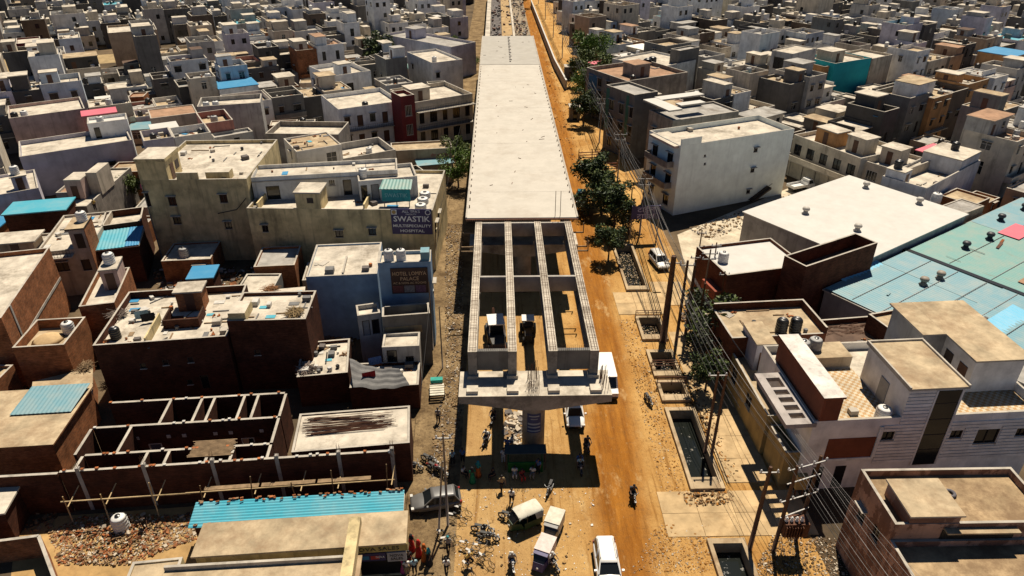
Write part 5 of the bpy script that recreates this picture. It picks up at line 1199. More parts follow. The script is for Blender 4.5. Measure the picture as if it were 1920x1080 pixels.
for k,(x,y,s,l) in enumerate(((1320,62,1.4,'dark green tree among the far right houses, largest of them'),(1628,58,1.1,'green tree in front of the far pale house row'),(1618,16,1.1,'green tree near the top right behind the far row'),(1838,46,1.0,'green tree beside the far domed house'),(980,16,1.3,'green tree on the far road beside the bare girders'),(965,28,.9,'small green tree on the far road median'))):
    tree('olive' if k%2 else 'bright',(x,y),s,l)
for o in TP.values():
    if 'label' not in o: D.objects.remove(o)
# ---------------------------------------------------------------- vehicles
def paint(name,c,rough=.3): return plain(name,c,rough,0,.08,.5)
PW=paint('white_car_paint',(.78,.76,.72)); PG=paint('grey_car_paint',(.12,.115,.11),.35); PT=paint('teal_car_paint',(.03,.16,.17)); TYRE=plain('tyre_rubber',(.015,.014,.013),.85); LAMP=plain('lamp_glass',(.65,.63,.58),.15); TAIL=plain('tail_lamp',(.3,.02,.015),.2); CHR=plain('wheel_rim',(.14,.14,.14),.4,.5); SEATB=plain('seat_black',(.02,.018,.017),.6)
def wheel(parent,x,y,r,w=.2,axis='x'):
    m=MB(); M=Matrix.Rotation(rad(90),3,'Y') if axis=='x' else Matrix.Rotation(rad(90),3,'X')
    m.lathe([(r*.62,-w/2),(r*.94,-w/2),(r,-w*.3),(r,w*.3),(r*.94,w/2),(r*.62,w/2)],(x,y,r),16,0,M); o=m.build('wheel',TYRE,parent,True)
    m=MB(); m.lathe([(r*.6,-w*.42),(r*.6,w*.42)],(x,y,r),12,0,M); m.build('rim',CHR,o); return o
def car(p,rz,paintm,label,L_=4.,W_=1.72,Hh=1.5,suv=False,rack=False):
    "origin at centre, nose towards -y"
    o=empty('parked_car' if 'parked' in label else 'car',P(p),rz,label,'car'); h=W_/2; b0=.28; belt=.92 if not suv else 1.02
    st=[(-L_/2,.72,.5,.66),(-L_/2+.18,.9,.36,.78),(-L_/2+.75,1.,b0,.9),(-L_*.18,1.,b0,belt),(L_*.25,1.,b0,belt),(L_/2-.35,.98,b0,belt+.02),(L_/2-.06,.9,.36,belt-.02),(L_/2,.8,.5,.8)]
    m=MB(); n=9
    for y,kw,zb,zt in st:
        w=h*kw
        for x,z in ((-w*.86,zb),(-w,zb+.16),(-w,zt-.22),(-w*.95,zt-.06),(-w*.8,zt),(0,zt+.035),(w*.8,zt),(w*.95,zt-.06),(w,zt-.22),(w,zb+.16),(w*.86,zb)): m.v.append((x,y,z))
    n=11
    for k in range(len(st)-1):
        for j in range(n): m.f.append((k*n+j,(k+1)*n+j,(k+1)*n+(j+1)%n,k*n+(j+1)%n)); m.m.append(0)
    m.f.append(tuple(range(n)));m.m.append(0);m.f.append(tuple((len(st)-1)*n+j for j in reversed(range(n))));m.m.append(0)
    m.build('body',paintm,o,True)
    yb0,yb1=-L_*.24,L_*.46 if not suv else L_*.48; yr0,yr1=-L_*.06,L_*.36 if not suv else L_*.44; wb,wr=h*.88,h*.70; zr=Hh
    B=[(-wb,yb0,belt),(wb,yb0,belt),(wb,yb1,belt),(-wb,yb1,belt)]; T=[(-wr,yr0,zr),(wr,yr0,zr),(wr,yr1,zr),(-wr,yr1,zr)]
    m=MB(); m.quad(B[0],B[1],T[1],T[0]); m.build('windscreen',GLASS,o)
    m=MB(); m.quad(B[2],B[3],T[3],T[2]); m.build('rear_window',GLASS,o)
    m=MB(); m.quad(B[1],B[2],T[2],T[1]); m.build('side_window',GLASS,o); m=MB(); m.quad(B[3],B[0],T[0],T[3]); m.build('side_window',GLASS,o)
    m=MB()
    for i in range(4): m.bar(B[i],T[i],.09)
    for s in(-1,1): m.bar((s*wb,(yb0+yb1)/2,belt),(s*wr,(yr0+yr1)/2,zr),.09)
    m.build('window_pillars',paintm,o)
    m=MB(); rr=[]; 
    for z,k in ((zr-.03,1.03),(zr+.03,1.),(zr+.075,.8)):
        for x,y in ((-1,0),(-.9,-.06),(.9,-.06),(1,0),(1,1),(.9,1.05),(-.9,1.05),(-1,1)): m.v.append((x*wr*k,yr0+(yr1-yr0)*(.5+(y-.5)*(k)),z))
    for k in range(2):
        for j in range(8): m.f.append((k*8+j,k*8+(j+1)%8,(k+1)*8+(j+1)%8,(k+1)*8+j)); m.m.append(0)
    m.f.append(tuple(16+j for j in range(8))); m.m.append(0); m.build('roof_panel',paintm,o,True)
    if rack:
        for s in(-1,1):
            m=MB(); m.bar((s*wr*.9,yr0+.15,zr+.13),(s*wr*.9,yr1-.15,zr+.13),.05); m.bar((s*wr*.9,yr0+.2,zr+.04),(s*wr*.9,yr0+.2,zr+.13),.04); m.bar((s*wr*.9,yr1-.2,zr+.04),(s*wr*.9,yr1-.2,zr+.13),.04); m.build('roof_rail',STEEL,o)
    for s in(-1,1):
        wheel(o,s*(h-.12),-L_*.31,.31); wheel(o,s*(h-.12),L_*.30,.31)
        m=MB(); m.box(s*h*.82-.16,-L_/2+.02,.62,s*h*.82+.12 if s<0 else s*h*.82+.1,-L_/2+.24,.79); m.build('headlight',LAMP,o)
        m=MB(); m.box(s*h*.86-.1,L_/2-.16,.72,s*h*.86+.08,L_/2+.005,.95); m.build('tail_light',TAIL,o)
        m=MB(); m.box(s*(h+.02),yb0+.18,belt,s*(h+.2),yb0+.32,belt+.14); m.build('wing_mirror',paintm,o)
    m=MB(); m.box(-h*.5,-L_/2-.012,.44,h*.5,-L_/2+.1,.62); m.build('grille',BLACK,o)
    m=MB(); m.box(-.25,L_/2-.02,.5,.25,L_/2+.012,.62); m.build('number_plate',WPL,o)
    m=MB(); m.box(-h*.8,-L_*.45,.2,h*.8,L_*.45,.3); m.build('underbody',BLACK,o); return o
car((1138,1072),0,PW,'white car with roof rails driving towards the camera on the road',4.2,1.78,1.55,True,True)
car((818,948),rad(-80),PG,'dusty grey parked car standing side on by the left pole',4.1,1.72,1.5)
car((1076,783),0,PW,'white car facing the camera just behind the pier cap end',4.1,1.74,1.52,True)
car((1235,497),rad(10),paint('silver_car_paint',(.6,.57,.52)),'pale parked car with a white roof beside the lane power poles',4.,1.7,1.6,True)
car((1090,378),rad(-6),PT,'dark teal parked car half under the roadside tree by the deck',4.,1.7,1.55)
def van(p,rz,label,L_=5.2,W_=2.0,Hh=2.3):
    o=empty('van',P(p),rz,label,'van'); h=W_/2
    m=MB(); pr_=[(-L_/2,.45),(-L_/2,.95),(-L_/2+.55,1.15),(-L_/2+1.1,Hh-.1),(-L_/2+1.4,Hh),(L_/2-.1,Hh),(L_/2,Hh-.15),(L_/2,.35),(-L_/2+.1,.35)]
    for s in (-1,1):
        for y,z in pr_: m.v.append((s*h*(1 if z<1.2 else .93),y,z))
    n=len(pr_)
    for j in range(n): m.f.append((j,(j+1)%n,n+(j+1)%n,n+j)); m.m.append(0)
    m.f.append(tuple(range(n))[::-1]); m.m.append(0); m.f.append(tuple(n+j for j in range(n))); m.m.append(0); m.build('body',PW,o)
    m=MB(); m.quad((-h*.85,-L_/2+.565,1.2),(h*.85,-L_/2+.565,1.2),(h*.8,-L_/2+1.07,Hh-.18),(-h*.8,-L_/2+1.07,Hh-.18)); m.build('windscreen',GLASS,o); 
    for v in o.children[-1].data.vertices: v.co.y-=.02
    for s in (-1,1):
        m=MB(); m.box(s*h*.955,-L_/2+1.2,1.3,s*h*.975,L_/2-.4,Hh-.35); m.build('side_window',GLASS,o)
        wheel(o,s*(h-.13),-L_*.3,.34); wheel(o,s*(h-.13),L_*.3,.34)
        m=MB(); m.box(s*h*.75-.15,-L_/2-.012,.68,s*h*.75+.15,-L_/2+.05,.88); m.build('headlight',LAMP,o)
    m=MB(); m.box(-h*.95,-L_/2-.06,.35,h*.95,-L_/2-.002,.55); m.build('bumper',BLACK,o); return o
van((1133,722),0,'white van beside the outer girder end, facing the camera')
def pickup(p,rz,label):
    o=empty('pickup_truck',P(p),rz,label,'truck')
    m=MB(); m.box(-.85,-2.2,.4,.85,-.75,1.05); m.hexa([(-.82,-2.0,1.052),(.82,-2.0,1.052),(.82,-.77,1.052),(-.82,-.77,1.052),(-.72,-1.6,1.85),(.72,-1.6,1.85),(.72,-.8,1.85),(-.72,-.8,1.85)]); m.build('cab',PW,o)
    m=MB(); m.quad((-.76,-2.0,1.12),(.76,-2.0,1.12),(.68,-1.64,1.78),(-.68,-1.64,1.78)); m.build('windscreen',GLASS,o)
    for s in(-1,1):
        m=MB(); m.quad((s*.83,-1.85,1.15),(s*.83,-.9,1.15),(s*.745,-.9,1.75),(s*.745,-1.55,1.75)); m.build('side_window',GLASS,o)
    m=MB(); m.box(-.9,-.7,.75,.9,2.3,.85); m.box(-.9,-.7,.852,-.84,2.3,1.2); m.box(.84,-.7,.852,.9,2.3,1.2); m.box(-.84,2.24,.852,.84,2.3,1.2); m.box(-.84,-.7,.852,.84,-.64,1.4); m.build('cargo_bed',PW,o)
    for s in(-1,1): wheel(o,s*.75,-1.5,.33); wheel(o,s*.75,1.5,.33)
    m=MB(); m.box(-.5,-2.1,.3,.5,2.2,.5); m.build('chassis',BLACK,o); return o
pickup((1500,356),rad(112),'white pickup truck with an empty bed on the vacant plot beside the white block')
GRN=plain('rickshaw_green',(.012,.05,.02),.5); CANV=plain('cream_canvas',(.62,.58,.47),.8); VIOL=plain('violet_panel',(.05,.04,.13),.5); PNK=plain('pinkish_canvas',(.66,.55,.50),.8)
def rickshaw(p,rz,label,body,roof,box=False):
    "three-wheeler, nose to -y"
    o=empty('auto_rickshaw',P(p),rz,label,'auto rickshaw')
    m=MB(); m.hexa([(-.25,-1.35,.35),(.25,-1.35,.35),(.62,-.35,.35),(-.62,-.35,.35),(-.28,-1.25,1.05),(.28,-1.25,1.05),(.62,-.6,1.05),(-.62,-.6,1.05)]); m.build('nose',body,o)
    m=MB(); m.box(-.66,-.35,.3,.66,1.3,.42); m.box(-.66,-.35,.422,-.62,1.3,.95); m.box(.62,-.35,.422,.66,1.3,.95); m.box(-.62,1.22,.422,.62,1.3,1.25); m.build('body',body,o)
    m=MB(); m.quad((-.34,-1.2,1.07),(.34,-1.2,1.07),(.55,-.72,1.72),(-.55,-.72,1.72)); m.build('windscreen',GLASS,o)
    m=MB()
    for s in(-1,1):
        m.bar((s*.34,-1.2,1.05),(s*.57,-.72,1.75),.05); m.bar((s*.64,1.26,.95),(s*.62,1.2,1.75),.05); m.bar((s*.64,-.1,.95),(s*.63,-.1,1.75),.05)
    m.build('frame',BLACK,o)
    # canopy, rounded in section
    m=MB(); sec=[(-.68,1.68),(-.62,1.78),(-.4,1.85),(0,1.88),(.4,1.85),(.62,1.78),(.68,1.68)]; ys_=[-.8,-.55,.3,1.15,1.34]; 
    for y in ys_:
        for x,z in sec: m.v.append((x,y,z-(.09 if y in(-.8,1.34) else 0)))
    for k in range(4):
        for j in range(6): a=k*7+j; m.f.append((a,a+1,a+8,a+7)); m.m.append(0)
    if not box:
        m.quad((-.68,.55,1.68),(-.68,1.34,1.6),(-.67,1.34,.95),(-.67,.75,.95)); m.quad((.68,.55,1.68),(.68,1.34,1.6),(.67,1.34,.95),(.67,.75,.95))
    m.quad((-.67,1.345,.95),(.67,1.345,.95),(.68,1.345,1.62),(-.68,1.345,1.62)); m.build('canopy',roof,o,True)
    m=MB(); m.box(-.55,.55,.75,.55,1.1,.9); m.box(-.55,1.0,.9,.55,1.12,1.3); m.box(-.22,-.35,.7,.22,.0,.82); m.build('seat',SEATB,o)
    m=MB(); m.bar((-.3,-.62,1.05),(.3,-.62,1.05),.04); m.bar((0,-.9,.7),(0,-.62,1.05),.05); m.build('handlebar',STEEL,o)
    for x,y in ((0,-1.15),(-.58,.95),(.58,.95)): wheel(o,x,y,.22,.12)
    m=MB(); m.lathe([(.09,0),(.09,.05)],(0,-1.36,.75),10,0,Matrix.Rotation(rad(90),3,'X')); m.build('headlight',LAMP,o)
    return o
rickshaw((983,985),rad(-62),'green auto rickshaw with a cream canvas roof, sideways near the motorcycles',GRN,CANV)
def cargo(p,rz,label,roof,band):
    o=empty('cargo_rickshaw',P(p),rz,label,'cargo three-wheeler'); o.scale=(.84,.82,.84)
    m=MB(); m.box(-.7,-.4,.4,.7,1.5,.55); m.box(-.72,-.42,.552,.72,1.52,1.75); m.build('box_body',roof,o)
    m=MB(); m.box(-.74,-.44,1.752,.74,1.54,1.82); m.build('box_roof',roof,o)
    m=MB(); m.hexa([(-.5,-1.5,.35),(.5,-1.5,.35),(.66,-.44,.35),(-.66,-.44,.35),(-.5,-1.25,1.1),(.5,-1.25,1.1),(.66,-.46,1.1),(-.66,-.46,1.1)]); m.build('cab',band,o)
    m=MB(); m.quad((-.48,-1.22,1.12),(.48,-1.22,1.12),(.62,-.8,1.65),(-.62,-.8,1.65)); m.build('windscreen',GLASS,o); m=MB(); m.box(-.66,-.85,1.66,.66,-.44,1.72); m.build('cab_roof',band,o)
    for x,y in ((0,-1.2),(-.6,1.),(.6,1.)): wheel(o,x,y,.24,.13)
    m=MB(); m.lathe([(.1,0),(.1,.05)],(0,-1.5,.7),10,0,Matrix.Rotation(rad(90),3,'X')); m.build('headlight',LAMP,o); return o
cargo((1036,1000),rad(-22),'pale canvas boxed cargo three-wheeler, the farther of two in line',CANV,PG)
cargo((1018,1052),rad(-24),'pinkish boxed cargo three-wheeler with violet cab, the nearer of two in line',PNK,VIOL)
# two-wheelers: nose to -y
BKP={}
def motorcycle(p,rz,label,col='black',rider=None):
    key=col
    if key not in BKP:
        o=empty('motorcycle',(0,0,0)); pm={'black':BLACK,'red':plain('red_bike_paint',(.25,.02,.02),.3),'grey':plain('grey_bike_paint',(.09,.09,.095),.3),'white':WPL}[col]
        for y in(-.66,.64):
            m=MB(); m.torus((0,y,.3),.27,.055,'x',18,6); w=m.build('wheel',TYRE,o,True); m=MB(); m.lathe([(.05,-.05),(.05,.05)],(0,y,.3),8,0,Matrix.Rotation(rad(90),3,'Y'))
            for k in range(6): t=math.pi*k/3; m.bar((0,y,.3),(0,y+.25*math.cos(t),.3+.25*math.sin(t)),.02)
            m.build('rim',CHR,w)
        m=MB(); m.tube([(-.07,-.66,.3),(-.07,-.45,.8)],.03,6); m.tube([(.07,-.66,.3),(.07,-.45,.8)],.03,6); m.build('fork',CHR,o)
        m=MB(); m.tube([(-.36,-.3,.98),(-.18,-.44,.95),(.18,-.44,.95),(.36,-.3,.98)],.022,6); m.build('handlebar',CHR,o)
        m=MB(); m.lathe([(.02,-.2),(.11,-.14),(.14,0),(.12,.16),(.04,.24)],(0,-.17,.78),10,0,Matrix.Rotation(rad(90),3,'X')); m.build('fuel_tank',pm,o,True)
        m=MB(); m.hexa([(-.1,.02,.7),(.1,.02,.7),(.11,.62,.74),(-.11,.62,.74),(-.11,.04,.79),(.11,.04,.79),(.12,.62,.83),(-.12,.62,.83)]); m.build('seat',SEATB,o)
        m=MB(); m.box(-.13,-.25,.25,.13,.15,.56); m.tube([(0,-.42,.8),(0,-.1,.7),(0,.5,.68)],.035,6); m.tube([(0,-.35,.7),(0,-.2,.3),(0,.3,.32),(0,.5,.68)],.03,6); m.build('engine',CHR,o)
        m=MB(); m.tube([(.14,-.1,.3),(.16,.3,.28),(.16,.8,.36)],.04,7); m.build('exhaust',CHR,o)
        m=MB(); m.lathe([(.08,0),(.08,.05),(.04,.08)],(0,-.5,.82),10,0,Matrix.Rotation(rad(90),3,'X')); m.build('headlight',LAMP,o)
        m=MB(); m.hexa([(-.07,.5,.6),(.07,.5,.6),(.07,.95,.45),(-.07,.95,.45),(-.07,.5,.64),(.07,.5,.64),(.07,.95,.5),(-.07,.95,.5)]); m.hexa([(-.07,-.95,.5),(.07,-.95,.5),(.07,-.45,.6),(-.07,-.45,.6),(-.07,-.95,.53),(.07,-.95,.53),(.07,-.45,.64),(-.07,-.45,.64)]); m.build('mudguard',pm,o)
        BKP[key]=o; c=o; c.location=P(p); c.rotation_euler=(0,0,rz)
    else: c=copytree(BKP[key],P(p),rz)
    c['label']=label; c['category']='motorcycle'; c['group']='motorcycles around the flyover pier'; return c
for p,a,l,cl in (((905,998),80,'black motorcycle, farther of the two parked side by side left of the rickshaw','black'),((915,1012),76,'black motorcycle, nearer of the two parked side by side left of the rickshaw','grey'),((955,975),70,'black motorcycle tucked against the front of the green auto rickshaw','black'),
  ((1030,922),-20,'motorcycle parked at the edge of the pier cap shadow','black'),((806,868),60,'motorcycle parked beside the shaded shop wall, upper one','black'),((816,884),55,'motorcycle parked beside the shaded shop wall, lower one','red'),((828,890),50,'dark motorcycle just behind the grey parked car','black'),
  ((1215,755),14,'black motorcycle standing alone beside the drain on orange dirt','black'),((960,1062),8,'white fronted scooter nearest the camera in the road, left one','white'),((1034,1062),35,'scooter loaded with pale sacks beside the violet cargo three-wheeler','grey'),((1186,935),4,'black motorcycle ridden along the orange track','black'),((1087,882),5,'motorcycle carrying riders in the pier cap shadow','grey'),((1100,842),8,'motorcycle ridden out beside the girder shadow strip','black'),((912,830),-20,'motorcycle loaded with white bundle between girder shadows','grey'),((925,790),-12,'dark motorcycle following behind the loaded one under the cap','black'),((775,880),75,'motorcycle against the wall under the scaffold end','grey'),((1185,392),20,'motorcycle under the blue Hindi signboard','black'),((1325,495),40,'motorcycle on the sandy vacant plot','black')):
    motorcycle(p,rad(a),l,cl)
BYP=None
def bicycle(p,rz,label):
    global BYP
    if BYP is None:
        o=empty('bicycle',(0,0,0))
        for y in(-.52,.52):
            m=MB(); m.torus((0,y,.34),.33,.022,'x',20,5); w=m.build('wheel',TYRE,o,True); m=MB()
            for k in range(8): t=math.pi*k/4; m.bar((0,y,.34),(0,y+.32*math.cos(t),.34+.32*math.sin(t)),.008)
            m.build('spokes',STEEL,w)
        m=MB()
        for a,b in (((0,.52,.34),(0,.1,.3)),((0,.1,.3),(0,.18,.82)),((0,.18,.8),(0,-.35,.85)),((0,.1,.3),(0,-.36,.75)),((0,.52,.34),(0,.16,.74)),((0,-.34,.95),(0,-.52,.34))): m.tube([a,b],.02,5)
        m.build('frame',BLACK,o); m=MB(); m.hexa([(-.08,.1,.88),(.08,.1,.88),(.1,.34,.88),(-.1,.34,.88),(-.04,.08,.94),(.04,.08,.94),(.09,.34,.95),(-.09,.34,.95)]); m.build('saddle',SEATB,o)
        m=MB(); m.tube([(-.28,-.2,.98),(-.2,-.35,.97),(.2,-.35,.97),(.28,-.2,.98)],.015,5); m.build('handlebar',STEEL,o); m=MB(); m.box(-.09,.35,.72,.09,.75,.74); m.build('carrier',STEEL,o)
        BYP=o; c=o; c.location=P(p); c.rotation_euler=(0,0,rz)
    else: c=copytree(BYP,P(p),rz)
    c['label']=label; c['category']='bicycle'; c['group']='bicycles left by the poles'; return c
for p,a,l in (((868,965),65,'bicycle leaning by the rear of the grey parked car, farther one'),((858,978),72,'bicycle leaning by the rear of the grey parked car, nearer one'),((835,1012),60,'bicycle among the tangle at the left pole foot'),((845,1018),100,'second bicycle in the tangle at the left pole foot'),((880,1030),75,'bicycle at the top of the heap on open ground'),((905,1034),80,'bicycle lying across the heap on open ground'),((890,1048),60,'bicycle at the front of the heap on open ground'),((912,1058),50,'bicycle nearest the camera beside the yellow shirted man'),((880,1075),40,'bicycle ridden by the yellow shirted man')):
    bicycle(p,rad(a),l)
# loader parked under the girders
o=empty('backhoe_loader',P((930,640)),rad(6),'backhoe loader with a white cab frame seen between the left girders','loader')
m=MB(); m.box(-1.,-1.4,.7,1.,1.6,1.5); m.hexa([(-.7,-2.8,.9),(.7,-2.8,.9),(.9,-1.4,.9),(-.9,-1.4,.9),(-.65,-2.7,1.5),(.65,-2.7,1.5),(.85,-1.4,1.7),(-.85,-1.4,1.7)]); m.build('body',plain('loader_dark',(.05,.045,.04),.6),o)
m=MB()
for x,y in((-.8,-1.),(.8,-1.),(-.8,1.),(.8,1.)): m.bar((x,y,1.5),(x*.95,y*.95,2.8),.1)
m.box(-.9,-1.1,2.8,.9,1.1,2.92); m.build('cab_frame',PW,o)
m=MB(); m.box(-.75,-.95,1.55,.75,.95,2.75); m.build('cab_glass',GLASS,o)
for x,y,r_ in((-.95,1.1,.72),(.95,1.1,.72),(-.9,-1.9,.5),(.9,-1.9,.5)): wheel(o,x,y,r_,.4)
m=MB(); m.hexa([(-1.1,-4.,.15),(1.1,-4.,.15),(1.1,-3.3,.15),(-1.1,-3.3,.15),(-1.1,-3.9,.9),(1.1,-3.9,.9),(1.1,-3.5,.9),(-1.1,-3.5,.9)]); m.build('bucket',RUST,o)
m=MB(); m.bar((-.7,-1.4,1.2),(-.8,-3.5,.7),.14); m.bar((.7,-1.4,1.2),(.8,-3.5,.7),.14); m.bar((0,1.6,1.2),(0,2.8,2.6),.25); m.bar((0,2.8,2.6),(0,3.6,1.),.2); m.build('arm',RUST,o)
o=empty('tractor',P((990,632)),rad(0),'dark tractor with a white roof between the middle girders','tractor')
m=MB(); m.box(-.4,-1.6,.6,.4,.2,1.2); m.box(-.6,.2,.6,.6,1.2,1.3); m.build('body',BLACK,o); m=MB(); m.box(-.7,.0,2.1,.7,1.3,2.18); m.build('canopy',PW,o); m=MB()
for x in(-.6,.6): m.bar((x,.1,1.3),(x,.1,2.1),.06); m.bar((x,1.2,1.3),(x,1.2,2.1),.06)
m.build('canopy_post',STEEL,o)
for x,y,r_ in((-.75,.8,.65),(.75,.8,.65),(-.5,-1.2,.38),(.5,-1.2,.38)): wheel(o,x,y,r_,.3)
# ---------------------------------------------------------------- people
SKIN=plain('brown_skin',(.19,.10,.06),.6,0,.1); HAIR=plain('black_hair',(.012,.01,.009),.5)
CLOTH={k:plain('cloth_'+k,c,.85,0,.25,.1,5) for k,c in dict(white=(.66,.64,.60),black=(.03,.028,.03),blue=(.07,.13,.3),teal=(.03,.22,.24),orange=(.5,.13,.03),red=(.45,.035,.03),green=(.02,.17,.09),yellow=(.55,.36,.1),grey=(.25,.24,.23),maroon=(.18,.03,.035),pink=(.5,.08,.2),skyblue=(.3,.45,.5),khaki=(.3,.22,.12)).items()}
def skin(name,pts,edges,mt,parent,levels=1):
    me=D.meshes.new(name); me.from_pydata([p[:3] for p in pts],edges,[]); o=D.objects.new(name+'_tmp',me); COL.objects.link(o)
    s=o.modifiers.new('skin','SKIN'); s.use_smooth_shade=True; d=me.skin_vertices[0].data
    for i,p in enumerate(pts): d[i].radius=(p[3],p[4] if len(p)>4 else p[3])
    d[0].use_root=True
    if levels: u=o.modifiers.new('sub','SUBSURF'); u.levels=levels; u.render_levels=levels
    dg=bpy.context.evaluated_depsgraph_get(); r=D.meshes.new_from_object(o.evaluated_get(dg)); r.name=name; D.objects.remove(o); r.materials.clear(); r.materials.append(mt)
    return obj(name,r,parent)
POSES={}
def pose(kind):
    # joints: (x,y,z); the figure faces -y
    J=dict(pel=(0,0,.95),ch=(0,0,1.32),nk=(0,0,1.47),hd=(0,-.02,1.62),sl=(-.19,0,1.40),sr=(.19,0,1.40),el=(-.25,.02,1.13),er=(.25,.02,1.13),wl=(-.26,-.08,.88),wr=(.26,-.08,.88),hl=(-.10,0,.90),hr=(.10,0,.90),kl=(-.11,-.02,.50),kr=(.11,-.02,.50),al=(-.12,.03,.09),ar=(.12,.03,.09))
    if kind=='walk': J.update(kl=(-.10,-.16,.52),al=(-.10,-.24,.10),kr=(.10,-.02,.5),ar=(.10,.3,.16),wl=(-.25,.2,.92),wr=(.25,-.26,.96),el=(-.25,.1,1.13),er=(.25,-.04,1.13))
    if kind=='ride': 
        J.update(pel=(0,.12,.87),ch=(0,.02,1.22),nk=(0,-.02,1.37),hd=(0,-.06,1.52),sl=(-.19,.0,1.30),sr=(.19,.0,1.30),el=(-.3,-.12,1.08),er=(.3,-.12,1.08),wl=(-.3,-.32,1.02),wr=(.3,-.32,1.02),hl=(-.11,.1,.85),hr=(.11,.1,.85),kl=(-.2,-.28,.72),kr=(.2,-.28,.72),al=(-.2,-.05,.32),ar=(.2,-.05,.32))
    if kind=='sit': J.update(pel=(0,0,.5),ch=(0,-.03,.86),nk=(0,-.06,1.0),hd=(0,-.1,1.15),sl=(-.19,-.04,.94),sr=(.19,-.04,.94),el=(-.24,-.1,.7),er=(.24,-.1,.7),wl=(-.16,-.32,.62),wr=(.16,-.32,.62),hl=(-.1,0,.48),hr=(.1,0,.48),kl=(-.14,-.42,.5),kr=(.14,-.42,.5),al=(-.14,-.4,.09),ar=(.14,-.4,.09))
    if kind=='bend': J.update(ch=(0,-.22,1.2),nk=(0,-.34,1.27),hd=(0,-.46,1.30),sl=(-.19,-.28,1.23),sr=(.19,-.28,1.23),el=(-.24,-.38,1.0),er=(.24,-.38,1.0),wl=(-.2,-.5,.8),wr=(.2,-.5,.8))
    return J
def person(p,rz,label,top,bottom,kind='stand',dress=None,z=None,headc=None,scale=1.,loc=None):
    key=(kind,bool(dress))
    if key not in POSES:
        J=pose(kind); o=empty('person',(0,0,0)); V=lambda a:Vector(J[a])
        def ext(a,b,l): d=(V(b)-V(a)).normalized()*l; return tuple(V(b)+d)
        nk=V('nk');hd=V('hd'); up=(hd-nk).normalized()
        pts=[(*J['pel'],.13,.10),(*V('pel').lerp(V('ch'),.5),.12,.09),(*J['ch'],.15,.10),(*J['nk'],.055,.055),(*(nk+up*.07),.06,.065),(*(hd+up*.01),.085,.10),(*(hd+up*.09),.06,.07),
             (*J['sl'],.065),(*J['el'],.045),(*J['wl'],.032),(*ext('el','wl',.09),.036,.02),(*ext('el','wl',.17),.018,.012),
             (*J['sr'],.065),(*J['er'],.045),(*J['wr'],.032),(*ext('er','wr',.09),.036,.02),(*ext('er','wr',.17),.018,.012),
             (*J['hl'],.10),(*J['kl'],.062),(*J['al'],.04),(J['al'][0],J['al'][1]-.14,.035,.035,.03),
             (*J['hr'],.10),(*J['kr'],.062),(*J['ar'],.04),(J['ar'][0],J['ar'][1]-.14,.035,.035,.03)]
        if kind=='ride': pts[20]=(J['al'][0],J['al'][1]-.14,.26,.035,.03); pts[24]=(J['ar'][0],J['ar'][1]-.14,.26,.035,.03)
        E_=[(0,1),(1,2),(2,3),(3,4),(4,5),(5,6),(2,7),(7,8),(8,9),(9,10),(10,11),(2,12),(12,13),(13,14),(14,15),(15,16),(0,17),(17,18),(18,19),(19,20),(0,21),(21,22),(22,23),(23,24)]
        skin('body',pts,E_,SKIN,o)
        g=.022; sp=[(pts[0][0],pts[0][1],pts[0][2]-.06,.15,.125),(*pts[1][:3],.14,.115),(*pts[2][:3],.165,.12),(*V('nk').lerp(V('ch'),.2),.075,.075),(*J['sl'],.085),(*V('sl').lerp(V('el'),.85),.065),(*J['sr'],.085),(*V('sr').lerp(V('er'),.85),.065)]
        skin('shirt',sp,[(0,1),(1,2),(2,3),(2,4),(4,5),(2,6),(6,7)],CLOTH['white'],o)
        if dress:
            m=MB(); c=V('pel'); m.lathe([(.30,.06),(.26,.3),(.21,.6),(.17,.95),(.15,1.02)],(c.x,c.y,0),14); m.build('skirt',CLOTH['red'],o,True)
            m=MB(); t_=V('hd'); m.lathe([(.19,-.32),(.16,-.12),(.125,.0),(.11,.1),(.05,.15)],(t_.x,t_.y+.03,t_.z),12); m.build('headscarf',CLOTH['red'],o,True)
        else:
            tp=[(*J['pel'],.14,.115),(*J['hl'],.115),(*J['kl'],.082),(*V('kl').lerp(V('al'),.92),.065),(*J['hr'],.115),(*J['kr'],.082),(*V('kr').lerp(V('ar'),.92),.065)]
            skin('trousers',tp,[(0,1),(1,2),(2,3),(0,4),(4,5),(5,6)],CLOTH['black'],o)
            m=MB(); t_=V('hd')+up*.055; m.lathe([(.103,-.05),(.112,.0),(.10,.05),(.06,.085),(0.002,.10)],(t_.x,t_.y+.02,t_.z),12); m.build('hair',HAIR,o,True)
        POSES[key]=o; c=o
    else: c=copytree(POSES[key])
    c.location=loc if loc is not None else P(p,z or 0); c.rotation_euler=(0,0,rz); c.scale=(scale,)*3
    for ch in c.children:
        n=ch.name.split('.')[0]; mt={'shirt':CLOTH[top],'trousers':CLOTH.get(bottom),'skirt':CLOTH.get(bottom),'headscarf':CLOTH.get(headc or top),'hair':CLOTH.get(headc) if headc else HAIR}.get(n)
        if mt: ch.material_slots[0].link='OBJECT'; ch.material_slots[0].material=mt
    c['label']=label; c['category']='person'; return c
Q_=rad
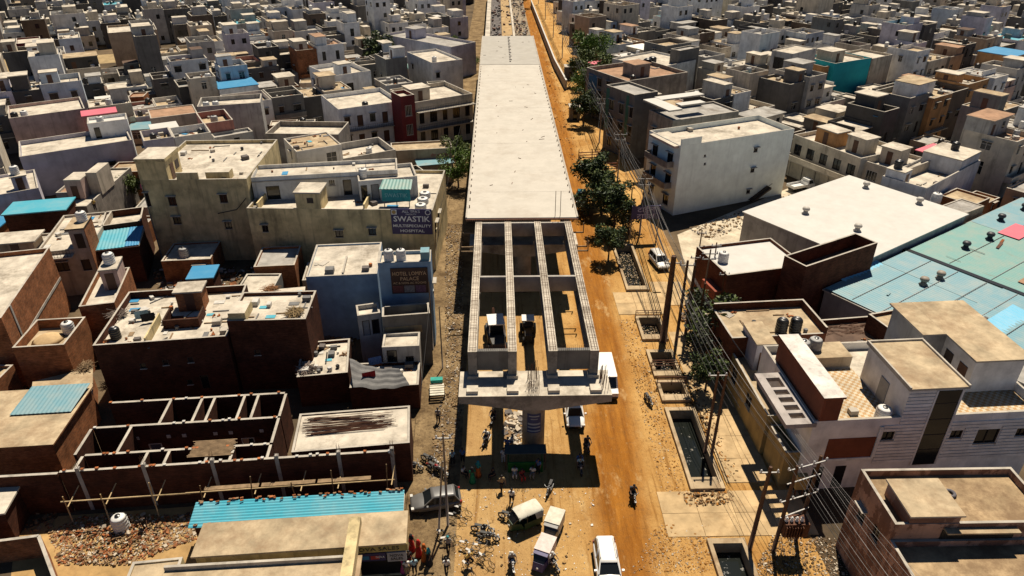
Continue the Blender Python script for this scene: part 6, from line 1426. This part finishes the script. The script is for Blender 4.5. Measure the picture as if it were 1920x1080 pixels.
for a in (
 ((773,1032),60,'woman in a red dress and dark headscarf standing by the shop corner','red','red','stand',1,'black'),((786,1042),-120,'woman in an orange red dress beside the shop sign','orange','red','stand',1,'red'),((797,1050),100,'woman in orange with an orange headscarf in the shop group','orange','orange','stand',1,'orange'),
 ((805,1058),-60,'person in black with a teal headscarf standing apart from the shop group','black','black','stand',1,'teal'),((768,1062),30,'man in a dark shirt under the yellow fascia board','black','maroon','stand',None,None),((778,1076),200,'man in a pale blue shirt at the bottom of the shop group','skyblue','black','stand',None,None),((764,1078),10,'man in a white shirt at the bottom of the shop group','white','khaki','stand',None,None),((757,1072),90,'woman in bright pink at the shop opening','pink','pink','stand',1,'pink'),
 ((841,1035),10,'tall person in grey with a teal cap walking past the bicycle tangle','grey','black','walk',None,'teal'),((838,1076),190,'man in a white shirt at the bottom edge by the pole shadow','white','black','walk',None,None),
 ((959,945),170,'man in a white checked shirt walking out of the pier cap shadow','white','black','walk',None,None),((941,920),200,'person in khaki at the shadow edge under the cap','khaki','black','walk',None,None),
 ((886,905),20,'woman in a green dress standing in the cap shadow','green','green','stand',1,'black'),((897,893),-30,'woman in a teal top and orange skirt in the cap shadow','teal','orange','stand',1,'teal'),((849,872),15,'man in a pale shirt at the foot of the left girder shadow','skyblue','black','stand',None,None),((868,868),-20,'man in a blue shirt standing in the left girder shadow','blue','black','stand',None,None),
 ((944,868),190,'man in a white kurta standing left of the green kiosk','white','white','stand',None,None),((952,848),160,'man in a blue shirt behind the green kiosk','blue','black','stand',None,None),((960,842),60,'man in a white shirt behind the green kiosk','white','grey','stand',None,None),
 ((965,893),0,'man in white sitting in front of the green kiosk','white','white','sit',None,None),((978,898),20,'person in red sitting in front of the green kiosk','maroon','red','sit',None,None),((999,893),-15,'man in a bright white shirt sitting in front of the green kiosk','white','grey','sit',None,None),((1009,888),-40,'man in a blue shirt at the right end of the green kiosk','blue','black','stand',None,None),((868,893),60,'man in a pale vest sitting in the shadow behind the grey car','white','black','sit',None,None),((926,897),-60,'person in black sitting in the middle of the cap shadow','black','black','sit',None,None),
 ((880,1062),40,'man in a yellow shirt on a bicycle at the bottom','yellow','black','ride',None,'white'),((273,990),30,'man in dark clothes standing beside the white tank in the rubble yard','black','black','bend',None,None),
 ((1340,480),40,'person in dark clothes walking on the sandy vacant plot','black','black','walk',None,None),((822,792),0,'person in grey on the left verge near the handcart','grey','black','stand',None,None)):
    person(a[0],Q_(a[1]),a[2],a[3],a[4],a[5],a[6],None,a[7])
for p,rz,l,c1,hc in (((1186,935),4,'rider in black on the motorcycle on the orange track','black','black'),((1087,882),5,'rider in a pale blue shirt on the motorcycle in the cap shadow','skyblue',None),((1100,842),8,'rider in dark clothes beside the girder shadow strip','black',None),((960,1062),8,'rider with a white helmet at the bottom of the road','grey','white'),((1034,1062),35,'rider with a white helmet beside the violet cab','white','white'),((925,790),-12,'rider in black following behind under the cap','black',None),((912,830),-20,'rider in white carrying a pale bundle between girder shadows','white',None)):
    person(p,rad(rz),l,c1,'black','ride',None,None,hc)
q_=P((1087,882)); person(None,rad(5),'pillion passenger in blue behind the rider in the cap shadow','blue','black','ride',None,loc=(q_.x-.03,q_.y+.34,.02))
# workers and people on roofs
person((729,862),rad(60),'worker in white at the right end of the scaffold','white','black','bend',None,z=3.0); person((180,395),rad(0),'person in a yellow shirt on the terrace by the brick stair cabin','yellow','black','stand',None,z=5.3)
# ---------------------------------------------------------------- kiosk, banner, signs, clutter
o=empty('kiosk',P((985,884)),0,'green kiosk stall with a dark canopy in front of the pier','kiosk')
m=MB(); m.box(-1.5,-.1,.0,1.5,.05,1.1); m.box(-1.5,.051,0,-1.42,1.2,1.1); m.box(1.42,.051,0,1.5,1.2,1.1); m.build('counter',plain('kiosk_green',(.012,.14,.02),.6),o)
m=MB(); m.box(-1.8,.1,1.9,1.8,1.25,1.96); m.build('canopy',plain('canopy_dark',(.05,.07,.07),.8),o)
m=MB()
for x in(-1.7,1.7):
    for y in(.2,1.15): m.bar((x,y,0),(x,y,1.9),.06)
m.build('post',RUST,o)
BAN=plain('banner_blue',(.05,.06,.14),.7)
o=empty('banner',(2.85,47.18,0),0,'dark blue printed banner with pale bands wrapped on the pier','banner'); m=MB(); n=8
def arc(t,z,r): return (r*math.sin(t),1.02-r*math.cos(t),z)
for k in range(n): t0=-.62+1.24*k/n; t1=-.62+1.24*(k+1)/n; m.quad(arc(t0,2.3,1.03),arc(t1,2.3,1.03),arc(t1,4.4,1.03),arc(t0,4.4,1.03))
m.build('cloth',BAN,o)
for z0,z1,w in ((4.1,4.2,.45),(3.8,3.88,.3),(3.2,3.38,.55),(2.85,3.0,.55),(2.45,2.6,.55)):
    m=MB()
    for k in range(n): t0=-w+2*w*k/n; t1=-w+2*w*(k+1)/n; m.quad(arc(t0,z0,1.045),arc(t1,z0,1.045),arc(t1,z1,1.045),arc(t0,z1,1.045))
    m.build('printed_band',SIGNG,o)
# Hindi signboard over the lane
a=P((1183,412),3.2); b_=P((1237,410),3.2); o=empty('signboard',(a.x,a.y,0),math.atan2(b_.y-a.y,b_.x-a.x),'dark blue Hindi signboard over the lane reading tile twice','sign'); w_=(b_-a).xy.length
m=MB(); m.box(0,0,3.2,w_,.12,5.2); m.build('board',plain('deep_blue_board',(.02,.015,.10),.5),o)
text('lettering','टाईल',1.0,(w_*.5,-.02,4.65),(rad(90),0,0),plain('lilac_lettering',(.5,.45,.65),.5),o,w_*.62); text('lettering','ही',.4,(w_*.5,-.02,4.15),(rad(90),0,0),D.materials['lilac_lettering'],o); text('lettering','टाईल',1.0,(w_*.5,-.02,3.65),(rad(90),0,0),D.materials['lilac_lettering'],o,w_*.62)
for x in(.1,w_-.1):
    m=MB(); m.bar((x,.2,0),(x,.2,5.2),.12); m.build('post',STEEL,o)
# tarpaulin slung over the small terrace
A_=[P((655,672),4.3),P((748,690),3.7),P((768,722),3.1),P((662,724),3.3)]; m=MB(); N=18
def tp(i,j):
    u=i/N;v=j/N; p=A_[0].lerp(A_[1],u).lerp(A_[3].lerp(A_[2],u),v); return (p.x,p.y,p.z-.5*math.sin(math.pi*u)*(1-.3*v)+.10*math.sin(u*17+v*5)*(1-u*.4)+.05*math.sin(v*23))
for i in range(N):
    for j in range(N): m.quad(tp(i,j),tp(i+1,j),tp(i+1,j+1),tp(i,j+1))
tag(m.build('tarpaulin',TARP,None,True),'grey wrinkled tarpaulin slung over the low brick terrace','tarpaulin')
def pile(name,label,cat,p,z,n,ln,th,spread,mt,seed,up=.3):
    r=random.Random(seed); m=MB(); c=P(p,z)
    for k in range(n):
        t=r.uniform(0,6.3); e=r.uniform(-.15,up); d=Vector((math.cos(t),math.sin(t),e)); s=Vector((r.gauss(0,spread*.5),r.gauss(0,spread*.5),.08+abs(r.gauss(0,.15)))); l=ln*r.uniform(.4,1)
        m.tube([s-d*l/2,s+d*l/2],th*r.uniform(.6,1.2),4)
    o=m.build(name,mt,None); o.location=c; tag(o,label,cat); return o
STRAW=plain('dry_straw',(.38,.27,.14),.95,0,.4,.1)
pile('straw_heap','straw heap hanging over the top corner of the dark brick house','straw heap',(552,588),8.0,220,1.5,.025,.5,STRAW,1); pile('straw_heap','orange straw heap on the shed behind the dark brick house','straw heap',(508,545),5.,160,1.5,.025,.55,plain('rusty_straw',(.4,.2,.09),.95),2)
pile('firewood_heap','firewood heap on the left corner of the low brick roof','firewood',(575,695),3.4,130,1.6,.035,.55,plain('grey_sticks',(.22,.17,.14),.9,0,.4),3); pile('firewood_heap','firewood heap in the yard corner beside the dark brick house','firewood',(160,690),2.5,120,1.5,.03,.5,WOOD,4); pile('stick_heap','heap of sticks on the dark brick house terrace beside the parapet','firewood',(222,590),6.3,100,1.8,.03,.6,D.materials['grey_sticks'],5)
for k,(p,z,c,l) in enumerate((((690,672),4.2,'blue','blue and white cloth hung on the wire above the tarpaulin'),((678,700),3.9,'red','red patterned cloth hung above the tarpaulin'),((250,585),7.2,'skyblue','pale blue cloth hung on the dark brick terrace'),((262,590),7.2,'black','black cloth hung on the dark brick terrace'),((262,345),6.5,'pink','pink cloth hung beside the hospital wing'))):
    o=empty('hanging_cloth',P(p,z),rad(20),l,'cloth'); m=MB()
    for i in range(8): m.quad((i*.16,.04*math.sin(i*1.9),-.9),((i+1)*.16,.04*math.sin((i+1)*1.9),-.9),((i+1)*.16,0,0),(i*.16,0,0))
    m.build('sheet',CLOTH[c],o)
# power pole builder
PCOL=plain('pole_cement',(.23,.19,.16),.85,0,.3,.2); PBR=plain('pole_rust',(.10,.055,.035),.8,0,.3,.3)
def pole(p,top_h,label,r=.14,mt=None,lean=(0,0),arms=(),loc=None,group=None):
    b=loc or P(p); o=empty('power_pole',b,0,label,'power pole',group); m=MB(); m.tube([(0,0,-.2),(lean[0],lean[1],top_h)],r,8,0,r*.65); m.build('shaft',mt or PCOL,o,True)
    for z,w,ty in arms:
        m=MB(); t=z/top_h; x,y=lean[0]*t,lean[1]*t; m.box(x-w/2,y-.05,z,x+w/2,y+.05,z+.1); c=m.build('cross_arm',STEEL,o)
        for k in range(3):
            xx=x-w/2+.1+k*(w-.2)/2; m=MB(); m.lathe([(.05,0),(.08,.08),(.05,.14),(.07,.2),(.03,.26)],(xx,y,z+.1),7); m.build('insulator',WPL,c)
    return o
# rubble
def scatter(name,label,cat,poly,n,s0,s1,mats,seed,z=0,heap=0):
    r=random.Random(seed); m=MB(); W_=[P(p,z) for p in poly]; x0=min(p.x for p in W_);x1=max(p.x for p in W_);y0=min(p.y for p in W_);y1=max(p.y for p in W_); c=sum(W_,Vector())/len(W_)
    def inside(x,y):
        k=False;j=len(W_)-1
        for i in range(len(W_)):
            a,b=W_[i],W_[j]
            if (a.y>y)!=(b.y>y) and x<(b.x-a.x)*(y-a.y)/(b.y-a.y)+a.x: k=not k
            j=i
        return k
    t=0
    while t<n:
        x=r.uniform(x0,x1); y=r.uniform(y0,y1)
        if not inside(x,y) : continue
        t+=1; s=r.uniform(s0,s1)*(1 if r.random()<.85 else 1.8); hz=heap*max(0,1-((x-c.x)**2+(y-c.y)**2)**.5/((x1-x0+y1-y0)/4))*r.random()
        m.obox((x,y,z+s*.2+hz),(s,s*r.uniform(.4,.8),s*r.uniform(.25,.6)),Matrix.Rotation(r.uniform(0,3.1),3,'Z')@Matrix.Rotation(r.uniform(-.7,.7),3,'X'),r.randrange(len(mats)))
    return tag(m.build(name,mats,None),label,cat,None,'stuff')
DIRT=plain('clod_earth',(.30,.19,.10),1,0,.3,.1); DIRT2=plain('dark_clod',(.12,.075,.04),1,0,.3,.1); PALE=plain('pale_chip',(.5,.42,.32),.95,0,.2,.1); ODIRT=plain('orange_clod',(.36,.16,.04),1,0,.3,.1)
scatter('brick_rubble','broken brick rubble strewn over the yard at bottom left','rubble',((90,1000),(150,968),(372,965),(372,1010),(240,1060),(110,1060)),2600,.06,.2,[BR,BR,DIRT,PALE,WOOD],31,0,.35)
scatter('verge_rubble','stony rubble along the left verge of the flyover','rubble',((800,900),(840,900),(868,760),(868,420),(835,420),(835,700)),3200,.04,.16,[DIRT2,DIRT,DIRT2,DIRT,PALE,DCONC],32)
scatter('drain_rubble','earth clods and stones along the drains on the right','rubble',((1160,600),(1200,600),(1250,760),(1290,925),(1240,925),(1185,700)),1500,.02,.11,[ODIRT,ODIRT,DIRT,PALE],33,0,.1)
scatter('road_rubble','grey stones scattered on the ground at bottom right by the last drain','rubble',((1180,1075),(1230,985),(1335,985),(1335,1075)),1200,.02,.10,[DIRT,ODIRT,ODIRT,PALE],34)
scatter('plot_rubble','stones around the transformer foot at bottom right','rubble',((1420,1060),(1450,1000),(1570,1010),(1620,1079),(1420,1079)),1300,.03,.14,[DIRT,DIRT2,PALE,DIRT2],35)
scatter('pier_rubble','pale rubble heaped behind the pier','rubble',((945,830),(950,775),(980,775),(978,835)),320,.1,.4,[PALE,RC,DIRT,DCONC],36,0,.5)
scatter('roadside_junk','heap of timber, stones and scrap around the roadside pole cluster','debris',((1275,600),(1300,520),(1375,545),(1390,600),(1330,640)),420,.1,.55,[WOOD,DCONC,DIRT2,PALEC,RUST],44,0,.5)
scatter('drain_spoil','muddy spoil along the right side of the drains','debris',((1262,690),(1300,700),(1390,900),(1365,905)),420,.04,.2,[DIRT,DIRT2,ODIRT],45,0,.15)
scatter('drain_spoil','muddy spoil heaped at the end of the long water drain','debris',((1270,925),(1370,920),(1380,945),(1290,950)),260,.05,.22,[DIRT,DIRT2,ODIRT],46,0,.3)
for k,(p,h_) in enumerate((((1290,575),7.),((1330,560),7.6),((1345,600),6.4),((1300,540),8.))): pole(p,h_,'thin dark pole in the roadside tangle, %s of four behind the thick lattice pole'%ordw(k+1),.11,PBR,(RN.uniform(-.2,.2),.1),((h_-.5,1.2,0),))
scatter('alley_junk','dark junk and debris in the shaded alley between hotel and tarpaulin','debris',((578,612),(668,604),(665,655),(600,660)),260,.1,.5,[WOOD,DCONC,DIRT2,PALEC],41,0,.5)
scatter('alley_junk','dark junk and debris along the foot of the stained hospital','debris',((285,505),(565,497),(560,540),(400,550),(300,560)),420,.1,.5,[WOOD,DCONC,DIRT2,BR,PALEC],42,0,.4)
scatter('lane_debris','dusty debris in the lane at the picture left edge','debris',((45,905),(110,960),(90,1000),(10,995)),220,.05,.25,[DIRT,DIRT2,BR,WOOD],43)
scatter('parking_litter','scraps of litter on the parking ground','litter',((850,1079),(860,915),(1120,915),(1100,1079)),420,.03,.11,[PALE,WPL,DIRT2,DIRT],37)
scatter('plot_litter','heaps of poles and stones on the vacant sandy plot','rubble',((1290,430),(1480,365),(1500,390),(1330,450)),600,.06,.3,[DCONC,DIRT,WOOD,PALE],38)
scatter('far_rubble','stones along the far road beside the deck','rubble',((1040,250),(1020,110),(1050,110),(1100,300),(1090,340)),420,.06,.24,[ODIRT,DIRT,DIRT2],39)
SAND=plain('pale_sand',(.62,.52,.38),1,0,.2,.1)
v=[P(p,.01) for p in ((1270,440),(1480,352),(1560,345),(1640,340),(1470,500),(1380,545),(1320,560),(1290,520))]; m=MB(); m.poly([(p.x,p.y,.008) for p in v]); m.build('sandy_plot',roofm('sandy_earth',(.62,.53,.39),.5,(.25,.17,.1)),None,False,'structure')
v=[P(p,.01) for p in ((30,1000),(110,968),(380,948),(380,1085),(20,1085))]; m=MB(); m.poly([(p.x,p.y,.008) for p in v]); m.build('yard_soil',roofm('orange_tan_earth',(.46,.29,.12),.6,(.2,.11,.05)),None,False,'structure')
v=[P(p,.01) for p in ((5,112),(335,95),(345,108),(150,122),(100,142),(5,142))]; m=MB(); m.poly([(p.x,p.y,.008) for p in v]); m.build('bare_lot',roofm('tan_earth',(.40,.29,.15),.5,(.2,.14,.07)),None,False,'structure')
tank(P((230,993)),'white',.62,1.5,'large white water tank standing on the ground of the rubble yard')
# small roadside cabins, footbridge rails, barriers
for p,w,d_,hh,l in (((1368,622),2.2,3.2,2.6,'small pale roofed cabin by the dusty shrub'),((1078,226),2.2,2.6,2.8,'maroon doored roadside cabin beside the far barrier'),((1070,150),3.,3.,3.2,'small cabin with pale roof at the end of the white road wall')):
    a=P(p); h=House(l,None,None,None,hh,DGREY,RC,0.,'cabin','cabin',loc=(a.x-w/2,a.y,0.,w,d_),foot=False); h.door('f',w/2,.1,.9,2.,dark=True); h.finish()
for p,wd,l in (((1212,596),2.9,'rail across the short drain beside the thick pole'),((1252,690),2.9,'upper footbridge rail over the stony drain'),((1255,722),2.9,'lower footbridge rail over the stony drain')):
    a=P(p,.3); o=empty('footbridge_rail',(15.7,a.y,.3),0,l,'railing')
    for zz in (.35,.7,1.):
        m=MB(); m.bar((0,0,zz),(wd,0,zz),.06); m.build('rail',RUST,o)
    for x in (0,wd/2,wd):
        m=MB(); m.bar((x,0,0),(x,0,1.),.07); m.build('post',RUST,o)
for p,w,l in (((1085,300),5.,'red brown timber barrier across the lane under trees'),((1110,322),4.5,'second timber barrier nearer the roadside tree')):
    a=P(p); o=empty('barrier',a,rad(6),l,'barrier')
    for zz in (.4,.9,1.4):
        m=MB(); m.bar((0,0,zz),(w,0,zz),.14); m.build('plank',plain('red_timber',(.16,.05,.025),.8),o)
    for x in (0,w/2,w):
        m=MB(); m.bar((x,.1,0),(x,.1,1.9),.14); m.build('post',WOOD,o)
freewall('long white topped roadside wall beside the far power poles',[(1062,150),(1040,110),(996,0)],2.4,.4,GREYW,'wall','road_wall',RW)
# handcart by the left verge
o=empty('handcart',P((820,742)),rad(5),'handcart with pale slats and a teal cover on the left verge','handcart')
for k in range(5):
    m=MB(); m.box(-.7,-.9+k*.38,.75,.7,-.62+k*.38,.8); m.build('slat',CANV,o)
m=MB(); m.box(-.6,.95,.8,.6,1.5,1.2); m.build('cover',plain('teal_cloth',(.03,.32,.26),.8),o)
for x in(-.72,.72): wheel(o,x,-.3,.36,.07)
# ---------------------------------------------------------------- poles and cables
pole((1405,1030),8.2,'thick leaning brown power pole rising beside the last drain',.2,PBR,(.25,.3),((7.6,1.4,0),))
pole((1322,846),8.6,'left pole of the twin grey poles beside the long water drain',.16,PBR,(.0,.2),((8.2,1.6,0),)); pole((1334,852),8.6,'right pole of the twin grey poles beside the long water drain',.16,PBR,(.1,.2))
pole((1243,640),10.5,'thick dark lattice power pole by the short drain, left of its pair',.42,PBR,(.1,.3),((9.6,1.8,0),)); pole((1268,640),10.,'slim dark pole just right of the thick lattice pole',.2,PBR,(.1,.2),((9.4,1.6,0),)); pole((1285,630),9.6,'second slim dark pole standing in the roadside cluster',.2,PBR,(0,.2)); pole((1302,650),8.,'short stout pole at the right of the roadside cluster',.16,PBR,(.1,0)); pole((1312,590),8.6,'pole with cross arms behind the roadside cluster',.13,PCOL,(.1,0),((8.0,1.8,0),(7.3,1.6,0)))
pole((1178,440),7.2,'wooden pole left of the blue Hindi signboard',.12,PBR,(0,.1)); pole((1180,448),6.2,'shorter wooden pole beside the signboard pole',.1,PBR,(.2,0))
pole((840,985),9.4,'tall thin grey pole with an orange box rising past the grey car',.11,PCOL,(.05,.1),((8.9,1.2,0),)); pole((822,1000),7.,'leaning pale double pole beside the grey car',.09,PCOL,(.6,.5)); pole((812,655),8.4,'thin pole at the hotel corner on the left verge',.09,PCOL,(0,.1)); pole((830,690),7.5,'thin grey pole on the left verge beside the girders',.08,PCOL,(0,.1)); pole((848,352),8.,'thin pole between the hospital and the deck edge',.08,PCOL)
fy=[92,112,134,158,184,212,244,280,320]
for k,y in enumerate(fy): pole(None,9.2,'grey power pole with a cross arm, %s along the far right verge from the signboard'%ordw(k+1),.14,PCOL,(RN.uniform(-.2,.2),0),((8.5,2.2,0),(7.6,1.8,0)),loc=Vector((20.3-.012*(y-92),y,0)),group='power poles along the far right verge')
# transformer frame
a=P((1450,1032)); b_=P((1492,1012)); o=empty('transformer_frame',a,0,'transformer frame of two poles with cross arms and white insulators at bottom right','transformer'); dx=b_.x-a.x; dy=b_.y-a.y
for x,y in((0,0),(dx,dy)):
    m=MB(); m.tube([(x,y,-.2),(x+.15,y+.1,8.6)],.17,8,0,.12); m.build('pole',PBR,o,True)
for z,e in ((8.3,.5),(7.0,.35),(5.2,.5),(3.6,.2)):
    m=MB(); m.bar((-e,-.1,z),(dx+e,dy-.1,z),.08); c=m.build('cross_arm',STEEL,o)
    for k in range(4 if z in (8.3,5.2) else 0):
        t=k/3; m=MB(); m.lathe([(.05,0),(.08,.08),(.05,.14),(.07,.2),(.02,.26)],(-e+(dx+2*e)*t,dy*t-.1,z+.06),8); m.build('insulator',WPL,c)
m=MB(); m.box(.15,-.5,2.0,dx-.1,.5,3.3); m.build('transformer_tank',RUST,o); 
for k in range(7):
    m=MB(); m.box(.2+k*.2,-.75,2.1,.24+k*.2,-.502,3.2); m.build('cooling_fin',RUST,o)
for k in range(4):
    m=MB(); m.lathe([(.09,0),(.14,.1),(.08,.2),(.13,.32),(.05,.45)],(.3+k*.38,-.15,3.302),8); m.build('insulator',WPL,o)
# meter boxes
o=empty('meter_box',P((1463,960),0)+Vector((1.4,1.2,0)),0,'ochre metal switch box beside the transformer frame','switch box'); m=MB(); m.box(0,0,1.2,.9,.5,2.6); m.build('box',OCHRE,o); m=MB(); m.box(.1,.1,0,.2,.2,1.199); m.box(.7,.1,0,.8,.2,1.199); m.build('stand',RUST,o)
CAB=plain('cable_black',(.02,.018,.017),.6); CABL=plain('cable_grey',(.26,.24,.23),.5)
def cable(pts,r,mt,label,sag=.5):
    m=MB(); L=[]
    for a,b in zip(pts,pts[1:]):
        a=Vector(a);b=Vector(b)
        for k in range(8):
            t=k/8; p=a.lerp(b,t); p.z-=sag*4*t*(1-t)*min(1,(b-a).length/25); L.append(p)
    L.append(Vector(pts[-1])); m.tube(L,r,4); o=m.build('power_cable',mt,None,True); tag(o,label,'cable','cables along the right verge'); return o
far=[(20.3-.012*(y-92),y) for y in fy]
near=[(23.6,22.),(21.6,36.6),(19.4,52.),(18.9,66.5)]
for k in range(6):
    o_=-1.0+k*.34; z=(8.7,8.9,7.8,8.0,8.4,7.4,6.9)[k]
    pts=[(x+o_*(1.3 if y<40 else .9),y,z-(.25 if y<60 else 0)) for x,y in near]+[(x+o_,y,z) for x,y in far]
    cable(pts,.014 if k%2 else .02,CABL if k in(1,4) else CAB,'overhead power cable strung from pole to pole along the right side of road',.7)
for k in range(6):
    pts=[(24.6+k*.35,24.,7.2+.1*k),(23.2+k*.12,37.,7.),(22.6,50.,6.6),(21.5,68.,6.4-.1*k),(20.8+.1*k,92,7.2)]
    cable(pts,.012,CABL if k%2 else CAB,'thin service cable passing in front of the clad house terraces',.5)
r=random.Random(8)
for k in range(30):
    a=far[r.randrange(1,8)]; cable([(a[0],a[1],8.2),(a[0]+r.uniform(-2,3.5),a[1]-r.uniform(8,24),r.uniform(4.5,7.5))],.03,CAB,'slack dark cable hanging between the far verge poles and houses',.6)
for k in range(9):
    o_=-.5+k*.14; z=6.2+.12*((k*5)%7)
    cable([(19.6+o_,46,z-.4),(19.1+o_,66.5,z)]+[(x+o_,y,z+.1*(k%3)) for x,y in far],.03,CAB,'dark sagging cable of the low bundle along the right verge',.9)
cable([(16.9,78,.2),(17.2,69.8,.3)],.04,CAB,'cable lying across the paving between two drains',0)
cable([(-6.4,44.8,9.),(-7.,60.,8.2),(-7.6,84,7.8),(-6.6,120,7.6)],.02,CAB,'cable along the left verge beside the girders',.6)
